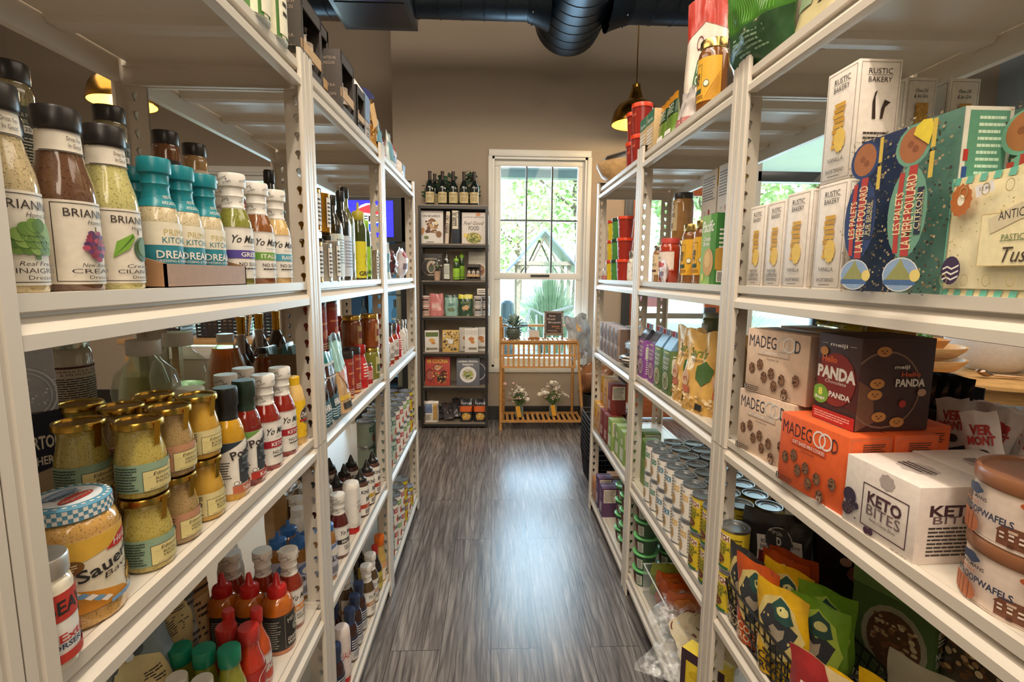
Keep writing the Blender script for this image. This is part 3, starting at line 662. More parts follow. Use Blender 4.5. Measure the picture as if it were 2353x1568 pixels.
# dressings and sauces with white sleeves
def sleeve_spots(): return (.66,.92,'k:efe8de',[('e',.3,.7,.012,.04,BK),('e',.62,.25,.012,.04,BK),T('not too',.5,.5,.1,BK,.16,rot=20,shear=.3),T('yo m',.78,.66,.1,BK,.12,rot=20,shear=.3)])
def yo(key,body,band,word,H=.192,word2='NO SUGAR',script='Yo Mama\'s'):
    art=[T(script,.5,.78,.15,BK,.62,shear=.35,bold=.01),('r',.36,.635,.64,.64,BK),('r',0,.40,1,.56,band),T(word,.5,.48,.09,WT,.05*len(word)+.1,bold=.02),T(word2,.5,.29,.075,BK,.42,bold=.01),('n',.3,.17,.7,.23,1,BK),T('Yo Mama',.62,.08,.05,BK,.2,shear=.4),('r',0,.0,1,.012,'p:9a9088'),('r',0,.985,1,1,'p:9a9088')]
    K(key,'bottle',lambda:bottle('sauce_bottle',H,.0285,'sauce',body,'k:f0eae0',(.06,.52,105,WT,art),capart=[T('not too sweet',.22+.3*i,.6,.3,BK,.16,rot=18) for i in range(3)]+[T('yo mama',.30+.3*i,.25,.3,BK,.10,rot=18) for i in range(3)]+[('e',.08+.22*i,.4+.1*(i%2),.008,.07,BK) for i in range(4)]))
yo('yo_green','s:8a8a3a','p:57489c','GREEK'); yo('yo_brown','s:8c5428','p:6fa53e','ITALIAN'); yo('yo_ranch','s:dcb878','p:4aa0b8','RANCH')
yo('yo_ketchup','g:8e1f12','p:a8182a','KETCHUP'); yo('yo_buffalo','g:8f2c12','p:e8871e','BUFFALO'); yo('yo_bbq','g:5c1a14','p:2a2422','BBQ SAUCE'); yo('yo_fajita','g:5a4428','p:c08050','WING SAUCE'); yo('yo_plain','g:8e1f12','p:c0483a','CLASSIC')
def lines_blob(): return [('n',.04,.1,.3,.9,14,INK)]
def dressing(key,body,fruit,l1,l2,l3):
    art=[('o',.28,.03,.98,.97,INK,.0008),T('BRIANNAS',.62,.86,.10,INK,.5),T('Home Style',.68,.755,.055,INK,.26,shear=.3)]+fruit+[T(l1,.62,.235,.05,INK,.3,shear=.3),T(l2,.62,.16,.055,INK,.46),T(l3,.62,.085,.045,INK,.22),('n',.05,.45,.23,.93,11,INK),('u',.07,.08,.2,.36)]
    K(key,'bottle',lambda:bottle('dressing_bottle',.19,.0285,'dressing',body,'k:2b2624',(.045,.50,112,'p:e9dfcd',art),neck=(.76,.875,'p:e9dfcd',[T('Dress You',.62,.66,.2,INK,.3),T('In Good',.62,.34,.2,INK,.26),('r',0,0,1,.05,INK),('r',0,.95,1,1,INK)])))
g1,g2='p:6c8a3c','p:4d6b2a'
arti=[('r',.585,.28,.63,.36,'p:5a7a34'),('e',.6,.5,.17,.155,'p:4d6b2a')]
for row,(y0,n_,w_) in enumerate(((.40,5,.17),(.47,6,.18),(.54,5,.15),(.60,4,.10),(.645,2,.04))):
    for q in range(n_): arti.append(('e',.6+(q-(n_-1)/2)*w_*2/n_,y0,.052,.075,('p:6f9140','p:5a7c34','p:86a552','p:64883a')[(row+q)%4],-(q-(n_-1)/2)*14))
grape=[('e',.6+(q-(w_-1)/2)*.058+.012*((r_*3+q)%2),.62-r_*.045,.034,.033,('p:6a3a6a','p:8a3448','p:9c3a58','p:543060','p:b04a60')[(q*2+r_)%5]) for r_,w_ in enumerate((2,3,3,4,4,3,2,1)) for q in range(w_)]+[('r',.59,.64,.605,.70,'p:6a5a34')]
avo=[('e',.68,.47,.13,.17,'p:3f5a26',20),('e',.69,.49,.09,.13,'p:5b7a34',20),('g',[(.36,.34),(.40,.56),(.55,.68),(.57,.62),(.5,.46)],'p:7fae3e'),('g',[(.37,.36),(.55,.66),(.56,.63)],'p:4d7426'),('r',.60,.66,.62,.73,'p:6a5030')]
dressing('dress_art','s:c9b487',arti,'Real French','VINAIGRETTE','Dressing'); dressing('dress_grape','s:6b4a34',grape,'New American','CREAMY','Dressing'); dressing('dress_cil','s:c6bd78',avo,'Creamy','CILANTRO','Dressing')
def spice(key,body,lab,H=.138,r=.0225,cap='k:2a2421',dark=True):
    ik='p:c8c4ae' if dark else INK
    K(key,'jar',lambda:bottle('spice_jar',H,r,'spice',body,cap,(.06,.62,150,lab,[T('WE ARE A MEMBER OWNED',.5,.86,.07,ik,.5),T('AVAILABLE TO PEOPLE',.5,.76,.07,ik,.5),('r',.3,.58,.52,.70,WT),T('$6.20',.41,.64,.07,INK,.14),('n',.2,.08,.8,.52,9,ik)] if dark else [('n',.2,.35,.8,.9,9,INK)])))
spice('spice_dark','s:8a7c56','p:32382f'); spice('spice_brown','s:7a4a26','p:332c26'); spice('spice_light','s:b08a5a','p:e6d8c4',dark=False)
def pk(key,H=.172):
    art=[('r',0,.0,1,.62,'p:2f8b9b'),('r',0,.62,1,1,'p:efe6cf'),T('PRIMAL',.52,.84,.11,'p:c9b878',.36),T('KITCHEN',.52,.71,.10,'p:3a7f88',.40),T('DREAMY',.5,.47,.13,WT,.5,bold=.02),T('DRESSING & MARINADE',.5,.36,.045,WT,.5),T('AVOCADO OIL',.5,.26,.08,WT,.6,bold=.02),('e',.58,.07,.09,.13,'p:d9d478',15),('e',.6,.05,.045,.06,'p:6a4a28'),('e',.42,.05,.08,.1,'p:b9c060')]
    K(key,'bottle',lambda:bottle('dressing_bottle',H,.0265,'sauce','s:dbc9a4','k:1f8792',(.03,.5,115,'p:2f8b9b',art),neck=(.62,.735,'k:1f8792',[T('MADE WITH',.5,.7,.22,WT,.3),T('AVOCADO OIL',.5,.3,.25,WT,.42)])))
pk('primal')
# mustards
def must(key,body,lab2,w1,w2,w3='MOUTARDE'):
    art=[('r',0,0,1,1,lab2),('g',[(.36,.0),(.99,.0),(.99,.75),(.86,.72),(.80,.94),(.70,.86),(.66,.72),(.36,.72)],'p:e5d492'),('o',.355,0,1,.74,'p:3c4a4a',.0006),('n',.03,.06,.32,.94,9,'p:33423c'),T('Edmond Fallot',.70,.60,.12,INK,.46,shear=.3),T(w1,.70,.41,.085,INK,.42),T(w2,.70,.28,.085,INK,.42),('r',.40,.5,.62,.505,INK),T('PRODUCT OF FRANCE',.52,.08,.045,INK,.2),('e',.84,.84,.04,.07,'p:4a5a5c',0,6),('e',.86,.16,.03,.05,'p:6a4a30',0,5)]
    K(key,'jar',lambda:bottle('mustard_jar',.102,.0295,'mustard',body,GOLD,(.10,.46,100,lab2,art),capname='lid',tab=.25))
must('must_basil','s:b9a552','p:8fa88c','BASIL DIJON','MOUTARDE'); must('must_seed','s:a98a58','p:c08a68','SEED STYLE','MOUTARDE'); must('must_dijon','g:c89a34','p:d8c890','DIJON','MOUTARDE')
def portland(key,body,cap,word,wc,top):
    art=[('r',0,0,1,1,WT),('g',[(0,.72),(.55,1),(0,1)],top),('g',[(.42,.16),(.42,.66),(.68,.86),(1,.86),(1,.16)],'p:3d4248'),('x',30,.45,.2,.98,.8,.03,['p:5a626a','p:2a2e34','p:747a80']),T('Portland',.62,.82,.16,INK,.66,rot=12,bold=.02),('r',.3,.0,1,.15,wc),T(word,.66,.075,.09,WT,.42,bold=.02),('e',.36,.2,.07,.04,WT),('c',.36,.2,.045,.01,INK),('n',.05,.3,.3,.65,7,INK)]
    K(key,'bottle',lambda:bottle('sauce_bottle',.197,.0265,'short',body,cap,(.07,.53,105,WT,art)))
portland('port_k','g:7d1c10','k:26382c','Ketchup','p:b8362a','p:6f9a4a'); portland('port_m','g:d09a1e','k:242424','Yellow Mustard','p:c46a4a','p:2e3a44')
K('duke','bottle',lambda:bottle('mustard_bottle',.158,.0255,'milk','k:e6bf74','k:f0c020',(.12,.66,100,'p:f2c31c',[('e',.5,.58,.19,.24,'p:3a2a22'),('c',.5,.58,.22,.012,'p:e9dcc0'),T("Duke's",.5,.62,.12,WT,.32,shear=.3,bold=.03),T('MUSTARD',.5,.52,.05,WT,.28),('r',.28,.43,.72,.485,'p:b8322a'),T('Yellow',.5,.14,.05,INK,.18,shear=.4)])))
def kraut():
    art=[('r',0,0,1,1,'p:e9dcc0'),('g',[(0,0),(.7,0),(.62,.12),(.3,.35),(0,.45)],'p:d9902c'),('g',[(0,.55),(.4,.72),(1,1),(0,1)],'p:e0b040'),('g',[(.5,.74),(.62,.9),(1,.99),(1,.78),(.6,.72)],'p:c03026'),T('Hengstenberg',.76,.86,.09,WT,.4,rot=8,shear=.3),T('Sauerkraut',.66,.62,.17,BK,.66,rot=10,bold=.02),T('Bavarian',.68,.46,.08,INK,.4,rot=8,shear=.3),T('Style',.74,.35,.08,INK,.2,rot=8,shear=.3),('e',.3,.66,.08,.1,'p:7a5424'),('n',.25,.61,.35,.71,3,'p:e8d8a8'),('e',.78,.2,.12,.14,'p:e2b95a'),('x',26,.68,.1,.9,.3,.018,['p:f0d898','p:d0a050']),('r',.5,0,1,.06,'p:7fa3c6')]+[('g',[(.2+.04*i,.42-.05*i),(.24+.04*i,.45-.05*i),(.27+.04*i,.40-.05*i),(.23+.04*i,.37-.05*i)],('p:6f9ec0' if i%2 else WT)) for i in range(7)]+[('r',.02,.1,.2,.7,WT),T('10',.15,.62,.07,INK,.06),('n',.04,.15,.18,.56,8,INK)]
    r=bottle('sauerkraut_jar',.142,.0435,'jar','s:c99a52','p:5f9cb8',(.15,.74,110,'p:e9dcc0',art),capname='lid')
    lid=[q for q in COL.objects if q.parent==r and q.name.startswith('lid')][-1]
    mb=MB(); H=.142; rr=.0435
    n=56
    for j in range(3):
        for i in range(n):
            if (i+j)%2==0: continue
            a,b=2*PI*i/n,2*PI*(i+1)/n; q=.9*rr+.0004; z0=.885*H+j*.0045; z1=z0+.0045
            mb.add([(q*math.cos(a),q*math.sin(a),z0),(q*math.cos(b),q*math.sin(b),z0),(q*math.cos(b),q*math.sin(b),z1),(q*math.cos(a),q*math.sin(a),z1)],[(0,1,2,3)],WT)
    for j in range(2):
        for i in range(n):
            if (i+j)%2==0: continue
            a,b=2*PI*i/n,2*PI*(i+1)/n; q0=rr*(.86-.07*j); q1=rr*(.79-.07*j); z=H+.0004-.0005*(j)
            mb.add([(q0*math.cos(a),q0*math.sin(a),z),(q0*math.cos(b),q0*math.sin(b),z),(q1*math.cos(b),q1*math.sin(b),z),(q1*math.cos(a),q1*math.sin(a),z)],[(0,1,2,3)],WT)
    mb.add([(rr*.7*math.cos(2*PI*i/36),rr*.7*math.sin(2*PI*i/36),H+.0003) for i in range(36)],[tuple(range(36))],'p:dfe4e8')
    lay(mb,[('e',.5,.72,.36,.17,'p:7f9cc0',8),('e',.5,.30,.36,.15,'p:b8423a',8),T('Hengstenberg',.5,.3,.09,WT,.6,rot=8,shear=.3),T('BAVARIAN STYLE',.5,.72,.09,WT,.6,rot=8),('n',.2,.42,.8,.6,3,INK)],rr*1.3,rr*1.3,lambda x,y,o:(rr*.65-y,x-rr*.65,H+.0006+o))
    mb.obj('lid_print',lid); return r
K('kraut','jar',kraut)
K('horse','jar',lambda:bottle('horseradish_jar',.115,.026,'spice','g:e6dcc4','b:d8d4cc',(.08,.70,110,WT,[('r',0,.6,1,1,'p:c23a2c'),T('BEAVER',.6,.8,.2,BK,.62,bold=.02),('e',.78,.57,.1,.1,WT),('c',.78,.57,.1,.02,'p:2f4a8a'),T('Extra',.55,.36,.12,'p:b8342c',.34,bold=.02),T('HORSERADISH',.55,.24,.08,'p:33405a',.6,bold=.02),('r',0,0,1,.13,'p:c23a2c')]),capname='lid'))
# hot sauces
K('melinda','bottle',lambda:bottle('wing_sauce_bottle',.178,.033,'squeeze','g:c0651a','k:c42420',(.06,.52,110,'p:2b2826',[('o',.42,.04,.98,.97,'p:a89c88',.0007),T('MELINDA\'S',.7,.84,.13,'p:d9d2c4',.46,rot=8),('e',.72,.56,.16,.19,'p:8c8c7c'),('x',24,.6,.42,.84,.7,.018,['p:c8c4b4','p:5c5c52','p:3a3a36']),T('GHOST PEPPER',.7,.29,.10,'p:d9d2c4',.5,bold=.02),T('WING SAUCE',.7,.17,.10,'p:d9d2c4',.5,bold=.02),('n',.06,.1,.36,.9,12,'p:9a9486')]),capname='squeeze_cap'))
def hot(key,H,r,pf,body,cap,art=None,lab='p:d8d4cc',z=(.06,.44)):
    K(key,'bottle',lambda:bottle('hot_sauce_bottle',H,r,pf,body,cap,(z[0],z[1],90,lab,art or [('n',.2,.1,.8,.9,8,INK)])))
hot('taco',.165,.0235,'hot','g:c4501c','k:c02f28',[T('Crystal',.5,.6,.22,'p:a8342c',.7,shear=.3),('e',.5,.25,.3,.16,'p:c04838'),('o',.02,.02,.98,.98,'p:a8342c')])
hot('crystal',.150,.026,'hot2','g:b8321a','k:bb332c',[('r',0,.0,1,1,'p:a82822'),('c',.5,.6,.28,.03,WT),('n',.2,.1,.8,.4,3,WT)],'p:a82822')
hot('green',.150,.0265,'hot2','g:8a8c2c','k:17805e',[('r',.6,.1,.8,.9,WT),('n',.1,.2,.55,.8,5,WT)],'g:7c8a30')
hot('whitecap',.125,.024,'hot2','g:5c8a3c','k:ece6da',[('r',.2,.6,.8,.66,'p:2a6a3c'),('n',.2,.1,.8,.4,4,INK)],WT)
K('blue','bottle',lambda:bottle('barbecue_bottle',.178,.0285,'nozzle','g:a8702c','k:3d74b8',(.08,.60,110,'p:c9c8d8',[('e',.5,.78,.36,.2,'p:6f86b8'),('e',.5,.74,.26,.14,WT),T('BLUES',.5,.52,.13,BK,.6,bold=.02),('n',.2,.08,.8,.3,5,INK)]),capname='nozzle_cap'))
def kind_(key,band): K(key,'bottle',lambda:bottle('barbecue_bottle',.168,.027,'cone','k:5a382c','k:25211f',(.05,.66,115,WT,[T("KINDER'S",.5,.78,.12,BK,.62,rot=-8,bold=.02),T('BBQ',.5,.55,.14,BK,.3,bold=.02),('r',0,.24,1,.38,band),T('SAUCE',.5,.31,.07,WT,.3),('n',.3,.05,.7,.2,3,INK)]),capname='nozzle_cap'))
kind_('kin_red','p:b8432c'); kind_('kin_yel','p:d0a83a'); kind_('kin_org','p:c85a34')
K('whitek','bottle',lambda:bottle('ketchup_bottle',.17,.027,'inverted','k:efe6da','k:b8201c',(.22,.90,95,'k:efe8de',[('e',.5,.3,.1,.06,'p:b8322c',0,5),T('KETCHUP',.5,.6,.06,INK,.4,rot=0),('n',.3,.4,.7,.52,3,'p:9a8a80')]),sq=.35))
K('bluewhite','bottle',lambda:bottle('syrup_bottle',.19,.03,'milk','k:efe9df','k:efe9df',None))
hot('navy',.176,.024,'short','g:3c1c14','k:33405f',[('r',0,.4,1,1,'p:2a3350'),('n',.15,.45,.85,.9,4,WT),('n',.2,.1,.8,.35,4,'p:8890a8')],'p:d8d4cc',(.06,.5))
hot('soy',.185,.0255,'hot','g:1e1410','k:c02a22',[('g',[(0,0),(1,.3),(1,1),(0,.7)],'p:d8c458'),('n',.2,.3,.8,.7,4,BK)],'p:c8b84a')
hot('vinegar',.190,.0275,'hot2','g:c8a458','k:e8751e',[('g',[(0,.6),(1,.8),(1,1),(0,1)],'p:e0a878'),T('Rice',.6,.45,.16,BK,.45,bold=.02),T('Vinegar',.6,.26,.12,'p:b8442c',.6)],'p:efe0cc')
hot('redsq',.185,.025,'inverted','k:eadbd4','k:c01f1c',[T('JALAPENO',.5,.6,.2,'p:b8342c',.8,rot=0)],'p:eadbd4',(.2,.8))
# clear bottles and oils
def clearb(name,H,Rr,pf,liq,cap,fillf,label=None,flute=False):
    root=bottle(name,H,Rr,pf,'G:f2f6ee',cap,label,flute=flute)
    b=[(r*Rr*.93,max(.003,z*H)) for r,z in PROF[pf][0] if z<fillf]; lr=b[-1][0]; mb=MB(); mb.lathe([(.0001,.0029)]+b+[(lr*.93,fillf*H),(0.0001,fillf*H)],liq,24); mb.obj('liquid',root); return root
K('jug','bottle',lambda:clearb('vinegar_jug',.272,.052,'jug','L:f6eaa4','k:efeadf',.6,flute=True))
K('cider','bottle',lambda:clearb('cider_vinegar_bottle',.236,.052,'teardrop','L:f0a030','k:efe9df',.85,label=(.1,.42,120,'p:ecdcb8',[('n',.2,.2,.8,.8,4,INK)])))
K('cider_small','bottle',lambda:clearb('cider_vinegar_bottle',.182,.032,'teardrop','L:d87a24','k:4a463c',.85))
K('tallclear','bottle',lambda:clearb('vinegar_jug',.245,.05,'teardrop','L:e0d8a8','k:efe9df',.7))
K('marsala','bottle',lambda:bottle('wine_bottle',.31,.037,'wine','g:2b1a12','m:b8892c',(.2,.45,80,'p:d8c8a0',[('n',.2,.2,.8,.8,5,INK)]),capname='foil'))
K('corked','bottle',lambda:bottle('wine_bottle',.255,.034,'wine','g:3a2018','k:b8aa98',(.2,.45,80,'p:d8c8a0',[('n',.2,.2,.8,.8,5,INK)]),capname='foil'))
K('redwine','bottle',lambda:bottle('wine_bottle',.345,.047,'wine','g:16201e','k:2c1c18',(.06,.38,75,'p:d9c594',[T('MARIE BOUTIQUE',.5,.8,.09,INK,.6,bold=.02),T('COLLECTION',.5,.68,.07,INK,.5),('n',.25,.15,.75,.55,4,'p:8a7a58')]),capname='foil'))
K('oildark','bottle',lambda:bottle('olive_oil_bottle',.27,.0275,'oil','g:161712','k:1c1b19',(.05,.5,90,'p:c9ccd6',[('n',.2,.2,.8,.9,9,'p:7a7e90')]),sq=.7))
K('oildark2','bottle',lambda:bottle('olive_oil_bottle',.245,.027,'oil','g:1d1c14','k:2a241c',(.05,.55,90,'p:d4d8cc',[('n',.2,.3,.8,.9,9,'p:7a7e70')]),sq=.7))
K('oilgreen','bottle',lambda:bottle('olive_oil_bottle',.295,.0295,'oil','g:55581a','k:1c1b19',None,sq=.6))
K('graza','bottle',lambda:bottle('olive_oil_bottle',.262,.0265,'nozzle','g:3a4218','k:b8a83a',(.03,.5,110,'p:d9cf2c',[T('GRAZA',.5,.12,.12,BK,.7,bold=.03),('c',.5,.42,.11,.012,BK),('e',.52,.68,.1,.05,'p:a8a020',30),('e',.44,.6,.07,.04,'p:a8a020',-30)]),capname='nozzle_cap'))
K('grazag','bottle',lambda:bottle('olive_oil_bottle',.235,.023,'nozzle','g:2a4420','k:8fc43a',(.05,.5,110,'p:9ccf3c',[T('GRAZA',.5,.15,.12,BK,.7,bold=.03),('c',.5,.5,.12,.012,BK)]),capname='nozzle_cap'))
K('clearsoda','bottle',lambda:bottle('glass_bottle',.26,.031,'wine','G:cfe4ea','m:c8ccd0',(.25,.33,90,'p:e8eef0',[]),capname='cap'))
# tins
def striped(key,c1,H=.1,Rr=.033): 
    def b():
        root=empty('olive_oil_tin'); mb=MB(); mb.lathe([(Rr,0),(Rr*1.02,.002),(Rr,.004),(Rr,H-.004),(Rr*1.02,H-.002),(Rr,H),(0,H)],c1,28); mb.obj('can_body',root)
        ml=MB(); lay(ml,[('r',.34,.12,.66,.9,WT),('o',.34,.12,.66,.9,INK),('n',.38,.2,.62,.8,6,INK)],Rr*PI,H,lambda x,y,o:((Rr+.0006+o)*math.cos(x/Rr-PI/2),(Rr+.0006+o)*math.sin(x/Rr-PI/2),y),dx=Rr*.2); ml.obj('label',root)
        MB().lathe([(.012,H),(.013,H+.002),(.013,H+.014),(.01,H+.016),(0,H+.016)],'k:2c2a26',14).obj('cap',root); return root
    K(key,'tin',b)
striped('tin_gold','m:c08a2c',.11); striped('tin_silver','b:c8c4ba',.11); striped('tin_pale','m:cfc3a8',.11)
def stripetin():
    Rr=.042;H=.21; root=empty('olive_oil_tin'); mb=MB(); n=40
    for i in range(n):
        a,b=2*PI*i/n,2*PI*(i+1)/n; mb.add([(Rr*math.cos(a),Rr*math.sin(a),0),(Rr*math.cos(b),Rr*math.sin(b),0),(Rr*math.cos(b),Rr*math.sin(b),H),(Rr*math.cos(a),Rr*math.sin(a),H)],[(0,1,2,3)],('p:e8e0c0' if (i//2)%2 else 'p:4a7a30'),True)
    mb.lathe([(0.001,H),(Rr,H),(Rr*1.02,H-.004)],'b:c8c8c0',28); mb.lathe([(Rr*1.02,.004),(Rr,0),(.001,0)],'b:c8c8c0',28); mb.obj('can_body',root)
    ml=MB(); lay(ml,[('r',.2,.05,.8,.95,'p:ece6cc'),('n',.35,.2,.65,.8,7,INK)],Rr*1.6,H,lambda x,y,o:((Rr+.001+o)*math.cos(x/Rr-.8),(Rr+.001+o)*math.sin(x/Rr-.8),y),dx=Rr*.2); ml.obj('label',root); return root
K('stripetin','tin',stripetin)
# cans
def bean(key,band,word,beans): K(key,'can',lambda:can('bean_can',.112,.0345,[('r',0,0,1,.99,WT),('r',.3,.56,.7,.74,band),T(word,.5,.65,.12,WT,.05*len(word)+.12,bold=.02),T('ORGANIC',.5,.86,.06,INK,.2),('e',.5,.28,.1,.2,'p:c8a878'),('x',26,.43,.2,.57,.42,.012,beans),('n',.74,.1,.95,.9,8,'p:8a8680'),('n',.05,.1,.26,.9,8,'p:8a8680')],WT))
bean('bean_black','p:17789c','BLACK',['p:2a2624','p:453a34']); bean('bean_pinto','p:1c7a5a','PINTO',['p:a8603a','p:8a4c30']); bean('bean_garb','p:dda92a','GARBANZO',['p:d8b478','p:c09a5a'])
K('hatch','can',lambda:can('sauce_can',.112,.0345,[('r',0,0,1,1,'p:d8bc2c'),('r',.28,.74,.72,.92,'p:efe4c8'),T('HATCH',.5,.83,.14,'p:7a2418',.4,bold=.03),T('GREEN CHILE',.5,.66,.06,'p:2f5a2c',.3,bold=.02),T('ENCHILADA',.5,.56,.11,'p:2f5a2c',.46,bold=.02),T('SAUCE',.5,.44,.10,'p:2f5a2c',.26,bold=.02),('e',.5,.24,.13,.13,'p:6a4428'),('x',16,.4,.16,.6,.32,.014,['p:a8643a','p:c8a050','p:4a6a2c']),('r',.28,0,.72,.07,'p:2f6a3c'),('n',.76,.1,.96,.9,8,'p:6a5a1c')],'p:d8bc2c'))
def cane(key,body,band,word): K(key,'can',lambda:can('food_can',.112,.036,[('r',0,0,1,1,body),('r',.25,.6,.75,.82,band),('n',.3,.64,.7,.78,2,WT),('e',.5,.3,.12,.17,'p:a83a2c'),('e',.44,.24,.06,.1,'p:d0563c'),('n',.78,.1,.97,.9,7,INK)],body))
cane('can_red',WT,'p:b8322c','TOMATO'); cane('can_green',WT,'p:6fa53e','BEANS'); cane('can_yel','p:d9c22c','p:7a2a4a','CORN'); cane('can_teal','p:b8c8b8','p:3a6a5c','PEAS'); 
K('bigcan','can',lambda:can('large_food_can',.118,.052,[('r',0,0,1,1,'p:b8923a'),('r',.3,.62,.5,.85,'p:e8dcb0'),('u',.32,.66,.48,.82),('c',.4,.45,.12,.025,'p:3a2c1c'),('c',.4,.22,.1,.02,'p:5a4424'),('n',.6,.1,.9,.9,8,'p:6a5424')],'p:b8923a'))
# jars
def jar(key,H,Rr,body,lid,lab,art,z=(.2,.72),ang=75,pf='jar'): K(key,'jar',lambda:bottle('preserve_jar' if pf=='jar' else 'glass_jar',H,Rr,pf,body,lid,(z[0],z[1],ang,lab,art),capname='lid'))
jar('redcan',.19,.036,'k:8e2a20','k:2c2523','p:9a3022',[T('PARMESAN',.5,.9,.07,'p:d8a878',.4),('r',.3,.62,.7,.66,'p:d88a58'),('e',.5,.42,.12,.1,'p:c86a3a',0,3),('n',.3,.1,.7,.25,3,'p:e8d0b8'),('r',0,0,1,.06,'p:d8ac68')],(.03,.84),120,'canister')
jar('amber',.125,.035,'g:7c3a10','m:c9a24a','p:c8a878',[('o',.04,.04,.96,.96,'p:7a3a1c'),('r',.1,.3,.9,.7,'p:8a3a2a')],ang=40)
jar('pickle',.12,.034,'s:7a7a2c','m:c9b05a','p:c8c08a',[('r',.1,.1,.9,.55,'p:4a5a2a')],ang=40)
jar('smallred',.075,.024,'g:a82420','m:b8aaa0','p:c8443a',[('n',.1,.1,.9,.9,5,WT)],ang=80)
jar('redbot',.15,.026,'g:b81c20','k:a81c1c','p:c83030',[('n',.2,.1,.8,.9,6,WT)],ang=80,pf='hot2')
jar('sauceR',.17,.028,'g:a8341c','m:8a8684','p:e4dcd2',[('e',.5,.68,.25,.16,'p:b8a8a0'),('n',.15,.1,.85,.4,4,INK)],(.12,.58),95,'short')
jar('passata',.235,.035,'g:b03a1e','k:b82a20','p:d8c8b8',[('n',.2,.2,.8,.8,4,INK)],(.15,.4),60,'milk')
jar('whitejar',.165,.027,'g:ddd4c8','m:c8c0b4','p:e8e2d8',[('x',20,.1,.1,.9,.9,.03,['p:9a8a7a','p:c8b8a8'])],(.08,.75),120,'short')
jar('broth',.192,.0455,'g:7a4a20','m:d0b470','p:e0aa2c',[('o',.18,.30,.62,.86,'p:3a3424',.001),('r',.34,.72,.46,.80,'p:2a4a3a'),T('VEGGIE',.4,.60,.13,BK,.36,bold=.02),T('BROTH',.4,.46,.13,BK,.32,bold=.02),('r',.1,.2,.62,.29,'p:2f4a34'),('n',.1,.06,.7,.16,2,'p:8a5a1c'),('e',.72,.4,.06,.08,'p:f0e8d0'),('c',.72,.4,.08,.015,'p:3a4a2c')]+[('g',[(.66+.05*i,0),(.67+.05*i,0),(.98,.62-.09*i),(.98,.66-.09*i)],'p:c8841c') for i in range(6)],(.14,.74),100)
jar('tomato',.152,.035,'g:a83618','p:b83a30','p:e8d8cc',[('r',0,.0,1,.05,'p:b83a30'),('r',0,.95,1,1,'p:b83a30')]+[('e',.05+.1*i,.09,.02,.02,'p:b83a30') for i in range(10)]+[('e',.5,.34,.16,.14,'p:b8402a'),('g',[(.44,.46),(.5,.52),(.56,.46),(.5,.44)],'p:5a6a2c'),('n',.3,.6,.6,.72,2,INK)],(.26,.72),95)
jar('peachjar',.17,.0375,'g:b98a52','k:3a3c38','p:ddc9a0',[('c',.5,.86,.12,.02,'p:6a2a1c'),T("STON'S",.5,.56,.14,INK,.6,rot=0),('r',.1,.1,.6,.28,'p:7a4a34')],(.2,.8),40)
jar('nutjar',.145,.035,'s:9a7248','m:b8b09a','p:e0c8a0',[('c',.5,.8,.14,.02,'p:6a2a1c'),T("STON'S",.5,.5,.14,INK,.6),('r',.2,.15,.8,.25,'p:5a2a1c'),('e',.5,.06,.03,.03,INK)],(.2,.75),60)
jar('picklejar',.145,.04,'s:7a8050','b:b0b4a4','p:c8c8b4',[('u',.2,.1,.8,.5),('r',.1,.55,.9,.9,WT)],ang=45)
jar('picklelid',.15,.046,'g:b09a2c','k:4c4e4a','p:34503a',[('o',.56,.3,.74,.8,'p:b8c8a8'),('n',.6,.35,.7,.75,3,WT),('n',.1,.1,.4,.8,6,'p:8aa88a')],(.0,.80),120)
jar('ojar',.15,.04,'g:cfc6ae','m:b0b09c','p:ded2c0',[T('VERSATILE, DELICIOUS',.5,.86,.05,'p:5a2a20',.8),T('& MOISTURIZING OIL',.5,.79,.05,'p:5a2a20',.7),('r',0,.92,1,.97,'p:5a2a20'),('n',.1,.05,.9,.72,13,INK)],(.05,.66),110)
jar('lowjar',.07,.04,'s:7a6a30','m:c9a24a','p:c8c08a',[],ang=30)
# tubs
def tub(key,H,Rr,body,lid,art=None): K(key,'tub',lambda:bottle('snack_tub',H,Rr,'tub',body,lid,(.05,.8,70,body,art or [('n',.3,.55,.7,.7,2,WT),('n',.35,.15,.6,.4,4,WT)]),capname='lid'))
tub('tub_red',.098,.037,'k:9c2a1c','k:e0441c'); tub('tub_redtall',.125,.042,'k:8e2218','k:d8401c',[T('raffold',.5,.8,.12,'p:e88a5a',.5),('c',.5,.4,.1,.02,'p:d87a4a'),('n',.3,.1,.6,.25,3,'p:d87a4a')])
tub('tub_yel',.085,.031,'p:d9bc1c','k:c83a24',[('r',.3,.6,.7,.85,'p:e8d24a'),('n',.3,.15,.6,.5,4,INK)]); tub('tub_grn',.085,.033,'p:4a8a3c','k:2a3a2c',[('r',.3,.6,.7,.85,'p:6aa850'),('e',.5,.35,.1,.1,'p:d8cf4a'),('n',.3,.05,.6,.2,2,BK)])
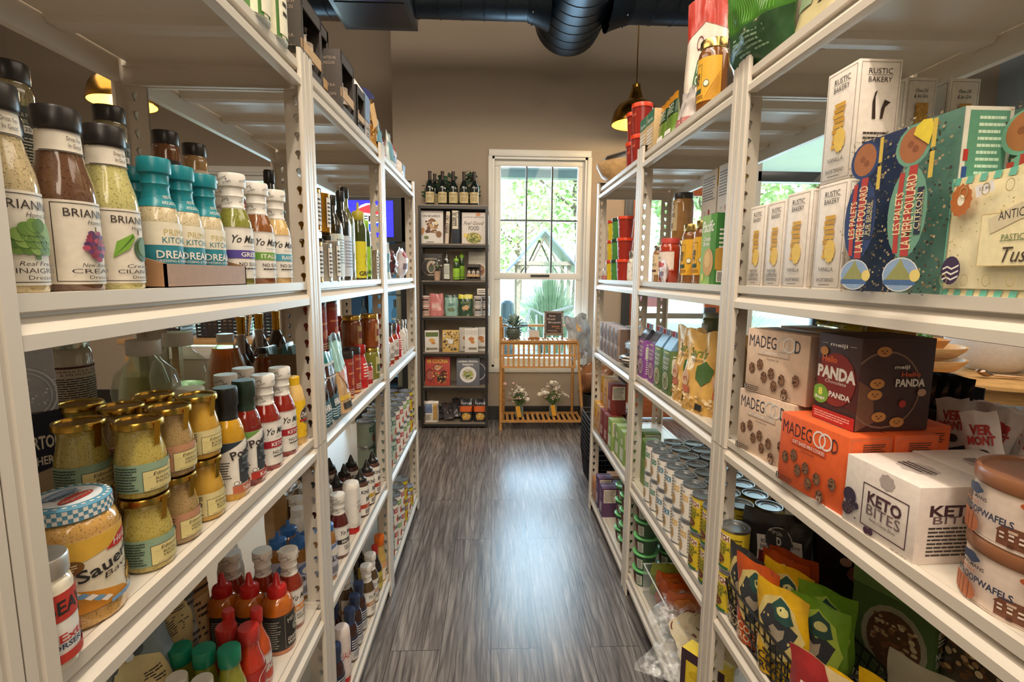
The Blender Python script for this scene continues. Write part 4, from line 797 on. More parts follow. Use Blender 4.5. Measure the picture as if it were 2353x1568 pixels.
def noodle():
    root=empty('noodle_bowl'); H=.07; Rr=.047; mb=MB(); mb.lathe([(Rr*.78,0),(Rr*.95,H-.008)],'p:3c5a40',28); 
    lay(mb,[('r',.36,.2,.62,.8,'p:6a2a24'),('x',30,.4,.2,.62,.7,.012,['p:c8a878','p:9a6a4a','p:e8d0a0','p:b04a2c']),('r',.66,.15,.84,.85,'p:c8d0c0'),('n',.68,.2,.82,.8,8,INK),('r',.1,.5,.3,.8,'p:1c4a34'),('n',.12,.55,.28,.75,2,WT)],Rr*PI,H-.01,lambda x,y,o:((Rr*(.78+.17*y/(H-.01))+.0006+o)*math.cos(x/Rr-PI/2),(Rr*(.78+.17*y/(H-.01))+.0006+o)*math.sin(x/Rr-PI/2),y),dx=Rr*.2)
    mb.obj('bowl_body',root); MB().lathe([(Rr*.95,H-.009),(Rr*1.06,H-.006),(Rr*1.06,H-.002),(Rr*.98,H),(Rr*.9,H-.002),(0,H-.002)],'k:74c47a',28).obj('lid',root); return root
K('noodle','bowl',noodle)
def stroop():
    H=.083; Rr=.072; root=empty('waffle_tin'); mb=MB(); mb.lathe([(Rr,0),(Rr*1.01,.002),(Rr,.004),(Rr,H*.8)],'p:e2cdbd',48)
    br='p:7a4a34'
    def house(x,w,h,gab): 
        o=[('r',x,.02,x+w,.02+h,br)]
        if gab=='m': o+=[('g',[(x-.004,.02+h),(x+w+.004,.02+h),(x+w*.82,.02+h+.13),(x+w*.18,.02+h+.13)],br),('r',x+w*.36,.04+h,x+w*.64,.09+h,'p:d8b8a0')]
        elif gab=='r': o+=[('e',x+w/2,.02+h,w/2,.15,br),('c',x+w/2,.05+h,.07,.014,'p:d8b8a0')]
        else: o+=[('g',[(x,.02+h),(x+w*.2,.02+h+.08),(x+w*.35,.02+h+.09),(x+w*.5,.02+h+.17),(x+w*.65,.02+h+.09),(x+w*.8,.02+h+.08),(x+w,.02+h)],br)]
        for r_ in range(2):
            for q in range(3): o.append(('r',x+w*(.1+.3*q),.08+h*(.28+.34*r_),x+w*(.26+.3*q),.08+h*(.44+.34*r_),'p:e8d4c4'))
        o.append(('r',x+w*.4,.02,x+w*.58,.02+h*.24,'p:5a3424')); return o
    art=[('r',0,0,1,1,'p:e2cdbd')]
    for x,w,h,g_ in ((.40,.07,.24,'m'),(.475,.10,.36,'m'),(.58,.10,.36,'r'),(.69,.09,.28,'s'),(.79,.1,.36,'m'),(.02,.09,.34,'r'),(.90,.09,.3,'s')): art+=house(x,w,h,g_)
    art+=[T('DAELMANS',.335,.70,.07,INK,.08,bold=.02),('e',.33,.84,.03,.1,'p:34405a',0,5),T('Caramel',.31,.60,.08,'p:c8683a',.08,shear=.3),T('STROOPWAFELS',.36,.46,.13,'p:3a3f52',.16,bold=.03),('e',.30,.16,.06,.22,'p:b8683a')]
    for i in range(5): art+=[('r',.255+.02*i,.0,.257+.02*i,.34,'p:8a4424')]
    art+=[('e',.46,.86,.014,.06,'p:b8582c'),('e',.50,.74,.017,.07,'p:b8582c'),('e',.64,.8,.05,.03,'p:f0e0d4'),('e',.66,.1,.04,.08,'p:3a4a7a'),('e',.70,.07,.03,.05,'p:efe4dc')]
    Wd=2*PI*Rr; lay(mb,art,Wd*.999,H*.78,lambda x,y,o:((Rr+.0005+o)*math.cos(x/Rr-PI),(Rr+.0005+o)*math.sin(x/Rr-PI),.004+y),dx=Rr*.12)
    mb.obj('tin_body',root); ml=MB(); ml.lathe([(Rr*1.0,H*.8),(Rr*1.03,H*.8),(Rr*1.04,H*.83),(Rr*1.04,H*.96),(Rr*1.02,H),(Rr*.96,H),(Rr*.94,H-.003),(0,H-.003)],'k:8a5a3c',48); lay(ml,[('r',.2,.55,.55,.8,'p:d8c8c0'),('n',.25,.58,.5,.78,3,'p:8a4a34'),('n',.3,.2,.8,.5,6,'p:d0a88c')],Rr*1.5,Rr*1.5,lambda x,y,o:(Rr*.75-y,x-Rr*.75,H-.0028+o)); ml.obj('lid',root); return root
K('stroop','tin',stroop)
# printed cartons
def cookie_stack(x,y0,w,n,dy,col='p:d9a93c',big='p:e6c25a'):
    o=[]
    for i in range(n): o+=[('r',x-w+.02*((i*7)%3-1),y0+dy*i,x+w+.02*((i*7)%3-1),y0+dy*(i+.82),(col,'p:c8962c')[i%2])]
    return o+[('e',x+w*.5,y0+dy*1.5,w*1.05,dy*2.4,big,0,12)]
def rustic(key,w1,w2,H=.175,b=None,side=None):
    fr=[('o',.05,.025,.95,.975,'p:9a8a7c',.0007),T('RUSTIC',.5,.90,.05,INK,.5),('r',.2,.865,.8,.868,INK),T('BAKERY',.5,.83,.05,INK,.5)]+cookie_stack(.5,.30,.17,9,.045)+[T(w1,.5,.2,.04,INK,.5)]+([T(w2,.5,.15,.045,INK,.6)] if w2 else [])+[T('SHORTBREAD',.5,.1,.035,INK,.6),('n',.3,.045,.7,.06,1,INK)]
    sd=[('o',.05,.025,.95,.975,'p:9a8a7c',.0007),T('RUSTIC',.5,.90,.045,INK,.55),('r',.2,.865,.8,.868,INK),T('BAKERY',.5,.83,.045,INK,.55),('g',[(.38,.5),(.46,.5),(.42,.68),(.46,.74),(.4,.72),(.36,.64)],'p:3a2a20'),('g',[(.56,.5),(.62,.5),(.66,.6),(.78,.64),(.64,.66),(.57,.58)],'p:3a2a20'),('n',.2,.12,.8,.4,7,INK)]
    K(key,'box',lambda:carton('shortbread_box',.07,.058,H,'p:ece2d6',f=fr,n=sd,p=sd,t=[('o',.05,.05,.95,.95,'p:9a8a7c')]))
rustic('rust_v','VANILLA',''); rustic('rust_l','MEYER','LEMON')
def poulard(key,c1,c2,w,lemon):
    orn=[('x',420,.0,.0,1,1,.022,['p:b8a47c','p:8c7c60','p:4a4238']),('e',.5,.47,.38,.26,c1),('e',.5,.84,.34,.115,c1)]
    fr=[('r',0,0,1,1,c2)]+orn+[('e',.5,.845,.27,.1,'p:a8683a'),('e',.45,.85,.06,.02,'p:8a4f2a'),('e',.55,.82,.06,.02,'p:8a4f2a'),('g',[(.30,.24),(.40,.24),(.37,.47),(.40,.70),(.30,.70),(.27,.47)],'p:b8382c'),('g',[(.46,.22),(.62,.22),(.59,.47),(.64,.73),(.48,.73),(.45,.47)],'p:b8382c'),T('LES PALETS',.33,.47,.06,'p:e8d8a8',.24,rot=90,bold=.01),T('LA MERE POULARD',.54,.47,.075,'p:e8d8a8',.42,rot=90,bold=.01),('r',.68,.34,.80,.60,'p:23283c'),T(w,.72,.47,.04,'p:e8d8a8',.2,rot=90),T('French Shortbreads',.785,.47,.014,'p:e8d8a8',.22,rot=90),('e',.5,.115,.36,.1,'p:e8e4dc'),('e',.5,.115,.34,.094,'p:8fa8c8'),('g',[(.2,.08),(.42,.17),(.5,.21),(.58,.16),(.8,.08)],'p:9a9a58'),('r',.18,.055,.82,.085,'p:4a6a9a'),('e',.80,.11,.1,.035,'p:e8d078'),('r',.84,.8,.92,.95,'p:d8b84a'),('r',.84,.64,.92,.78,'p:d8b84a')]
    if lemon: fr+=[('g',[(.5,.9),(.8,.82),(.86,.9),(.82,.955),(.66,.965),(.54,.94)],'p:e8cf3a')]
    sd=[('r',0,0,1,1,'p:e2d8c8'),('r',.1,.62,.92,.98,'p:5f9478'),('n',.3,.64,.88,.96,9,'p:cfe0c8'),('r',.04,.72,.14,.78,'p:b8322c'),('r',.04,.63,.14,.69,'p:2f4a8a'),('n',.15,.28,.9,.58,12,INK),('u',.5,.15,.9,.26),('r',0,0,1,.12,c1)]
    K(key,'box',lambda:carton('biscuit_box',.062,.085,.232,'p:e2d8c8',f=fr,n=sd,p=sd))
poulard('poul_b','p:2a3c6c','p:243052','PUR BEURRE',False); poulard('poul_g','p:6f9f86','p:5c8472','CITRON',True)
def madegood(key,c,word,H=.14,Wd=.165,D=.08):
    dk='p:3a3a48' if c!='p:e0602c' else 'p:4a2c34'; ck=[]
    rng=random.Random(5)
    for x,y in ((.12,.38),(.26,.46),(.34,.28),(.46,.36),(.52,.18),(.64,.30),(.70,.10),(.86,.34)):
        ck+=[('e',x,y,.052,.085,'p:6a4a38',0,7),('e',x,y,.036,.06,'p:8a6448')]+[('e',x+rng.uniform(-.03,.03),y+rng.uniform(-.04,.04),.008,.011,'p:3a2418') for _ in range(6)]
    fr=[T('MADEG',.27,.82,.19,dk,.46),('c',.61,.82,.115,.026,'p:cfc8c0' if c!='p:e0602c' else 'p:f0e0d8'),('c',.70,.82,.115,.026,'p:e2dcd4' if c!='p:e0602c' else 'p:f0e0d8'),T('D',.83,.82,.19,dk,.08),('r',.2,.62,.72,.70,'p:d0b8a4' if c!='p:e0602c' else 'p:d0502c'),T('SOFT BAKED MINI COOKIES',.46,.66,.05,'p:f0e4d8',.48,bold=.01),T(word,.46,.57,.035,INK,.2)]+ck+[('r',.02,.03,.07,.12,INK),T('5',.045,.075,.07,WT,.025),('n',.09,.03,.3,.12,3,INK),('c',.7,.06,.035,.006,WT),('c',.78,.05,.035,.006,INK)]
    sd=[('o',.05,.03,.95,.97,'p:a88a74',.0006),('e',.5,.62,.2,.1,'p:6a4a38',0,7),('e',.6,.45,.16,.08,'p:7a5440',0,7),('e',.3,.4,.08,.04,'p:3a5a34'),('x',16,.2,.35,.8,.72,.03,['p:3a2418','p:8a3a2c','p:6a7a3a']),T('MADE',.38,.16,.16,dk,.16,rot=90),T('GOOD',.62,.16,.16,dk,.16,rot=90),('n',.3,.78,.85,.92,5,INK)]
    K(key,'box',lambda:carton('cookie_box',D,Wd,H,c,f=fr,n=sd,p=sd,t=[('n',.2,.3,.8,.7,5,'p:a87a60')]))
madegood('made_c','p:dcbfa6','Chocolate Chip'); madegood('made_o','p:e0602c','Snickerdoodle',H=.135)
def panda():
    dk='p:4a3230'; ck=[]
    for x,y in ((.3,.86),(.24,.52),(.22,.40),(.3,.16),(.55,.10)): ck+=[('e',x,y,.10,.055,'p:c88a4a'),('e',x-.03,y+.008,.012,.008,'p:5a3420'),('e',x+.03,y+.008,.012,.008,'p:5a3420'),('e',x,y-.015,.025,.006,'p:7a4424')]
    fr=[('g',[(0,0),(.25,.1),(.2,.45),(0,.55)],'p:7a5240'),('c',.35,.45,.42,.02,'p:8a6a58')]+ck+[T('meiji',.55,.70,.04,WT,.2,bold=.02),T('Hello',.68,.62,.05,'p:d85a2c',.26,bold=.02),T('PANDA',.68,.53,.08,WT,.4,bold=.04),('e',.85,.42,.06,.04,'p:c8a088'),('e',.6,.3,.05,.04,'p:b8382c')]
    sd=[('g',[(0,.3),(1,.2),(1,.62),(.5,.75),(0,.7)],'p:5a2420'),T('meiji',.5,.89,.04,WT,.4,bold=.02),('r',.1,.89,.24,.894,WT),('r',.76,.89,.9,.894,WT),('e',.5,.5,.45,.3,'p:8a2c24'),T('Hello',.32,.72,.07,'p:e0662c',.36,bold=.03),T('PANDA',.5,.57,.13,WT,.9,bold=.05),T('Chocolate',.5,.47,.04,WT,.5,shear=.2),('e',.16,.3,.2,.11,'p:7aa83a'),T('8',.16,.33,.08,'p:f0e86a',.1,bold=.04),T('Bags',.16,.26,.035,WT,.24,bold=.02),T('PANDA',.62,.33,.06,WT,.5,bold=.04),('r',0,0,1,.14,'p:b8241c'),('n',.05,.03,.95,.11,3,'p:e8b8a8'),('e',.18,.8,.1,.05,'p:c88a4a')]
    return carton('biscuit_box',.135,.10,.158,dk,f=sd,n=fr,p=fr,t=[('n',.2,.3,.8,.7,2,'p:6a4a44')])
K('panda','box',panda)
def keto():
    root=None; fr=[('o',.28,.12,.90,.72,'p:4a3038',.0016),('e',.6,.86,.1,.1,'p:b8aaa4',0,8),T('KETO',.59,.55,.16,'p:4a2c34',.46,bold=.03),T('BITES',.59,.38,.15,'p:6a5458',.46),T('With Cocoa Bites',.59,.25,.04,INK,.36),('e',.1,.42,.10,.12,'p:3a2c40'),('e',.07,.22,.08,.09,'p:4a3a40'),('e',.18,.32,.07,.06,'p:3a2a38'),('x',24,.02,.12,.22,.4,.014,['p:3a2c34','p:5a4650','p:6a6a78']),('e',.40,.08,.04,.05,'p:4a2c40',40),('e',.46,.09,.04,.05,'p:4a2c40',-40),T('NET WT 6.35 oz',.85,.05,.03,INK,.2)]
    sd=[T('KETO',.5,.70,.14,'p:4a2c34',.7,bold=.03),T('BITES',.5,.58,.10,'p:6a5458',.6),('n',.15,.1,.85,.5,8,INK)]
    o=carton('chocolate_box',.115,.135,.112,'p:e2d6cc',f=fr,n=sd,p=sd,t=[('e',.5,.5,.2,.2,'p:b8aaa4',0,8),('n',.3,.4,.7,.6,3,INK)])
    return o
K('keto','box',keto)
def antica():
    te='p:6fc0a8'; cr='p:eee0b0'; fr=[('r',0,0,1,1,cr)]
    for i in range(9):
        x=i/9
        fr+=[('g',[(x,0),(x+.055,0),(x+.07,.06),(x+.015,.06)],te),('g',[(x,.94),(x+.055,.94),(x+.07,1),(x+.015,1)],te)]
    fr+=[('r',0,0,.012,1,te),('r',.03,.07,.97,.93,'p:f0e4ba'),('x',130,.04,.08,.96,.92,.006,['p:c8b478','p:b8a468','p:d8c890']),('r',.34,.25,.96,.66,'p:efe2b4'),('o',.34,.25,.96,.66,'p:c8a868',.001),('e',.15,.80,.09,.13,'p:b8682c',0,12),('e',.15,.80,.03,.045,'p:f0e8d0'),('e',.13,.22,.085,.12,'p:3f2a4a')]+[('g',[(.06,.15+.045*i),(.10,.17+.045*i),(.14,.15+.045*i),(.20,.18+.045*i),(.20,.165+.045*i),(.14,.135+.045*i),(.10,.155+.045*i),(.06,.135+.045*i)],WT) for i in range(3)]
    fr+=[('g',[(.40,.62),(.62,.72),(.9,.72),(.9,.60),(.64,.60),(.42,.5)],'p:d8caa8'),T('ANTICA PASTA',.68,.655,.07,INK,.42,rot=4),T('PASTICCERIA',.66,.47,.045,'p:6a7a48',.3),('r',.5,.44,.72,.445,'p:6a7a48'),T('Tuscan',.7,.34,.12,'p:4a3a2c',.36,shear=.4),('g',[(.26,.89),(.40,.92),(.42,.84),(.28,.80)],'p:e8e4e0'),T('12.99',.34,.865,.03,INK,.08)]
    for i in range(10):
        cx,cy=(.08+.09*i,.86 if i%2 else .14); fr+=[('c',cx,cy,.05,.008,'p:b8a468')]
    return carton('cookie_tin',.05,.25,.165,te,f=fr,n=[('r',0,0,1,1,te)],p=[('r',0,0,1,1,te)])
K('antica','tin',antica)
K('oliveoilbox','box',lambda:carton('cracker_box',.05,.1,.24,'p:e4dccf',f=[('o',.06,.03,.94,.97,'p:8a8078',.001),T('Olive Oil',.5,.88,.035,INK,.4,shear=.3),T('& Sel Gris',.5,.83,.035,INK,.45,shear=.3),('x',60,.32,.3,.68,.74,.05,['p:d0a048','p:b98630','p:e0b868']),('r',.3,.28,.7,.76,'p:cf9e46'),('x',30,.32,.3,.68,.74,.03,['p:e0b868','p:b98630'])],n=[('o',.1,.03,.9,.97,'p:8a8078'),('e',.5,.4,.3,.08,'p:8a3a2c')],p=[('o',.1,.03,.9,.97,'p:8a8078'),('e',.5,.4,.3,.08,'p:8a3a2c'),('n',.2,.5,.8,.9,8,INK)]))
K('fruitbox','box',lambda:carton('fruit_cake_box',.04,.2,.25,'p:eadfc4',f=[('o',.01,.01,.99,.99,'p:7a6a58',.0015),('x',90,.12,.1,.95,.82,.07,['p:a83a3a','p:c8782c','p:7a4a8a','p:4a7a3a','p:d8a84a','p:8a2c34','p:b8a0c0','p:e0c880']),('e',.4,.45,.14,.12,'p:c88a2c'),('c',.4,.45,.08,.02,'p:8a5a1c')],n=[('r',0,0,1,1,'p:ddd2bc')],p=[('r',0,0,1,1,'p:ddd2bc')]))
K('simple','box',lambda:carton('cracker_box',.055,.115,.215,'p:e8e0d8',f=[('n',.08,.55,.92,.92,9,'p:7a828c'),('e',.6,.2,.14,.12,'p:c89a5a'),('e',.45,.12,.1,.07,'p:d8a868'),('e',.55,.38,.05,.05,'p:b83a2c'),('x',16,.15,.08,.5,.4,.02,['p:8a4a34','p:6a8a4a'])],n=[('r',0,.74,1,1,'p:dda82c'),T('Simple',.5,.90,.06,'p:4a3a2c',.7),T('Mills',.5,.82,.05,'p:4a3a2c',.45),('n',.15,.5,.85,.7,4,'p:8a5a34'),('e',.5,.36,.3,.08,'p:a83a34')],p=[('r',0,.74,1,1,'p:dda82c'),T('Simple',.5,.90,.06,'p:4a3a2c',.7),T('Mills',.5,.82,.05,'p:4a3a2c',.45),('n',.15,.5,.85,.7,4,'p:8a5a34'),('e',.5,.36,.3,.08,'p:a83a34')],t=[('r',0,0,1,1,'p:dda82c')]))
def pacific(): return carton('broth_carton',.06,.092,.19,'p:4f8a3a',f=[('g',[(0,0),(.7,0),(.6,1),(0,1)],'p:8ab04a'),T('Pacific',.46,.84,.16,WT,.8,shear=.3,bold=.02),T('Chicken',.4,.66,.06,WT,.5,bold=.02),T('Broth',.38,.59,.06,WT,.4,bold=.02),('e',.55,.32,.36,.2,'p:c8963c'),('e',.5,.36,.2,.12,'p:ddb45a'),('e',.2,.1,.1,.06,'p:c8c85a')],n=[('n',.15,.5,.85,.8,5,WT),('u',.2,.05,.8,.2)],p=[('r',0,0,1,1,'p:3a7a34'),('n',.15,.5,.85,.8,5,WT),('r',.1,.04,.7,.2,WT),('u',.15,.05,.65,.18),('e',.2,.36,.4,.16,'p:c8963c')],t=[('r',0,0,1,1,'p:3a7a34')])
K('pacific','carton',pacific)
def brothc():
    root=empty('broth_carton'); b=carton('carton_body',.07,.09,.22,'p:3a7a3a',f=[('n',.1,.4,.9,.8,8,'p:cfe0b8'),T('Make Ours Yours',.5,.86,.04,WT,.7),('e',.3,.3,.25,.1,'p:c8a87a'),('r',.3,.04,.9,.16,WT),('u',.35,.05,.85,.15)],n=[('n',.1,.3,.9,.8,8,'p:cfe0b8')],p=[('n',.1,.3,.9,.8,8,'p:cfe0b8')]); b.parent=root
    MB().lathe([(.016,.22),(.018,.222),(.018,.237),(.016,.24),(0,.24)],'k:3fae5a',18).obj('cap',root); return root
K('brothc','carton',brothc)
K('delallo','box',lambda:carton('pasta_box',.05,.09,.205,'p:e6ded2',f=[('r',.1,.82,.9,.95,'p:23283c'),T('DELALLO',.5,.885,.07,WT,.7,bold=.02),T('Italian',.5,.74,.05,INK,.4,shear=.3),T('cookies',.5,.64,.05,INK,.4,shear=.3)]))
def gable(key,c,c2,word):
    def b():
        D,Wd,H=.06,.07,.15; root=empty('cereal_carton'); q=carton('carton_body',D,Wd,H,c,f=[('n',.2,.9,.8,.97,1,'p:e8e4a0'),T("NATURE'S",.5,.80,.07,WT,.74,bold=.01),T('PERFECT',.5,.70,.07,WT,.66,bold=.01),('n',.15,.55,.85,.64,2,WT),('e',.5,.3,.36,.2,c2),('c',.5,.3,.19,.02,'p:e8d8c0'),('x',22,.3,.16,.7,.42,.05,['p:b8a078','p:7a5a48','p:d8c8a0'])],n=[('n',.15,.1,.85,.9,14,WT)],p=[('n',.15,.1,.85,.9,14,WT),('r',.1,.5,.9,.8,'p:d8dcc8')]); q.parent=root
        mb=MB(); mb.prism([(-D/2,H),(D/2,H),(.004,H+.04),(-.004,H+.04)],-Wd/2,Wd/2,word); mb.obj('gable_top',root)
        f=MB(); f.box(-.002,-Wd/2,H+.038,.002,Wd/2,H+.06,'p:d8d4dc'); f.box(.0022,-Wd/2+.004,H+.042,.003,-Wd/2+.028,H+.058,'p:a8283c'); f.box(.0022,-Wd/2+.036,H+.042,.003,Wd/2-.004,H+.058,'p:6a88b8'); f.obj('sealed_ridge',root); return root
    K(key,'carton',b)
gable('gab_p','p:8a4a98','p:a878b0','k:4a4a58'); gable('gab_g','p:5a7440','p:8a9a68','k:7aa4c8')
def teabox(key,c,c2,H=.15): K(key,'box',lambda:carton('tea_box',.075,.075,H,c,f=[('r',.12,.12,.88,.5,c2),('e',.5,.68,.22,.1,c2),('n',.2,.15,.8,.45,5,WT)],n=[('r',.1,.1,.9,.9,c2),('n',.15,.15,.85,.85,10,'p:e8dcc8')],p=[('r',.08,.5,.92,.95,'p:e8dcc8'),('n',.12,.52,.88,.92,9,INK)],t=[('r',.42,0,.58,1,c2)]))
teabox('tea_y','p:d8a41c','p:c8781c'); teabox('tea_o','p:cfa06a','p:b8704a'); teabox('tea_r','p:7a2c26','p:9a4a40'); teabox('tea_p','p:5a3a5c','p:8a6a8c',.13); teabox('tea_t','p:c8884a','p:a85c34',.12); teabox('tea_g','p:8aa45a','p:cfd8b8',.15)
K('cube','box',lambda:carton('rice_cracker_box',.07,.075,.075,'p:9a8478',f=[('x',40,.05,.05,.95,.95,.05,['p:c8b8ac','p:7a6058','p:b8a094']),('e',.5,.5,.2,.25,'p:6a5048')],n=[('r',.1,0,.9,1,'p:a8784a')],p=[('r',.1,0,.9,1,'p:7a6458')],t=[('r',.02,.02,.98,.98,'p:c0b4b8'),('r',.1,.35,.9,.65,'p:d8d0d4')]))
K('nutbox','box',lambda:carton('cereal_box',.06,.085,.17,'p:7a9a52',f=[('r',.05,.6,.95,.95,'p:5f8a3c')],n=[('r',.05,.3,.95,.92,'p:dfe4dc'),('n',.1,.32,.9,.9,14,INK),('r',0,0,1,.22,'p:94b060')],p=[('r',.05,.3,.95,.92,'p:dfe4dc'),('n',.1,.32,.9,.9,14,INK),('r',0,0,1,.22,'p:94b060')]))
K('slimbox','box',lambda:carton('snack_bar_box',.12,.032,.12,'p:ddd8cc',f=[('n',.1,.1,.9,.9,6,INK)],t=[('r',0,.4,1,.6,'p:6a6a5c'),('e',.5,.2,.2,.12,INK)]))
K('salt','box',lambda:carton('salt_box',.1,.155,.20,'p:b9bcc6',f=[('g',[(0,.86),(1,1),(0,1)],'p:2a3450'),T('REMARKABLY VERSATILE',.72,.80,.04,INK,.36),('n',.5,.48,.95,.76,7,'p:5a5e6c'),T('Together',.66,.42,.035,INK,.25,shear=.3),('c',.75,.12,.2,.012,'p:e8ecf4'),('c',.75,.12,.17,.008,'p:dfe6f0'),('x',40,.5,.05,1,.36,.008,['p:eef2f8']),('n',.45,.08,.66,.36,6,'p:5a5e6c')],n=[('n',.1,.1,.9,.9,12,'p:5a5e6c')]))
K('salt2','box',lambda:carton('salt_box',.1,.155,.20,'p:b8a488',f=[('g',[(.08,.42),(.12,.98),(1,1),(1,.62)],'p:23263c'),('e',.62,.84,.03,.05,'p:cfc8b8'),('r',.61,.72,.63,.82,'p:cfc8b8'),T('MORTON',.83,.79,.09,'p:e8e0d0',.32,bold=.03),T('KOSHER',.80,.66,.06,'p:e8e0d0',.24,bold=.02),T('REMARKABLY',.6,.36,.05,'p:8a4a34',.3),('n',.4,.08,.95,.3,5,'p:7a5a4a')]))
# gift boxes of oils with open windows
def gift(key,H,Wd=.14):
    def b():
        D=.07; root=empty('oil_gift_box'); k='p:4a423c'; mb=MB(); t=.003
        mb.box(-D/2,-Wd/2,0,D/2,Wd/2,t,k).box(-D/2,-Wd/2,H-t,D/2,Wd/2,H,k).box(-D/2,-Wd/2,0,-D/2+t,Wd/2,H,k).box(-D/2,-Wd/2,0,D/2,-Wd/2+t,H,k).box(-D/2,Wd/2-t,0,D/2,Wd/2,H,k)
        mb.box(D/2-t,-Wd/2,H-.03,D/2,Wd/2,H,k).box(D/2-t,-Wd/2,H*.24,D/2,Wd/2,H*.24+.025,'p:c8a478').box(D/2-t,-Wd/2,0,D/2,Wd/2,.02,k).box(D/2-t,-Wd/2,0,D/2,-Wd/2+.012,H,k).box(D/2-t,Wd/2-.012,0,D/2,Wd/2,H,k)
        lay(mb,[T('CRAFTED IN',.5,.86,.05,'p:a89684',.6),T('OREGON',.5,.78,.05,'p:a89684',.5),T('EXTRA',.5,.42,.05,'p:a89684',.5),T('VIRGIN',.5,.28,.05,'p:a89684',.55),T('OLIVE',.5,.14,.05,'p:a89684',.5)],D,H,lambda x,y,o:(x-D/2,-Wd/2-.0004-o,y)); mb.obj('gift_carton',root)
        for i in range(3):
            y=-Wd/2+Wd*(i+.5)/3; q=MB(); q.lathe([(0.001,.004),(.018,.004),(.019,.01),(.019,H*.55),(.008,H*.68),(.008,H*.78),(.010,H*.8),(.010,H*.86),(0,H*.86)],'g:2c1e16',16,c=(0,y,0)); o=q.obj('sample_bottle',root)
            l=MB(); Rr=.0195; Hh=H*.3; lay(l,[('r',0,0,1,1,'p:d8c8b8'),T('D',.5,.45,.3,INK,.3,bold=.04)],Rr*2,Hh,lambda x,y2,o2,y=y:((Rr+.0005+o2)*math.cos(x/Rr-1),y+(Rr+.0005+o2)*math.sin(x/Rr-1),H*.3+y2),dx=Rr*.3); l.obj('sample_label',o)
        return root
    K(key,'box',b)
gift('gift',.165); gift('gift_tall',.215,.16)
# bags
def kb(key,cat,*a,**k): K(key,cat,lambda:bag(*a,**k))
kb('flour','bag','flour_bag',.1,.19,.06,'f:e2dcd6',[('r',.15,.35,.85,.85,'p:7f98b8'),T('FARINE',.5,.22,.08,INK,.6),('n',.2,.05,.8,.15,2,INK)],kind='brick',wr=.002)
kb('pasta','bag','pasta_bag',.15,.21,.08,'f:c08a3c',[('x',90,.05,.08,.95,.7,.03,['f:d8a24a','f:a86a24','f:e0b868']),('g',[(0,.62),(1,.95),(1,1),(0,1)],'p:2f3468'),('g',[(.5,.3),(.9,.5),(.9,.85),(.5,.7)],'p:d8b078')],kind='stand',wr=.004,seed=2)
kb('redbag','bag','snack_bag',.11,.17,.06,'f:a8382c',[('r',.1,.1,.9,.55,'p:e0d4d8'),('n',.2,.2,.8,.5,4,'p:8a2c34'),('r',0,.8,1,1,'p:2c2826')],kind='stand',wr=.004,seed=5)
kb('whitered','bag','snack_bag',.12,.15,.06,'f:dcd4dc',[('e',.5,.8,.35,.12,'p:b83a34'),('r',.1,.3,.9,.5,'p:8a7a8c')],kind='pillow',wr=.005,seed=7)
kb('tealbag','bag','snack_bag',.1,.15,.05,'f:c8d8d8',[('r',.1,.2,.9,.7,'p:6aa0b0')],kind='stand',wr=.004,seed=1)
kb('silver','bag','coffee_pouch',.12,.225,.06,'f:c9a478',[('g',[(0,.98),(0,.55),(.4,.5),(1,.62),(1,.98)],'f:9ac8c0'),('r',0,.9,1,1,'f:3a4a50'),('g',[(.2,.5),(1,.6),(1,.25),(.6,.3)],'f:c8988c'),('r',.1,.16,.9,.22,'p:d8b040'),('r',.15,.05,.85,.13,'p:3a342c')],[('n',.2,.1,.8,.8,12,'p:8a6a44')],kind='stand',wr=.004,seed=4)
kb('fire','bag','sauce_pouch',.075,.185,.05,'f:4a2c22',[('r',0,.84,1,1,'f:1f7f80'),('r',0,.80,1,.84,'p:cfd8d0'),('g',[(0,.3),(.3,.42),(.5,.34),(.7,.5),(1,.42),(1,.0),(0,.0)],'p:2c4a52'),T('FIRE',.5,.25,.09,WT,.6,bold=.03),('n',.1,.04,.9,.18,4,'p:b8d0d8'),('r',0,.62,1,.64,'p:c8b8a8')],kind='stand',wr=.003,seed=6)
kb('clam','bag','berry_punnet_bag',.14,.14,.09,'f:5a3238',[('x',26,.05,.05,.95,.9,.07,['f:3a3438','f:7a2c34','f:c8c4cc','f:8a3a44'])],kind='pillow',wr=.006,seed=3)
kb('tort','bag','chip_bag',.17,.26,.06,'f:b8a478',[('r',.0,.1,1,.9,'f:cdb984'),('n',.08,.5,.92,.88,20,INK),('n',.1,.12,.9,.45,18,INK),('g',[(.46,0),(.52,0),(.56,.6),(.5,1),(.48,.6)],'f:4a5a62')],kind='stand',wr=.006,seed=8)
kb('tort2','bag','chip_bag',.17,.27,.06,'f:7f8a8c',[('g',[(.1,.1),(.9,.1),(.8,.6),(.45,.75),(.15,.5)],'f:d8c490'),('n',.18,.12,.8,.55,22,INK),('g',[(.5,.7),(.62,.72),(.58,1),(.5,.9)],'f:33424c'),('x',14,.3,.7,.7,.95,.04,['f:e8ecf0','f:4a5258'])],kind='stand',wr=.008,seed=9)
kb('kraft','bag','granola_bag',.13,.25,.07,'f:b08a5c',[('n',.1,.5,.9,.92,9,INK),('r',.1,.1,.9,.42,'p:c8a878'),('n',.15,.14,.85,.4,6,INK),('r',.1,.46,.9,.48,INK)],kind='brick',wr=.004,seed=11)
kb('graypouch','bag','granola_bag',.13,.25,.06,'f:8a8a84',[('n',.05,.05,.95,.95,22,'p:4a4a48')],kind='brick',wr=.004,seed=12)
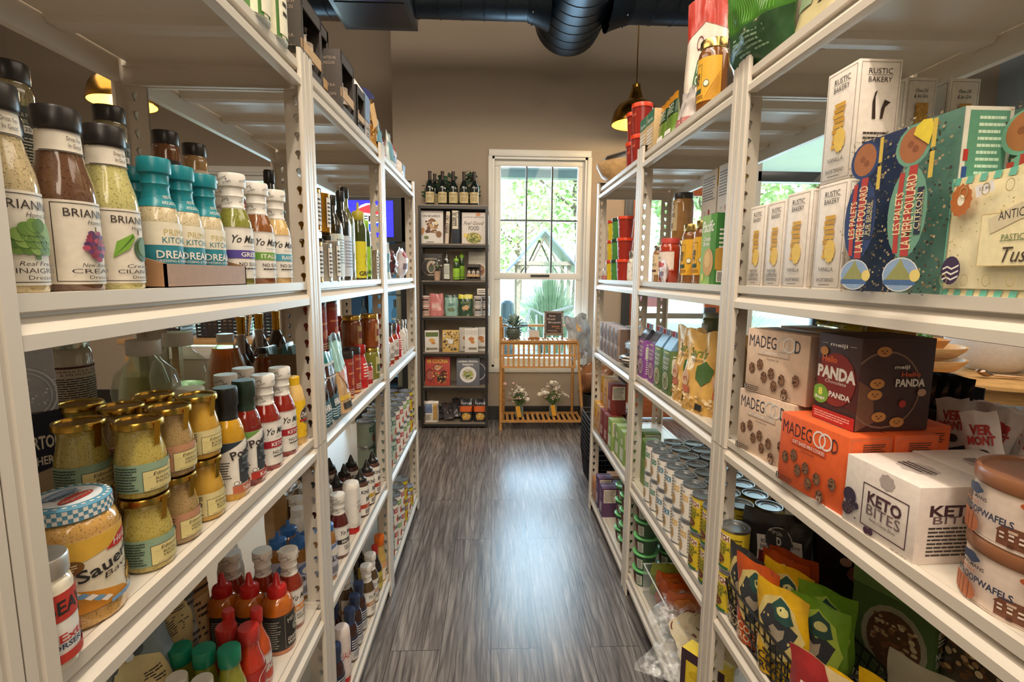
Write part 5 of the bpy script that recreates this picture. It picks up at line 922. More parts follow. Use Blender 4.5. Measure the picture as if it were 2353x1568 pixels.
kb('oats','bag','oat_bag',.15,.235,.07,'f:d8ab5c',[T("Sara's",.45,.74,.11,'p:6a7a2c',.5,shear=.3,bold=.02),T('SUPERFOOD',.45,.64,.035,INK,.4),('g',[(.5,.58),(.72,.66),(.9,.56),(.88,.42),(.7,.34),(.52,.42)],'p:4a6a34'),('e',.2,.4,.14,.1,'p:d8b090'),T('oa',.2,.4,.08,'p:b8482c',.14,bold=.02),('r',.05,.22,.4,.3,'p:b8603c'),('x',50,.05,.03,.95,.22,.03,['f:e0c08a','f:c89a5c','f:f0dcb0']),('r',.6,.05,.8,.13,BK)],kind='stand',wr=.006,seed=13)
def scotts(key,c,seed,c2='p:d8c27a'):
    kb(key,'bag','protein_chip_bag',.14,.24,.06,c,[('g',[(.05,.62),(.2,.84),(.5,.92),(.8,.82),(.96,.55),(.8,.3),(.5,.22),(.2,.34)],c2),('g',[(.12,.60),(.30,.80),(.52,.70),(.86,.62),(.74,.46),(.58,.30),(.36,.28),(.44,.46),(.24,.50)],'p:34363c'),('g',[(.34,.78),(.5,.90),(.70,.84),(.80,.70),(.66,.64),(.44,.66)],'p:2c5048'),('e',.58,.77,.11,.05,'p:d8cf88'),('g',[(.30,.54),(.40,.60),(.50,.56),(.62,.60),(.60,.50),(.50,.42),(.42,.36),(.40,.46)],'p:a89a84'),T("SCOTT'S",.5,.2,.09,BK if c=='f:dfae1c' else 'p:e0c8a0',.86,bold=.02),T('PROTEIN',.5,.09,.09,BK if c=='f:dfae1c' else 'p:e0c8a0',.8,bold=.02)],kind='stand',wr=.0035,seed=seed)
scotts('sc_or','f:c8541c',1); scotts('sc_ye','f:dfae1c',2); scotts('sc_bk','f:34302e',3); scotts('sc_gr','f:6f9a2c',4,'p:a8c04a'); scotts('sc_br','f:a8461c',5)
kb('pretzel','bag','pretzel_bag',.17,.27,.07,'f:2b2a2a',[('r',.22,.50,.86,.78,'p:d8d0c8'),('r',.24,.52,.84,.64,'p:6a1c22'),T('HOT SAUCE',.54,.58,.09,'p:b83a3a',.5,bold=.03),T('BOLD',.34,.73,.035,BK,.12,bold=.02),T('SNACKS',.34,.68,.035,BK,.16,bold=.02),T('MADE FOR',.76,.73,.025,BK,.14),('e',.54,.76,.2,.125,'p:2f2e2e'),('c',.54,.76,.122,.008,'p:d8d0c8'),T('POP DADDY',.54,.84,.035,'p:d8d0c8',.26,bold=.01,arc=-.4),T('D',.54,.76,.07,'p:d8d0c8',.07,bold=.04),T('PRETZELS',.54,.68,.035,'p:d8d0c8',.24,bold=.01),T('PRETZELS',.54,.47,.03,'p:d8d0c8',.3)],kind='stand',wr=.005,seed=14)
kb('blackpouch','bag','jerky_pouch',.12,.19,.02,'f:1e1c1d',[('x',9,.4,.55,.85,.9,.09,['p:b88a7c','p:8a4a3c','p:c8b0a0'])],kind='pillow',wr=.002,seed=15)
kb('vermont','bag','meat_stick_pack',.05,.155,.012,'f:e0d6d2',[T('VER',.5,.80,.11,'p:b83a34',.6,bold=.04),T('MONT',.5,.68,.10,'p:b83a34',.72,bold=.04),('e',.5,.53,.16,.05,'p:8a5048'),('r',.2,.05,.8,.46,'p:6a2a30'),('n',.28,.2,.72,.42,3,'p:d8a8a0')],kind='pillow',wr=.002,seed=16)
kb('vermontd','bag','meat_stick_pack',.05,.155,.012,'f:e0d6d2',[T('VER',.5,.80,.11,'p:b83a34',.6,bold=.04),T('MONT',.5,.68,.10,'p:b83a34',.72,bold=.04),('e',.5,.53,.16,.05,'p:3a3638'),('g',[(.1,.05),(.9,.05),(.9,.46),(.1,.38)],'p:34343a'),('n',.28,.12,.72,.34,3,'p:b8b0b0')],kind='pillow',wr=.002,seed=17)
kb('peach','bag','dried_fruit_pouch',.13,.2,.05,'f:d8c08c',[('g',[(0,1),(.5,1),(.75,.5),(.6,0),(0,0)],'f:a82c2c'),('n',.2,.45,.5,.7,3,'p:f0d8c8'),T('Go Nuts',.72,.72,.07,'p:8a3a2c',.4,shear=.3),('e',.35,.2,.2,.12,'p:e8d0c0')],kind='stand',wr=.003,seed=18)
kb('yellowp','bag','dried_fruit_pouch',.13,.2,.05,'f:d8ae1c',[('g',[(.0,.25),(1,.5),(1,.2),(0,0)],'p:e8c23a'),('n',.2,.2,.6,.35,2,'p:fff0c0')],kind='stand',wr=.003,seed=19)
kb('graybag','bag','nut_bag',.12,.18,.05,'f:a8a490',[('r',.3,.5,.7,.8,WT),T('$ 8.50',.5,.65,.08,INK,.3)],kind='stand',wr=.003,seed=20)
kb('greenbag','bag','tortilla_strip_bag',.2,.22,.09,'f:4f8a34',[('r',0,.0,1,.4,'f:365c38'),('n',.3,.15,.8,.35,5,'p:8aa88a')]+[('r',.03*i,.42,.03*i+.008,1,'f:6aa83c') for i in range(3,30)],kind='pillow',wr=.010,seed=21)
kb('whiteclear','bag','tortilla_bag',.16,.3,.06,'f:d8c8bc',[('n',.1,.3,.5,.95,14,INK),('e',.8,.55,.1,.08,'p:c8703a')],kind='pillow',wr=.006,seed=22)
kb('creambag','bag','dried_fruit_bag',.2,.26,.09,'f:cdbf90',[('n',.45,.1,.95,.9,14,INK),('e',.2,.8,.1,.08,'p:8a8878'),('r',.15,.15,.35,.3,'p:8aa07a')],kind='stand',wr=.006,seed=23)
kb('greenback','bag','snack_bag',.14,.34,.03,'f:3a6e34',[('x',30,0,.0,1,1,.04,['f:4f8a40','f:2f5a2c'])],kind='pillow',wr=.006,seed=24)
kb('meringue','bag','crisp_bag',.19,.33,.08,'f:e2d2c2',[('g',[(0,.72),(.5,.82),(1,.72),(1,1),(0,1)],'f:b83a2c'),('g',[(.32,.35),(.5,.4),(.68,.36),(.62,.55),(.4,.56)],'p:3a6a44'),T('PIE',.5,.50,.06,WT,.16,bold=.02),T('CUPS',.5,.42,.06,WT,.22,bold=.02),('c',.4,.68,.05,.01,'p:6a2c34'),('r',.49,.2,.51,.36,'p:3a6a44')],kind='stand',wr=.005,seed=25,taper=.1)
kb('silverp','bag','foil_pouch',.1,.11,.06,'f:c4bab4',[('r',0,0,1,.2,'p:a85c58'),T('ORGANIC',.5,.1,.08,'p:e8c8c0',.7)],kind='stand',wr=.006,seed=26)
kb('greenp','bag','vegetable_pouch',.085,.145,.04,'f:6a8a34',[('r',0,.52,1,.82,'f:24442c'),('r',0,.82,1,1,'f:c8841c'),T('Let\'s',.5,.76,.06,WT,.5,bold=.02),('n',.15,.55,.85,.7,4,'p:b8c8a8'),('r',.2,.1,.8,.2,WT),('o',.3,.34,.7,.44,'p:24442c')],kind='stand',wr=.002,seed=27)
K('farmbox','box',lambda:carton('vegetable_box',.04,.085,.145,'p:c8a878',f=[('r',0,.7,1,1,'p:2c6a44'),('n',.1,.1,.9,.6,6,WT),T('Farms',.5,.8,.1,WT,.7,shear=.3)]))
kb('striped','bag','cloth_bag',.14,.06,.1,'f:d8d0c4',[('r',0,.05+.2*i,1,.15+.2*i,'p:2a2828') for i in range(5)],kind='pillow',wr=.006,seed=28)
kb('foilblue','bag','foil_packet',.13,.05,.05,'f:a8c4dc',[],kind='pillow',wr=.006,seed=29)
kb('potato','bag','potato_bag',.2,.13,.11,'f:c89a3c',[('g',[(.1,.2),(.5,.9),(.9,.2)],'f:d8b44a'),T('ROASTED',.6,.3,.14,INK,.5,bold=.03)],kind='pillow',wr=.01,seed=30)
kb('yellowfilm','bag','produce_bag',.14,.09,.08,'f:d8c81c',[('x',12,.1,.1,.9,.9,.06,['f:e8dc3a','f:b8a814'])],kind='pillow',wr=.012,seed=31)
kb('greenfood','bag','flour_bag',.13,.2,.06,'f:2f6a58',[('e',.4,.5,.3,.2,'p:6a8a94'),('x',20,.2,.4,.6,.6,.03,['p:d8b870','p:e8d098'])],kind='brick',wr=.003,seed=32)
K('orangebox','box',lambda:carton('grain_box',.05,.09,.17,'p:b8842c',f=[('o',.08,.05,.92,.95,'p:5a3a1c'),('n',.15,.1,.85,.9,10,'p:5a3a1c')]))
K('cerealg','box',lambda:carton('oatmeal_box',.06,.15,.235,'p:54703a',f=[('e',.55,.42,.4,.3,'p:a8a48a'),('e',.55,.42,.33,.25,'p:6a4a34'),('x',60,.3,.25,.82,.62,.03,['p:b89870','p:8a5a3c','p:d8c8a0']),('r',0,.8,1,1,'p:6a8a4a')],n=[('r',0,.75,1,1,'p:e0dcd0'),('n',.1,.78,.9,.95,4,INK),T('8g',.4,.64,.06,WT,.45,bold=.03),('n',.2,.54,.8,.6,2,WT),T('NO',.42,.46,.06,WT,.5,bold=.03),('n',.2,.36,.85,.42,3,WT),('c',.45,.25,.04,.012,WT)],p=[('r',0,.75,1,1,'p:e0dcd0'),('n',.1,.78,.9,.95,4,INK),T('8g',.4,.64,.06,WT,.45,bold=.03),('n',.2,.54,.8,.6,2,WT),T('NO',.42,.46,.06,WT,.5,bold=.03),('n',.2,.36,.85,.42,3,WT),('c',.45,.25,.04,.012,WT)]))
K('granola','bag',lambda:bag('granola_bag',.2,.24,.08,'f:6a5c50',[('x',160,.05,.45,.95,.98,.03,['p:c8a878','p:a07a50','p:dcc49a','p:7a5434']),('u',.05,.1,.3,.3),('n',.35,.1,.9,.4,6,'p:b8ac9c')],kind='stand',wr=.005,seed=33))
K('barbox','box',lambda:carton('snack_bar_box',.17,.08,.1,'p:b07c34',f=[('r',.2,.2,.7,.85,'p:6a2c3c'),T('BAR',.45,.52,.3,WT,.4)],n=[('r',.08,.25,.32,.8,'p:6a2c3c'),T('BAR',.2,.52,.3,WT,.2),T('ELEMENTS',.62,.5,.14,'p:6a4a1c',.4)],p=[('r',.08,.25,.32,.8,'p:6a2c3c'),T('BAR',.2,.52,.3,WT,.2),T('ELEMENTS',.62,.5,.14,'p:6a4a1c',.4)],t=[('r',.1,.1,.6,.9,'p:c8a050'),('r',.65,.1,.9,.9,'p:d8d4d0'),('n',.15,.15,.55,.85,4,INK)]))
K('yellowbox','box',lambda:carton('tortilla_box',.05,.13,.2,'p:d8bc2c',f=[('r',0,.85,1,1,'p:3a2430'),('e',.5,.68,.3,.08,'p:c8ac1c'),('c',.5,.68,.06,.01,INK),('r',0,.0,.12,1,'p:3a2430'),('e',.5,.3,.3,.16,'p:c88a4a')]))

# ---------- goods on the left shelving ----------
zT,zM,zC,zD,zE=SZ['T'],SZ['M'],SZ['C'],SZ['D'],SZ['E']
ORD=['nearest','second nearest','third nearest','fourth nearest','fifth nearest','sixth nearest','seventh nearest','eighth nearest','ninth nearest','tenth nearest']
# eye-level shelf, near bay
g='dressing bottles with fruit and vegetable labels'
P('dress_art',(-.457,.502),zM,'pale herb dressing bottle with a green artichoke on its label',g,rz=R(-26))
P('dress_grape',(-.457,.574),zM,'brown dressing bottle with a bunch of purple grapes on its label',g,rz=R(-26))
P('dress_cil',(-.457,.640),zM,'yellow dressing bottle with a green lime and leaf on its label',g,rz=R(-26))
P('dress_cil',(-.54,.60),zM,'yellow dressing bottle hidden behind the grape and artichoke dressings',g)
g='spice jars stacked behind the dressings'
for i,(u,y,a,b) in enumerate(((70,-.60,'spice_dark','spice_dark'),(285,-.60,'spice_dark','spice_dark'),(405,-.60,'spice_brown','spice_brown'),(467,-.60,'spice_light','spice_light'))):
    xy=((-0.6,0.688),(-0.6,0.856),(-0.6,0.994),(-0.6,1.085))[i]
    w=('tall dark herb jar with price sticker, behind the artichoke dressing','dark herb jar with price sticker in front of the brass lamp','short brown spice jar with black lid above the teal capped dressings','pale labelled spice jar with black lid above the teal capped dressings')[i]
    P(a,xy,zM,'lower jar under the '+w,g); P(b,xy,zM+.1385,w,g)
def tray(name,label,x0,x1,y0,y1,z,front,backh,col='p:a8805c'):
    mb=MB(); t=.003
    mb.box(x0,y0,z,x1,y1,z+t,col).box(x1-t,y0,z,x1,y1,z+front,col).box(x0,y0,z,x0+t,y1,z+backh,col)
    for y in (y0,y1-t): mb.prism([(x0,z),(x1,z),(x1,z+front),(x0+(x1-x0)*.75,z+front+.012),(x0+.012,z+backh),(x0,z+backh)],y,y+t,col)
    return tag(mb.obj(name),label,'tray')
tray('display_tray','brown cardboard display tray holding the teal capped dressing bottles',-.60,-.427,.687,.905,zM,.033,.125)
g='teal capped dressing bottles in the cardboard tray'
for i,(x,y) in enumerate(((-.462,.735),(-.462,.79),(-.462,.852),(-.535,.735),(-.535,.805))):
    P('primal',(x,y),zM+.003,('teal capped creamy dressing bottle, '+ORD[i%3]+(' in the front row of the cardboard tray' if i<3 else ' in the back row of the cardboard tray')),g,rz=R(-10))
g='white sleeved dressing bottles on the eye-level shelf'
P('yo_green',(-.455,.932),zM,'white sleeved green dressing bottle with a purple label band',g,rz=R(-12))
P('yo_brown',(-.455,1.022),zM,'white sleeved brown dressing bottle with a green label band',g,rz=R(-12))
P('yo_ranch',(-.455,1.105),zM,'white sleeved cream dressing bottle with a blue label band',g,rz=R(-12))
P('yo_green',(-.53,.955),zM,'white sleeved dressing bottle behind the purple banded one',g); P('yo_brown',(-.53,1.045),zM,'white sleeved dressing bottle behind the green banded one',g)
P('pickle',(-.56,1.15),zM,'small jar of green relish with gold lid beside the shelf post'); P('smallred',(-.56,1.15),zM+.12,'small red jar stacked on the relish jar by the shelf post')
# third shelf, near bay
P('salt',(-.695,.69),zC+.201,'grey blue kosher salt box lying atop the darker salt box',rz=R(-40)); P('salt2',(-.695,.69),zC,'kosher salt box with navy label under the grey blue salt box',rz=R(-38))
P('ojar',(-.735,.90),zC+.15,'tall white jar with gold lid and fine print, beside the salt boxes',s=(.8,.8,.85)); P('ojar',(-.735,.90),zC,'white jar with gold lid under the tall white jar by the salt')
P('jug',(-.628,.93),zC,'clear ribbed vinegar jug with white cap, nearest of the two beside the white jar','clear vinegar jugs'); P('jug',(-.64,1.05),zC,'clear ribbed vinegar jug with white cap, between its twin and the tall clear bottle','clear vinegar jugs')
P('tallclear',(-.76,1.12),zC,'tapered clear vinegar bottle with small white cap behind the ribbed jugs')
P('cider',(-.69,1.33),zC,'round shouldered amber cider vinegar bottle with white cap'); P('cider_small',(-.655,1.455),zC,'slim amber vinegar bottle with grey cap beside the round amber one')
g='gold foiled dark wine bottles'
for i,q in enumerate(((-.765,1.57),(-.765,1.69),(-.765,1.82))): P('marsala',q,zC,('leftmost','middle','rightmost')[i]+' of the three dark bottles with gold foil necks',g,s=(.9,.9,.84))
P('corked',(-.73,1.49),zC,'dark bottle with beige wax neck behind the amber vinegar','wax necked bottles',s=(.9,.9,.84)); P('corked',(-.745,1.64),zC,'dark bottle with grey wax neck in front of the gold foiled bottles','wax necked bottles',s=(.9,.9,.84))
def packbox():
    mb=MB(); x,y,z=-.625,1.585,zC; c='p:a58f6c'; w,d,h=.17,.12,.155; t=.003
    mb.box(x-d/2,y-w/2,z,x+d/2,y+w/2,z+t,c).box(x+d/2-t,y-w/2,z,x+d/2,y+w/2,z+h,c).box(x-d/2,y-w/2,z,x-d/2+t,y+w/2,z+h,c).box(x-d/2,y-w/2,z,x+d/2,y-w/2+t,z+h,c).box(x-d/2,y+w/2-t,z,x+d/2,y+w/2,z+h,c)
    lay(mb,[('o',.35,.3,.6,.75,INK),('r',.4,.35,.42,.6,INK),('r',.46,.35,.48,.6,INK),('r',.52,.35,.54,.6,INK),('o',.65,.3,.85,.75,INK),('e',.75,.6,.06,.1,INK),('r',.745,.36,.755,.55,INK),('r',.7,.34,.8,.37,INK)],w,h,lambda a,b,o:(x+d/2+.0004+o,y-w/2+a,z+b))
    o=mb.obj('shipping_box'); tag(o,'open brown shipping box printed with a glass symbol, by the shelf post','box')
    mb=MB(); 
    for i,(a,b) in enumerate(((-.04,-.05),(.02,-.03),(-.02,.03),(.04,.05))): mb.prism([(x+a-.02,z+h*.6),(x+a+.02,z+h*.6),(x+a+.004,z+h+.02),(x+a-.004,z+h+.02)],y+b-.03,y+b+.03,'f:8fc0c8')
    tag(mb.obj('sample_pouches'),'pale blue pouches standing up inside the open shipping box','pouch')
packbox()
# small scoop carton above
g='stacked mustard jars'
pos=[((-0.454,0.649),'must_basil','front speckled basil mustard jar'),((-0.513,0.655),'must_basil','speckled basil mustard jar by the salt box'),((-0.454,0.713),'must_seed','brown seeded mustard jar'),((-0.447,0.772),'must_dijon','smooth yellow mustard jar'),((-0.508,0.707),'must_seed','mustard jar second row behind the basil jars'),((-0.516,0.784),'must_dijon','mustard jar behind the brown seeded one'),((-0.574,0.765),'must_basil','rearmost mustard jar beside the white jar')]
pos=[((-.4625,.662),)+pos[0][1:],((-.532,.655),)+pos[1][1:],((-.4655,.730),)+pos[2][1:],((-.4655,.800),)+pos[3][1:],((-.535,.735),)+pos[4][1:],((-.535,.806),)+pos[5][1:],((-.604,.750),)+pos[6][1:]]
for q,k,l in pos: P(k,q,zC,l+', lower of its stack',g,rz=R(-24)); P(k,q,zC+.102,l+', upper of its stack',g,rz=R(-27))
P('lowjar',(-.585,.55),zC,'low dark jar with gold lid behind the sauerkraut jar')

P('kraut',(-.475,.56),zC,'large sauerkraut jar with a blue and white checked lid',rz=R(-14))
P('horse',(-.446,.482),zC,'white horseradish jar with red label beside the shelf post')
P('port_m',(-.460,.874),zC,'squat yellow mustard bottle with black cap and picture label',rz=R(-16))
P('port_k',(-.458,.935),zC,'dark red ketchup bottle with green cap and picture label',rz=R(-14))
g='white capped ketchup bottles on the third shelf'
P('yo_ketchup',(-.457,1.012),zC,'white capped ketchup bottle beside the green capped ketchup',g); P('yo_ketchup',(-.457,1.092),zC,'white capped ketchup bottle beside the yellow mustard bottle',g)
for i,q in enumerate(((-.53,.895),(-.53,1.013),(-.53,1.084))): P('yo_plain',q,zC,('nearest','middle','farthest')[i]+' white capped bottle in the row behind the ketchups',g)
P('duke',(-.457,1.16),zC,'yellow mustard squeeze bottle with black oval label beside the post')
# fourth shelf, near bay
g='red tipped wing sauce bottles'
for i,q in enumerate(((-0.598,1.07),(-0.538,1.069),(-0.477,1.067))): P('melinda',q,zD,('leftmost','middle','rightmost')[i]+' orange wing sauce bottle with pointed red cap and black label',g,rz=R(-8+-10*i))
g='white capped orange banded sauces'
for i,q in enumerate(((-0.606,1.13),(-0.539,1.139),(-0.479,1.141))): P('yo_buffalo',q,zD,('leftmost','middle','rightmost')[i]+' white capped red sauce behind the pointed red caps',g)
g='blue capped barbecue bottles'
for i,q in enumerate(((-0.551,1.251),(-0.498,1.25),(-0.549,1.314),(-0.484,1.286))): P('blue',q,zD,('left','right','rear left','rear right')[i]+' blue nozzle capped barbecue bottle next to the shelf post',g)
g='tall red capped hot sauces'
P('taco',(-0.475,0.965),zD,'tall orange hot sauce bottle with red cap, between two wing sauce bottles',g); P('taco',(-0.529,0.962),zD,'tall orange hot sauce bottle with red cap, behind the stubby red capped pair',g)
P('crystal',(-0.476,0.932),zD,'stubby red capped hot sauce, right one of the pair','stubby red capped hot sauces'); P('crystal',(-0.52,0.935),zD,'stubby red capped hot sauce, left one of the pair','stubby red capped hot sauces')
g='green capped pepper sauces'
for i,q in enumerate(((-0.576,0.88),(-0.53,0.875),(-0.484,0.874))): P('green',q,zD,('leftmost','middle','rightmost')[i]+' green capped pepper sauce bottle on the fourth shelf',g)
g='white capped salsa bottles'
for i,q in enumerate(((-0.607,0.843),(-0.558,0.837),(-0.51,0.83))): P('whitecap',q,zD,('leftmost','middle','rightmost')[i]+' small white capped bottle in front of the green caps',g)
P('tort2',(-.60,.80),zD,'crumpled silver and cream chip bag behind the green capped sauces','chip bags on the fourth shelf',rz=R(-18),tilt=(0,R(-8)))
P('tort',(-.66,.70),zD,'cream chip bag with fine print, left of the silver one','chip bags on the fourth shelf',rz=R(-12),tilt=(0,R(-6)))
P('tort',(-.64,.90),zD,'cream chip bag with fine print, right of the silver one','chip bags on the fourth shelf',rz=R(-25),tilt=(0,R(-6)))
P('kraft',(-.67,1.02),zD,'brown paper granola bag nearest the blue capped bottles','granola bags on the fourth shelf',rz=R(-20),s=(1,1,1.4)); P('kraft',(-.72,1.10),zD,'brown paper granola bag farthest back by the post','granola bags on the fourth shelf',rz=R(-15),s=(1,1,1.4)); P('graypouch',(-.66,.955),zD,'grey granola bag with fine print behind the white caps','granola bags on the fourth shelf',rz=R(-25),s=(1,1,1.4))
P('yo_ketchup',(-0.567,1.423),zD,'dark red sauce with speckled white cap behind the blue nozzle caps'); P('yo_ketchup',(-0.583,1.506),zD,'rearmost speckled white cap sauce beside the post on the fourth shelf')
P('bluewhite',(-.63,1.17),zD,'white plastic bottle behind the speckled white caps')
P('amber',(-0.717,0.898),zD,'dark preserve jar behind the near post on the fourth shelf')
# bottom shelf, near bay
P('orangebox',(-.50,1.01),zE,'orange grain box on the bottom shelf beside the post',rz=R(-20)); P('orangebox',(-.52,.93),zE,'orange grain box left of its twin on the bottom shelf',rz=R(-20)); P('greenfood',(-.47,1.13),zE,'dark green bag at the end of the bottom shelf, near bay',rz=R(-30))
# ---- middle bay ----
g='striped oil tins'
for i,(y,z,k) in enumerate(((1.292,0,'tin_gold'),(1.292,.127,'tin_gold'),(1.366,0,'tin_silver'),(1.366,.127,'tin_gold'),)): P(k,(-.455,y),zM+z,('lower gold striped oil tin next to the post','upper gold striped oil tin next to the post','silver striped oil tin in the lower row','gold striped oil tin stacked on the silver one')[i],g,s=(1,1,.9))
P('tin_silver',(-.455,1.437),zM,'silver striped oil tin beside the dark square bottles',g)
P('tin_silver',(-.535,1.42),zM,'silver oil tin behind the front row of tins',g)
P('oildark2',(-.462,1.515),zM,'dark square oil bottle nearest the striped tins','dark oil bottles on the eye-level shelf'); P('oildark',(-.462,1.60),zM,'taller dark square oil bottle left of the green one','dark oil bottles on the eye-level shelf')
P('oilgreen',(-.475,1.69),zM,'tall olive green oil bottle with black cap'); P('graza',(-.459,1.79),zM,'dark oil bottle with bright yellow label and pointed cap'); P('grazag',(-.457,1.86),zM,'dark oil bottle with green label beside the yellow labelled one'); P('tin_pale',(-.46,1.94),zM,'pale slim oil tin at the far end of the middle bay')
P('oildark2',(-.54,1.50),zM,'dark square oil bottle in the back row','dark oil bottles on the eye-level shelf'); P('oildark',(-.545,1.30),zM,'dark bottle behind the gold tins','dark oil bottles on the eye-level shelf')
P('redcan',(-.49,1.40),zC+.166,'tall red cracker canister, left one of the upper pair','red cracker canisters',s=(1,1,.87)); P('redcan',(-.49,1.50),zC+.166,'tall red cracker canister, right one of the upper pair','red cracker canisters',s=(1,1,.87))
for i,y in enumerate((1.40,1.50,1.585,1.67)): P('redcan',(-.49 if i<2 else -.462,y),zC,('red cracker canister under the left tall one','red cracker canister under the right tall one','left of two front red cracker canisters','right of two front red cracker canisters')[i],'red cracker canisters',s=(1,1,.87) if i<2 else (.75,.75,.80))
P('silver',(-.437,1.44),zC,'gusseted silver and copper pouch leaning at the shelf edge',rz=R(-8),tilt=(0,R(-3)),s=(1,.62,1))
P('fire',(-.445,1.30),zC,'black and teal sauce pouch beside the post','black and teal pouches'); P('fire',(-.445,1.375),zC,'black and teal sauce pouch beside the silver pouch','black and teal pouches')
P('redbot',(-.455,1.745),zC,'red sauce bottle with red cap next to the canisters'); P('smallred',(-.452,1.81),zC,'small red pepper jar with pale lid')
P('pickle',(-.457,1.90),zC,'green pickle jar under the amber jar','gold lidded preserve jars'); P('amber',(-.457,1.90),zC+.12,'amber preserve jar stacked on the green pickle jar','gold lidded preserve jars')
P('amber',(-.50,1.815),zC+.12,'amber preserve jar left of the stacked one','gold lidded preserve jars'); P('pickle',(-.50,1.815),zC,'dark preserve jar under the left amber jar','gold lidded preserve jars')
P('passata',(-.58,1.93),zC,'tall bottle with red lid behind the amber jars')
P('whitek',(-.455,1.585),zD,'white squeeze bottle standing on its red cap','white squeeze bottles'); P('whitek',(-.53,1.55),zD,'white squeeze bottle behind the red based one','white squeeze bottles')
P('yo_bbq',(-.455,1.445),zD,'white capped barbecue sauce bottle at the shelf edge','white capped barbecue sauces'); P('yo_bbq',(-.52,1.475),zD,'white capped barbecue sauce bottle behind its twin','white capped barbecue sauces'); 
P('blue',(-.455,1.33),zD,'blue capped barbecue bottle just past the shelf post'); P('bluewhite',(-.54,1.36),zD,'white bottle behind the blue cap past the post')
g='black nozzle capped barbecue bottles'
for i,(x,y,k) in enumerate(((-.455,1.70,'kin_red'),(-.455,1.79,'kin_yel'),(-.455,1.88,'kin_red'),(-.525,1.66,'kin_org'),(-.525,1.75,'kin_yel'),(-.525,1.84,'kin_org'),(-.595,1.63,'kin_red'),(-.595,1.72,'kin_yel'),(-.595,1.81,'kin_red'))):
    P(k,(x,y),zD,('nearest','middle','farthest')[i%3]+' black nozzle bottle in the '+('front','second','third')[i//3]+' row of the trio rows',g)
P('bigcan',(-.70,1.90),zD,'large gold food can, right one of the lower pair','large gold food cans'); P('bigcan',(-.70,1.79),zD,'large gold food can, left one of the lower pair','large gold food cans')
P('bigcan',(-.70,1.90),zD+.119,'large gold food can, right one of the upper pair','large gold food cans'); P('bigcan',(-.70,1.79),zD+.119,'large gold food can, left one of the upper pair','large gold food cans'); P('bigcan',(-.70,1.68),zD+.0,'large gold food can behind the nozzle bottles','large gold food cans')
P('kraft',(-.62,1.46),zD,'brown paper bag behind the white squeeze bottles'); 
g='navy capped steak sauces'
for i,(x,y) in enumerate(((-.455,1.52),(-.458,1.59),(-.462,1.66),(-.515,1.55))): P('navy',(x,y),zE,ORD[i] +' navy capped steak sauce bottle on the bottom shelf' if i<3 else 'navy capped steak sauce bottle in the row behind',g)
g='white capped brown sauces on the bottom shelf'
for i,(x,y) in enumerate(((-.455,1.74),(-.458,1.815),(-.52,1.70))): P('yo_fajita',(x,y),zE,('nearer','farther','rear')[i]+' white capped brown sauce bottle on the bottom shelf',g)
P('soy',(-.458,1.89),zE,'dark soy sauce bottle with red cap on the bottom shelf'); P('vinegar',(-.455,1.955),zE,'pale rice vinegar bottle with orange cap by the post'); P('redsq',(-.452,1.425),zE,'pale squeeze bottle with red nozzle cap on the bottom shelf'); P('navy',(-.452,1.36),zE,'short dark bottle just beyond the post on the bottom shelf')
P('soy',(-.53,1.93),zE,'dark bottle behind the soy sauce on the bottom shelf'); P('bigcan',(-.66,1.90),zE,'large gold can on the bottom shelf behind the vinegar')
# ---- far bay ----
P('tealbag',(-.455,2.10),zM,'pale teal snack bag beside the post of the far bay',rz=R(-40)); P('clam',(-.47,2.30),zM,'crinkly bag of dark and red goods on the eye-level shelf'); P('clam',(-.50,2.45),zM,'second crinkly bag of dark and red goods, farther along'); P('whitered',(-.46,2.62),zM,'white and red bag at the end of the eye-level shelf')
g='red sauce bottles in the far bay'
for i,(x,y) in enumerate(((-.455,2.12),(-.455,2.21),(-.455,2.32),(-.51,2.16))): P('sauceR',(x,y),zC,('nearest','second','third','rear')[i]+' red sauce bottle in the far bay',g)
P('passata',(-.50,2.30),zC,'tall tapered tomato bottle with red lid in the far bay'); P('redbot',(-.455,2.41),zC,'slim red bottle with speckled label in the far bay')
for i,y in enumerate((2.50,2.58)): P('whitejar',(-.455,y),zC,('nearer','farther')[i]+' white milky bottle in the far bay','white bottles in the far bay')
g='food cans stacked in the far bay'
ks=['can_teal','can_red','can_red','can_green','can_yel','can_yel']
for i in range(7):
    k=['can_teal','can_teal','can_red','can_red','can_green','can_green','can_yel'][i]
    for r_ in range(2):
        for lv in range(2):
            if r_ and not lv and i not in(0,6): pass
            P(k,(-.458-.076*r_,2.10+.093*i),zD+lv*.1125,ORD[i]+(' can of the front row' if not r_ else ' can of the back row')+(', lower tier, fourth shelf' if not lv else ', upper tier, fourth shelf'),g)
for i in range(7):
    k=['can_teal','can_red','can_green','can_red','can_yel','can_red','can_yel'][i]
    for lv in range(2 if i<5 else 1): P(k,(-.458,2.10+.088*i),zE+lv*.1125,ORD[i]+' can along the bottom shelf edge, '+('lower','upper')[lv]+' tier',g)
P('redsq',(-.51,2.33),zE+.0,'red squeeze bottle behind the bottom cans, nearer'); P('redsq',(-.51,2.43),zE,'red squeeze bottle behind the bottom cans, farther')
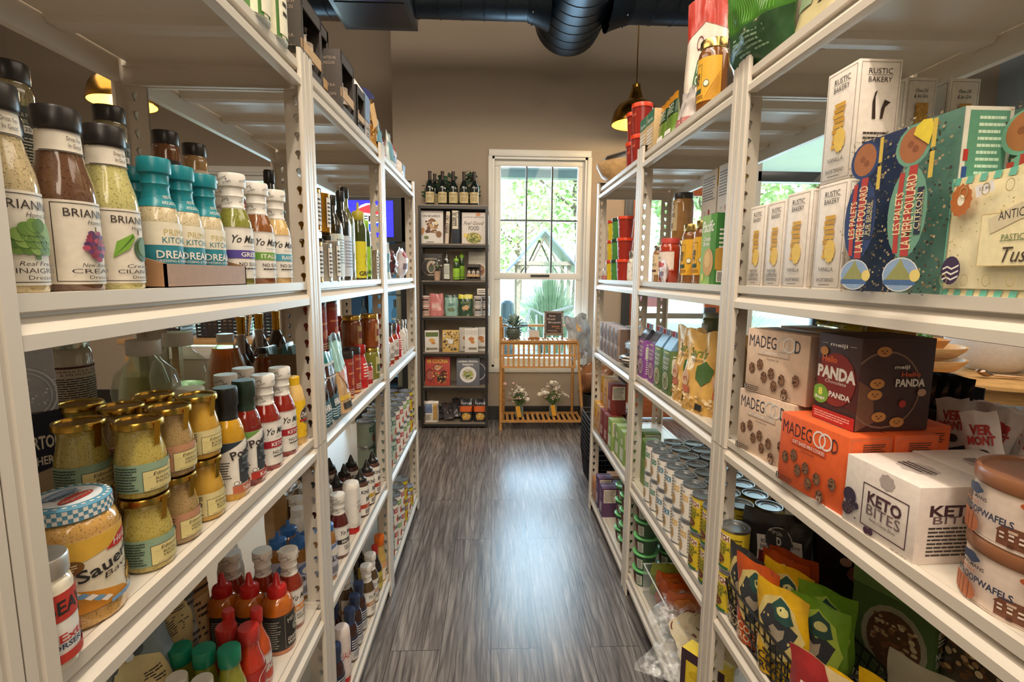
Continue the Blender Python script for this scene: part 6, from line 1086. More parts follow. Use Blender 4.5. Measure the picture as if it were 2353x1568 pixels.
# ---- top of the left shelving ----
P('stripetin',(-.455,1.02),zT,'green and cream striped oil tin on the top shelf, nearer','striped tins on the top shelf'); P('stripetin',(-.457,1.105),zT,'green and cream striped oil tin on the top shelf, by the post','striped tins on the top shelf')
P('bluewhite',(-.46,.93),zT,'white bottle on the top shelf left of the striped tins')
P('gift',(-.462,1.30),zT,'dark gift box of three small oil bottles nearest the post','dark oil gift boxes'); P('gift_tall',(-.50,1.47),zT,'tallest dark gift box of small oil bottles','dark oil gift boxes'); P('gift',(-.462,1.60),zT,'dark gift box of oils in front of the tallest one','dark oil gift boxes'); P('gift',(-.462,1.75),zT,'dark gift box of oils nearest the flour bag','dark oil gift boxes',s=(1,.7,.8))
P('flour',(-.465,1.865),zT,'white flour bag with a blue picture on the top shelf'); P('pasta',(-.475,1.965),zT,'clear bag of golden pasta with a blue header',rz=R(-15))
P('tealbag',(-.46,2.12),zT,'pale green bag on the top shelf of the far bay'); P('redbag',(-.48,2.23),zT,'red and black snack bag on the top shelf'); P('tealbag',(-.455,2.33),zT,'pale bag in front of the white and red one'); P('whitered',(-.475,2.44),zT,'white snack bag with red print on the top shelf'); P('flour',(-.46,2.56),zT,'low white bag at the far end of the top shelf',s=(1,1,.45)); P('redbag',(-.50,2.36),zT,'red crinkled bag behind the white and red one',s=(1,1,1.05))
# ---------- goods on the right shelving ----------
# eye-level shelf, near bay
g='vanilla and lemon shortbread boxes'
for i,(u,k,l) in enumerate(((0,'rust_l','white lemon shortbread box at the left end beside the post'),(1,'rust_l','white lemon shortbread box second from the post'),(2,'rust_v','white vanilla shortbread box third from the post'),(3,'rust_v','white vanilla shortbread box under the tall top one'))):
    P(k,(.612,(1.105,1.032,.958,.862)[i]),zM,l,g,s=(1,1.1,1) if i<2 else (1,1.3,1.04))
P('rust_v',(.612,.862),zM+.1825,'white vanilla shortbread box stacked on top, with vanilla pods on its side',g,s=(1,1.3,1.04))
P('poul_b',(.612,.762),zM,'tall navy French biscuit box with a butter biscuit picture','tall French biscuit boxes'); P('poul_g',(.610,.672),zM,'tall green French biscuit box with a lemon picture','tall French biscuit boxes')
for i,(x,y) in enumerate(((.685,.60),(.748,.60),(.82,.585))): P('poul_g',(x,y),zM,('tall green biscuit box side on, just behind the lemon one','tall green biscuit box side on, in the middle','tall green biscuit box side on, at the picture edge')[i],'tall French biscuit boxes')
P('antica',(.603,.555),zM,'cream and mint striped Italian cookie tin at the shelf edge',rz=PI,tilt=(0,R(0)),s=(1,.62,.88))
g='tall cracker boxes'
for i,(x,y,l) in enumerate(((.765,.95,'left'),(.845,.95,'right'))):
    P('oliveoilbox',(x,y),zM+.192,'cracker box with a square cracker picture, '+l+' upper one',g,rz=-PI/2,s=(1,.56,.77)); P('oliveoilbox',(x,y),zM,'cracker box hidden below the '+l+' upper cracker box',g,rz=-PI/2,s=(1,.56,.8))
P('oliveoilbox',(.90,.80),zM,'shorter cracker box between the cracker boxes and the fruit box',g,rz=-PI/2,s=(1,.8,1.13))
P('fruitbox',(.925,.70),zM+.085,'cream box with a colourful fruit picture at the picture edge',rz=R(-125)); P('cube',(.915,.69),zM,'small carton under the fruit picture box')
for i,y in enumerate((1.03,1.12)): P('delallo',(.90,y),zM,('nearer','farther')[i]+' pale pasta box with a navy band, at the back of the shelf','pasta boxes',s=(1,1,.9))
def clam():
    root=empty('cracker_clamshell',(.735,1.06,zM)); tag(root,'clear clamshell of ridged crackers leaning on the boxes','crackers')
    mb=MB(); T_=Matrix.Translation((0,0,.215))@Euler((R(0),R(0),0)).to_matrix().to_4x4()@Matrix.Rotation(R(-25),4,'X')
    mb.rbox(-.05,-.085,-.03,.05,.085,.03,'F:dfe6e4',.012,T=T_); mb.obj('clamshell',root)
    for i in range(13): MB().rbox(-.035,-.075+.011*i,-.022,.035,-.068+.011*i,.02,'s:c89a5c',.002,T=T_).obj('cracker',root)
clam()
P('brothc',(.70,1.06),zM,'dark green broth carton with green cap below the clamshell','green broth cartons',s=(1,1,.72)); P('brothc',(.775,1.06),zM,'dark green broth carton with green cap, farther from the aisle','green broth cartons',s=(1,1,.72))
# third shelf, near bay
g='cream cookie boxes'
ry=PI-R(16)

P('made_c',(.625,1.045),zC,'cream cookie box at the left end, lower of its stack',g,rz=PI+R(10)); P('made_c',(.63,1.03),zC+.141,'cream cookie box at the left end, upper of its stack',g,rz=PI+R(14))
P('made_c',(.72,1.08),zC,'cream cookie box in the back row, lower',g,rz=PI+R(8)); P('made_c',(.725,1.075),zC+.141,'cream cookie box in the back row, upper',g,rz=PI+R(8))
g='orange cookie boxes'
P('made_o',(.612,.858),zC,'orange cookie box at the shelf edge with dark cookies on it',g,rz=PI+R(6)); P('made_o',(.699,.866),zC,'orange cookie box second from the aisle',g,rz=PI+R(4)); P('made_o',(.776,.90),zC,'orange cookie box farthest from the aisle',g,rz=PI+R(2),s=(.8,.8,1))
P('panda',(.672,.855),zC+.136,'dark brown chocolate biscuit box standing on the orange boxes',rz=PI+R(4))
P('keto',(.635,.70),zC,'white chocolate bites box, front one at the shelf edge','white chocolate boxes',rz=PI+R(2)); P('keto',(.752,.712),zC,'white chocolate bites box behind the front one','white chocolate boxes',rz=PI+R(2))
P('stroop',(.66,.535),zC,'round caramel waffle tin with brown lid, lower one','caramel waffle tins',rz=PI+R(44)); P('stroop',(.66,.535),zC+.084,'round caramel waffle tin with brown lid, upper one','caramel waffle tins',rz=PI+R(38))
def jerky():
    root=empty('jerky_display_box',(.885,1.0,zC)); root.scale=(1,.9,.95); tag(root,'black and orange jerky display box','box'); root.rotation_euler=(0,0,PI+R(15))
    k='p:24272c'; mb=MB(); w,d,h=.19,.12,.15; t=.003
    mb.box(-d/2,-w/2,0,d/2,w/2,t,k).box(d/2-t,-w/2,0,d/2,w/2,h,k).box(-d/2,-w/2,0,-d/2+t,w/2,h+.04,k)
    for y in (-w/2,w/2-t): mb.prism([(-d/2,0),(d/2,0),(d/2,h),(-d/2,h-.05)],y,y+t,'p:d8942c')
    lay(mb,[T('GRASS FED',.45,.78,.16,'p:d8cfc4',.7,bold=.03),T('JERKY',.5,.5,.16,'p:d8cfc4',.5,bold=.03),('r',.3,.1,.8,.3,'p:c8c4be'),T('04206',.55,.2,.12,INK,.4)],w,h,lambda x,y,o:(d/2+.0004+o,x-w/2,y))
    lay(mb,[('c',.5,.4,.34,.02,'p:6a4a1c'),('e',.5,.4,.3,.2,'p:c8801c'),T('A',.5,.4,.3,'p:e8c078',.3)],d,h,lambda x,y,o:(d/2-x,w/2+.0004+o,y)); mb.obj('display_carton',root)
jerky()
for i in range(4): P('blackpouch',(.858+.02*i,1.0-.006*i),zC+.012,ORD[i]+' black jerky pouch standing in the orange sided display box','black jerky pouches',rz=PI+R(15),s=(.9,1,1))
def vbox():
    root=empty('meat_stick_box',(.895,.815,zC)); root.scale=(.9,.85,1); tag(root,'white display box holding the clear wrapped meat sticks','box'); root.rotation_euler=(0,0,PI+R(20)); k='p:ddd5cc'
    mb=MB(); w,d,h=.2,.12,.10; t=.003
    mb.box(-d/2,-w/2,0,d/2,w/2,t,k).box(d/2-t,-w/2,0,d/2,w/2,h*.8,k).box(-d/2,-w/2,0,-d/2+t,w/2,h*1.2,k).box(-d/2,-w/2,0,d/2,-w/2+t,h,k).box(-d/2,w/2-t,0,d/2,w/2,h,k)
    lay(mb,[T('Nutrition Facts',.3,.8,.12,INK,.4),('n',.05,.1,.6,.7,5,INK)],w,h*.8,lambda x,y,o:(d/2+.0004+o,x-w/2,y)); mb.obj('display_carton',root)
vbox()
rr=random.Random(4)
for i in range(12):
    a=rr.uniform(-.30,.30); r_,c_=i%3,i//3
    P('vermont' if i%3 else 'vermontd',(.862+.03*r_,.755+.036*c_),zC+.02,('first','second','third','fourth')[c_]+' clear wrapped meat stick from the waffle tins, '+('front','middle','back')[r_]+' row of the white box','wrapped meat sticks',rz=PI+R(20)+a,tilt=(a*.9,rr.uniform(-.1,.2)))

P('potato',(.86,1.10),zC+.175,'paper potato bag with ROASTED print, nearer the window','paper potato bags',s=1.1)
P('delallo',(.86,1.10),zC,'pale box under the paper potato bag',s=(1.6,1.6,.85)); P('yellowfilm',(.77,1.10),zC+.283,'bright yellow film bag above the cream cookie boxes','yellow film bags')
# fourth shelf, near bay
P('pretzel',(.705,1.15),zD,'black pretzel bag with a round badge',rz=PI+R(56),s=(1,.9,.97)); P('blackpouch',(.83,1.075),zD,'plain black bag between the pretzel bag and the green oatmeal box',s=(1.2,1.3,1.3),rz=PI+R(48))
P('cerealg',(.84,.93),zD,'green oatmeal box with a bowl picture, text side facing the aisle end','oatmeal boxes',rz=PI+R(25),s=(1,1,1.05)); P('granola',(.90,.78),zD,'brown granola bag with grain picture and bar code',rz=PI+R(8))
g='cans behind the pretzel bag'
for i,(x,y) in enumerate(((.605,1.155),(.68,1.16),(.755,1.165),(.64,1.09),(.66,1.235))):
    pass
for i,(x,y,lv) in enumerate(((.607,1.165,0),(.607,1.165,1))):
    P('hatch',(x,y),zD+lv*.1125,'yellow sauce can between the post and the black pretzel bag, '+('lower','upper')[lv],g)
def basket():
    root=empty('wire_basket',(.655,.975,zD)); tag(root,'black wire basket holding the colourful chip bags','basket'); k='k:25231f'
    a,b=.075,.14; 
    for nm,z,s_ in (('rim',.11,1.12),('wire_ring',.085,1.08),('wire_ring',.06,1.05),('wire_ring',.035,1.02),('base_ring',.005,.96)):
        pts=[(a*s_*c1,b*s_*c2,z) for c1,c2 in ((-1,-.9),(-.85,-1),(.85,-1),(1,-.9),(1,.9),(.85,1),(-.85,1),(-1,.9))]; MB().tube(pts,.0035 if nm=='rim' else .002,k,6,True).obj(nm,root)
    mb=MB()
    for i in range(15):
        y=-b+2*b*i/14
        for s_ in (1,-1): mb.tube([(s_*a*.93,y*.94,.005),(s_*a*1.1,y*1.08,.11)],.0018,k,5)
        mb.tube([(-a*.93,y*.94,.005),(a*.93,y*.94,.005)],.0018,k,5)
    for i in range(8):
        x=-a+2*a*i/7
        for s_ in (1,-1): mb.tube([(x*.93,s_*b*.94,.005),(x*1.1,s_*b*1.1,.11)],.0018,k,5)
    mb.obj('wire_mesh',root)
basket()
g='chip bags in the wire basket'
for i,(x,y,k,l,rz_) in enumerate(((.612,1.085,'sc_bk','black chip bag with a bird picture at the left end of the basket',14),(.61,1.035,'sc_or','orange chip bag with a bird picture, front left in the basket',24),(.612,.945,'sc_ye','yellow chip bag with a bird picture, front of the basket',28),(.668,1.02,'sc_ye','yellow chip bag behind the front yellow one',30),(.685,1.06,'sc_br','brown orange chip bag in the middle of the basket',28),(.71,1.075,'sc_br','brown orange chip bag at the back of the basket',34),(.66,.905,'sc_gr','green chip bag with a bent top in the basket',34),(.70,.945,'sc_gr','green chip bag at the back right of the basket',38))):
    P(k,(x,y),zD+.009,l,g,rz=PI+R(rz_),tilt=(0,R(6)),s=(.9,.78,.84))
P('peach',(.605,.79),zD,'red and cream dried fruit pouch in front of the basket',rz=PI+R(25),tilt=(0,R(8)),s=(1,1,.85)); P('yellowp',(.625,.73),zD,'plain yellow pouch, left one','plain yellow pouches',rz=PI+R(28),s=(1,1,.8)); P('yellowp',(.67,.715),zD,'plain yellow pouch, right one','plain yellow pouches',rz=PI+R(28),s=(1,1,.85)); P('graybag',(.745,.75),zD,'grey nut bag with a white price tag',rz=PI+R(30)); P('barbox',(.79,.655),zD,'mustard coloured snack bar box, nearer','snack bar boxes',rz=PI+R(8),s=(.5,1,1)); P('barbox',(.885,.645),zD,'mustard coloured snack bar box, farther back','snack bar boxes',rz=PI+R(8),s=(.5,1,1))
P('greenfood',(.62,1.06),zE,'green cracker box on the bottom shelf beside the post',s=(1.1,1,1.0),rz=PI+R(5)); P('greenfood',(.63,.9),zE,'second green cracker box on the bottom shelf',rz=PI+R(5))
# ---- middle bay ----
P('broth',(.645,1.515),zM,'large jar of vegetable broth with yellow label by the green carton','broth jars with yellow labels',s=(.9,.9,.97)); P('broth',(.65,1.625),zM,'large jar of vegetable broth with yellow label, farther one','broth jars with yellow labels',s=(.9,.9,.97))
P('pacific',(.625,1.395),zM,'green broth carton with a soup bowl picture beside the post')
P('simple',(.745,1.70),zM+.151,'white cracker box with printed back, left one','white and yellow cracker boxes',rz=PI-R(0)); P('simple',(.74,1.565),zM+.151,'yellow topped cracker box, right one','white and yellow cracker boxes')
P('cube',(.745,1.70),zM,'small carton under the left white cracker box',s=(.9,1.3,2)); P('cube',(.74,1.565),zM,'small carton under the right cracker box',s=(.9,1.3,2))
P('tomato',(.62,1.77),zM,'red pasta sauce jar with checked lid'); P('nutjar',(.63,1.875),zM,'brown bean jar with cream label below the tall jar','stacked cream labelled jars',s=(1,1,.92)); P('peachjar',(.70,1.88),zM+.153,'tall jar of brown fruit with black lid on top','stacked cream labelled jars',s=(1,1,1)); P('nutjar',(.70,1.88),zM,'brown jar supporting the tall fruit jar','stacked cream labelled jars',s=(1,1,1.055)); P('whitered',(.585,1.72),zM,'small clear sachet hanging beside the broth jar',s=(.4,.35,.5))
P('greenback',(.83,1.83),zM,'green bag edge behind the stacked jars',s=(.7,.7,.5))
g='milk cartons with pinched tops'
for i,(x,y,k,l) in enumerate(((.612,1.93,'gab_p','purple carton farthest along'),(.62,1.83,'gab_p','purple carton beside the green ones'),(.612,1.735,'gab_g','green carton beside the purple ones'),(.612,1.645,'gab_g','green carton nearest the cream bags'))): P(k,(x,y),zC,l+', with a pinched top',g,s=(1,1,1.0))
g='cream oat bags'
for i,(x,y,rz_) in enumerate(((.62,1.535,12),(.615,1.43,16),(.655,1.34,20))): P('oats',(x,y),zC,('left','middle','right')[i]+' cream oat bag with a green leaf badge',g,rz=PI+R(rz_))
P('kraft',(.62,1.25),zC,'narrow kraft bag beside the post behind the oat bags',s=(.6,.5,1))
g='green labelled pickle jars'
for i,(x,y) in enumerate(((.775,1.38),(.79,1.53),(.79,1.95),(.895,1.46))): P('picklelid',(x,y),zC+.0,('right','left','far','rear')[i]+' large pickle jar with dark lid behind the oat bags',g,s=1.25)
P('picklejar',(.745,1.70),zC,'pickle jar under the small topmost jar','pickle jars stacked'); P('picklejar',(.755,1.70),zC+.146,'small pickle jar on top of the stack, against the window','pickle jars stacked',s=(.85,.85,.85)); P('picklejar',(.83,1.64),zC,'pickle jar behind the stack','pickle jars stacked')
# cans grid on the fourth shelf, middle bay
g='stacked bean and sauce cans'
cols=['hatch','hatch','bean_garb','bean_garb','bean_black','bean_black','bean_pinto','bean_pinto']
nm={'hatch':'yellow sauce','bean_garb':'yellow banded bean','bean_black':'blue banded bean','bean_pinto':'green banded bean'}
for i in range(8):
    for r_ in range(4):
        for lv in range(2):
            if r_==3 and lv==0: continue
            if r_==3 and i<3: continue
            x=.607+.0725*r_; y=1.275+.0735*i+(.015 if r_%2 else 0)
            P(cols[i],(x,y),zD+lv*.1125,ORD[i]+' column of '+nm[cols[i]]+' cans, '+('front','second','third','back')[r_]+' row, '+('lower tier','upper tier')[lv],g)
P('nutbox',(.64,1.925),zD,'green cereal box with nutrition text, left one','green cereal boxes',s=(1,1,1.1)); P('nutbox',(.725,1.91),zD,'green cereal box with nutrition text, right one','green cereal boxes',s=(1,1,1.1))
for i in range(7): P('slimbox',(.908,1.37+.045*i),zD+.0,ORD[i]+' white slim box in the file behind the cans','white slim boxes',s=(1,1,1.7))
# bottom shelf, middle bay
def bin_():
    root=empty('clear_bin',(.675,1.70,zE)); tag(root,'clear plastic bin of orange and green snack bags','bin'); mb=MB(); k='F:e6ecea'; a,b,h,t=.075,.14,.12,.003
    mb.box(-a,-b,0,a,b,t,k).box(-a,-b,0,-a+t,b,h,k).box(a-t,-b,0,a,b,h,k).box(-a,-b,0,a,-b+t,h,k).box(-a,b-t,0,a,b,h,k); mb.obj('bin_shell',root)
    pts=[(-a,-b,h),(a,-b,h),(a,b,h),(-a,b,h)]; MB().tube(pts,.003,'k:d8e0dc',6,True).obj('bin_rim',root)
bin_()
kb('ricebag','bag','rice_chip_bag',.13,.19,.04,'f:b8561c',[('r',.25,.2,.75,.45,WT),T('RICE',.5,.37,.08,INK,.4,bold=.02),T('VEGGIE',.5,.27,.07,INK,.44),('e',.5,.75,.3,.15,'f:c8742c')],kind='pillow',wr=.006,seed=40)
kb('veggiebag','bag','rice_chip_bag',.13,.19,.04,'f:8a9a3c',[('r',.25,.15,.75,.42,WT),T('ORGANIC',.5,.34,.06,INK,.44,bold=.02),T('VEGAN',.5,.24,.07,INK,.44)],kind='pillow',wr=.006,seed=41)
for i in range(4): P('ricebag' if i<3 else 'veggiebag',(.675,1.60+.058*i),zE+.022,(ORD[i]+' orange rice snack bag in the clear bin') if i<3 else 'green snack bag at the far end of the clear bin','snack bags in the clear bin',rz=PI+R(70),tilt=(0,R(20)),s=.95)

kb('tortclear','bag','tortilla_bag',.27,.30,.05,'C:e8ecee',[('e',.6,.45,.36,.3,'p:cdbfa0'),('c',.6,.45,.3,.014,'p:6a2a24'),('x',16,.45,.3,.75,.6,.03,['p:6a3a30','p:c8a888']),T('TORTILLAS',.6,.72,.05,'p:8a3a30',.4)],kind='pillow',wr=.03,seed=42)
P('tortclear',(.578,1.34),zE+.03,'crinkled clear tortilla bag sticking out over the bottom shelf edge',rz=PI+R(50),tilt=(R(8),R(-62)))
P('yellowbox',(.60,1.255),zE,'yellow and purple tortilla box by the post on the bottom shelf',rz=PI+R(35),tilt=(0,0))
g='green noodle bowls'
sp=[(.625,1.905,5),(.625,2.13,5),(.63,2.235,4),(.73,1.92,3),(.74,2.15,4)]
for i,(x,y,n) in enumerate(sp):
    for k in range(n): P('noodle',(x,y),zE+.0695*k,('near','second','far','rear near','rear far')[i]+' stack of green noodle bowls, '+('bottom','second from bottom','third from bottom','fourth from bottom','topmost')[k],g)
# ---- far bay ----
g='tubs stacked in threes'
for i,(y,k,l,h) in enumerate(((2.38,'tub_red','red',.098),(2.51,'tub_grn','green',.1),(2.62,'tub_yel','yellow',.1))):
    for n in range(3): P(k,(.62,y),zM+n*h,l+' snack tub at the eye-level shelf, '+('bottom','middle','top')[n]+' of its stack',g,s=(1,1,1 if k=='tub_red' else 1.175))
P('silverp',(.62,2.715),zM,'small silver and black pouch beyond the yellow tubs')
P('whitejar',(.63,2.28),zM,'pale bottle beside the red tubs by the post',s=.8)
g='textured cube boxes'
for i in range(5):
    for lv in range(2): P('cube',(.61,2.30+.08*i),zC+lv*.0755,ORD[i]+' patterned cube box, '+('lower','upper')[lv]+' row of the third shelf',g)
for i in range(4):
    for lv in range(2): P('cube',(.688,2.18+.08*i),zC+lv*.0755,ORD[i]+' patterned cube box in the rear file, '+('lower','upper')[lv]+' row',g)
P('striped',(.61,2.16),zC,'black and white striped cloth pouch in front of the cube boxes'); P('foilblue',(.61,2.16),zC+.062,'shiny blue foil packet on the striped pouch')
P('picklejar',(.80,2.30),zC,'pickle jar with dark lid behind the cube boxes')
g='tea boxes on the fourth shelf'
tb=[(.61,2.70,'tea_y',0),(.61,2.62,'tea_o',0),(.61,2.54,'tea_r',0),(.61,2.45,'tea_r',0),(.63,2.64,'tea_y',1),(.63,2.56,'tea_o',1),(.63,2.47,'tea_r',1),(.61,2.36,'tea_g',0),(.70,2.66,'tea_o',0),(.70,2.58,'tea_o',0),(.71,2.49,'tea_r',0),(.62,2.17,'tea_g',0),(.71,2.17,'tea_g',0),(.62,2.26,'tea_g',0)]
cn={'tea_y':'yellow','tea_o':'tan','tea_r':'maroon','tea_g':'pale green'}; seen={}
for i,(x,y,k,lv) in enumerate(tb):
    base=cn[k]+' tea box '+('at the shelf edge' if x<.65 else 'in the rear row')+(', stacked on another' if lv else ''); n=seen.get(base,0); seen[base]=n+1
    P(k,(x,y),zD+lv*.1505,base+(', '+('first','second','third','fourth')[n]+' from the far end'),g)
P('tea_t',(.61,2.69),zE,'tan box at the far end of the bottom shelf','boxes on the far bottom shelf'); P('tea_t',(.69,2.69),zE,'tan box in the rear of the far bottom shelf','boxes on the far bottom shelf',s=(1,1,1.2)); P('tea_p',(.61,2.60),zE,'purple box in front of the tan boxes','boxes on the far bottom shelf',s=(1,1,1.3)); P('tea_p',(.69,2.60),zE,'purple box in the rear of the far bottom shelf','boxes on the far bottom shelf')
P('tea_p',(.61,2.50),zE,'purple box nearest the noodle bowls','boxes on the far bottom shelf',s=(1,1,1.2))
# ---- top of the right shelving ----
P('greenbag',(.60,1.17),zT,'bulging green bag over the shelf post','bags on the top right shelf',rz=PI+R(10),tilt=(0,R(8)))
P('greenback',(.70,1.12),zT,'tall green bag behind the bulging one','bags on the top right shelf'); P('whiteclear',(.65,1.09),zT,'pale bag with an orange spot and bar code','bags on the top right shelf',rz=PI+R(12),tilt=(R(-10),R(8))); P('creambag',(.625,.95),zT,'cream dried fruit bag with fine print','bags on the top right shelf',rz=PI+R(5)); P('granola',(.63,.77),zT,'dark bag at the top corner of the picture','bags on the top right shelf')
P('broth',(.62,1.49),zT,'tall yellow labelled broth jar on the top shelf',s=(.9,.9,1)); P('meringue',(.71,1.77),zT,'large white bag with a red top on the top shelf',rz=PI+R(35),s=(1,.85,1.38)); P('silverp',(.605,1.625),zT,'small silver foil pouch before the white and red bag')
for i,(y,x) in enumerate(((1.76,.607),(1.85,.61))): P('greenp',(x,y),zT,('nearer','farther')[i]+' green pouch with an orange cap end on the top shelf','green vegetable pouches')
for i,y in enumerate((1.945,2.035)): P('farmbox',(.605,y),zT,('nearer','farther')[i]+' green and beige vegetable box on the top shelf','vegetable boxes')
g='red tubs on the top shelf'
for i,(x,y) in enumerate(((.625,2.20),(.635,2.32))):
    for n in range(2 if i else 2): P('tub_redtall',(x,y),zT+n*.125,('near','far')[i]+' stack of red tubs on the top shelf, '+('lower','upper')[n],g)
def bowl_slab():
    root=empty('wooden_bowl',(.655,2.64,zT)); tag(root,'carved pale wooden bowl at the far end of the top shelf','bowl')
    pr=[(.02,0),(.05,.004),(.10,.04),(.125,.09),(.125,.105),(.115,.105),(.09,.05),(.045,.016),(0.0001,.014)]
    MB().lathe(pr,'h:cfa873',40).obj('bowl_body',root)
    r2=empty('slate_board',(.655,2.58,zT+.108)); tag(r2,'dark slate board with chalk writing resting on the wooden bowl','board'); r2.rotation_euler=(0,R(-16),0)
    mb=MB(); mb.rbox(-.1,-.05,0,.1,.05,.008,'p:3a3836',.002); lay(mb,[('n',.15,.25,.85,.75,3,'p:b8b4ac')],.2,.1,lambda x,y,o:(.1-x,-.05+y,.0082+o)); mb.obj('board',r2)
    r2.location.z+=.03
bowl_slab()
# ---------- bookcase at the back wall ----------
BZ=(1.917,1.598,1.29,.987,.675,.377,.05)
def bookcase():
    root=empty('bookcase',(-.325,4.33,0)); tag(root,'narrow black steel bookcase with grey shelves standing left of the window','bookcase'); k='k:2c2a29'
    W2=.29; D_=.24
    for x in (-W2,W2-.022):
        for y in (0,D_-.022): MB().box(x,y,0,x+.022,y+.022,1.9,k).obj('post',root)
    for z in BZ:
        MB().box(-W2+.002,.002,z-.014,W2-.002,D_,z-.0006,'h:8a7d70').obj('shelf_board',root)
        MB().box(-W2,-.002,z-.034,W2,.012,z-.012,k).box(-W2,D_-.012,z-.034,W2,D_,z-.014,k).box(-W2,0,z-.034,-W2+.015,D_,z-.014,k).box(W2-.015,0,z-.034,W2,D_,z-.014,k).obj('shelf_frame',root)
    return root
bookcase()
def bx(u,y=4.37): return -.62+.168+(u-962)*.00369*y/4.33   # book row positions, measured along the shelf
FZ=-PI/2
g='wine bottles on the bookcase'
for i,u in enumerate((989,1017,1041,1065,1088)): P('redwine',(bx(u,4.39)-.17,4.39),BZ[0],('leftmost','second','middle','fourth','rightmost')[i]+' of the five front wine bottles on the bookcase',g,rz=FZ,s=.8)
P('redwine',(bx(997,4.5)-.175,4.50),BZ[0],'wine bottle tucked behind the leftmost pair on the bookcase',g,rz=FZ,s=.8)
def leaves(mb,c,r,n,size,key,rng,flat=.0,asp=.6):
    for i in range(n):
        d=Vector((rng.gauss(0,1),rng.gauss(0,1),rng.gauss(0,1))); d.normalize(); p=Vector(c)+Vector((d.x*r[0],d.y*r[1],d.z*r[2]))*rng.random()**.4
        a=Vector((rng.gauss(0,1),rng.gauss(0,1),rng.gauss(0,.5)+flat)).normalized(); b=a.cross(Vector((rng.gauss(0,1),rng.gauss(0,1),rng.gauss(0,1)))).normalized(); s=size*rng.uniform(.6,1.3); n_=a.cross(b)*s*.15
        vs=[p-a*s,p-a*s*.35+b*s*asp*.8+n_,p+a*s*.4+b*s*asp*.7+n_,p+a*s,p+a*s*.4-b*s*asp*.7+n_,p-a*s*.35-b*s*asp*.8+n_]
        mb.add(vs,[(0,1,2,3,4,5)],key if isinstance(key,str) else rng.choice(key))
def sprig():
    rng=random.Random(9); root=empty('eucalyptus_garland',(-.30,4.50,BZ[0])); tag(root,'dark green eucalyptus sprigs behind the wine bottles','plant')
    lf=MB(); st=MB()
    for i in range(9):
        x=-.26+.05*i; a=rng.uniform(-.4,.4); h=rng.uniform(.16,.31); pts=[(x,0,.005),(x+a*.1,.01,h*.5),(x+a*.25,-.01,h)]; st.tube(pts,.002,'l:4a4a30',5)
        for j in range(9):
            t=j/9; leaves(lf,(x+a*.2*t,0,.03+h*t),(.035,.02,.02),3,.028,('l:3f5a44','l:4a6a50','l:2f4a36'),rng,asp=.8)
    st.obj('stems',root); lf.obj('leaves',root)
sprig()
def book(x,z,w,h,t,cov,art,label,y=4.36,rz=FZ,tilt=(0,R(-6)),cat='book',spine=None):
    o=carton('cookbook',t,w,h,cov,f=art,n=spine or (),p=spine or (),bev=.001)
    o.matrix_world=Matrix.Translation((x,y,z))@Matrix.Rotation(rz,4,'Z')@Euler((tilt[0],tilt[1],0)).to_matrix().to_4x4(); tag(o,label,cat); return o
TT=lambda s,cx,cy,h,k,w=None,**o:('t',s,cx,cy,h,k,w,o)
food=lambda n,x0,y0,x1,y1,s,ks:('x',n,x0,y0,x1,y1,s,ks)
book(bx(991)-.168,BZ[1],.20,.272,.02,'p:e6e0da',[TT('ON BOARDS',.5,.84,.07,INK,.74,bold=.02),food(40,.25,.35,.75,.75,.06,['p:7a5030','p:a87848','p:c8a878','p:5a3a24']),('e',.1,.35,.1,.14,'p:b8844c',-30),('e',.82,.28,.12,.1,'p:8a6040'),('e',.3,.18,.1,.05,'p:6a7a3c'),('e',.7,.62,.09,.06,'p:e8d8a8'),('e',.4,.45,.08,.05,'p:6a3a24'),('n',.3,.02,.7,.06,1,INK)],'white cookbook with bread and snack boards cover, top left of the bookcase')
book(bx(1026)-.168,BZ[1],.03,.265,.18,'p:e0d0bc',[TT('Magnolia Table',.5,.6,.5,INK,.55,rot=90)],'slim pale book leaning between the two face-out cookbooks',y=4.44,tilt=(R(-3),0))
book(bx(1047)-.168,BZ[1],.062,.272,.19,'p:2c3440',[('r',.0,.45,.8,1,'p:e6dcc4'),TT('Six Seasons',.42,.74,.3,INK,.42,rot=-90,bold=.02)],'thick navy and cream cookbook showing its spine',y=4.44,tilt=(0,0))
book(bx(1087)-.168,BZ[1],.20,.262,.022,'p:e6ddd6',[TT('LOVE & LEMONS',.5,.85,.05,INK,.84),TT('Feel Good',.5,.66,.12,INK,.8,shear=.35),TT('FOOD',.5,.50,.13,'p:4a4a44',.44,bold=.02),('e',.5,.18,.36,.2,'p:d8c8a8'),('e',.5,.18,.31,.17,'p:8a8a44'),food(40,.25,.05,.75,.3,.035,['p:c8c870','p:5a6a2c','p:d8b86a']),('e',.68,.94,.1,.06,'p:d89868'),('e',.15,.26,.09,.07,'p:e8cf6a')],'white cookbook with a bowl of greens cover, top right of the bookcase')
book(bx(1100)-.168,BZ[1],.16,.25,.02,'p:d8d8d8',[],'pale book hidden behind the greens bowl cookbook',y=4.43)
book(bx(990)-.168,BZ[2],.185,.225,.02,'p:2a2622',[('c',.5,.5,.34,.01,'p:8a7a64'),('e',.5,.5,.2,.24,'p:b8a890'),('e',.5,.45,.13,.15,'p:4a5440'),('e',.5,.58,.06,.06,'p:5a3a2c'),('n',.2,.76,.8,.84,1,'p:b8a890'),('n',.35,.16,.65,.24,1,'p:b8a890')]+[('c',.1,.9,.03,.008,'p:8a7a64'),('c',.9,.9,.03,.008,'p:8a7a64'),('c',.1,.1,.03,.008,'p:8a7a64'),('c',.9,.1,.03,.008,'p:8a7a64')],'black cookbook with an oval portrait on the second bookcase shelf')
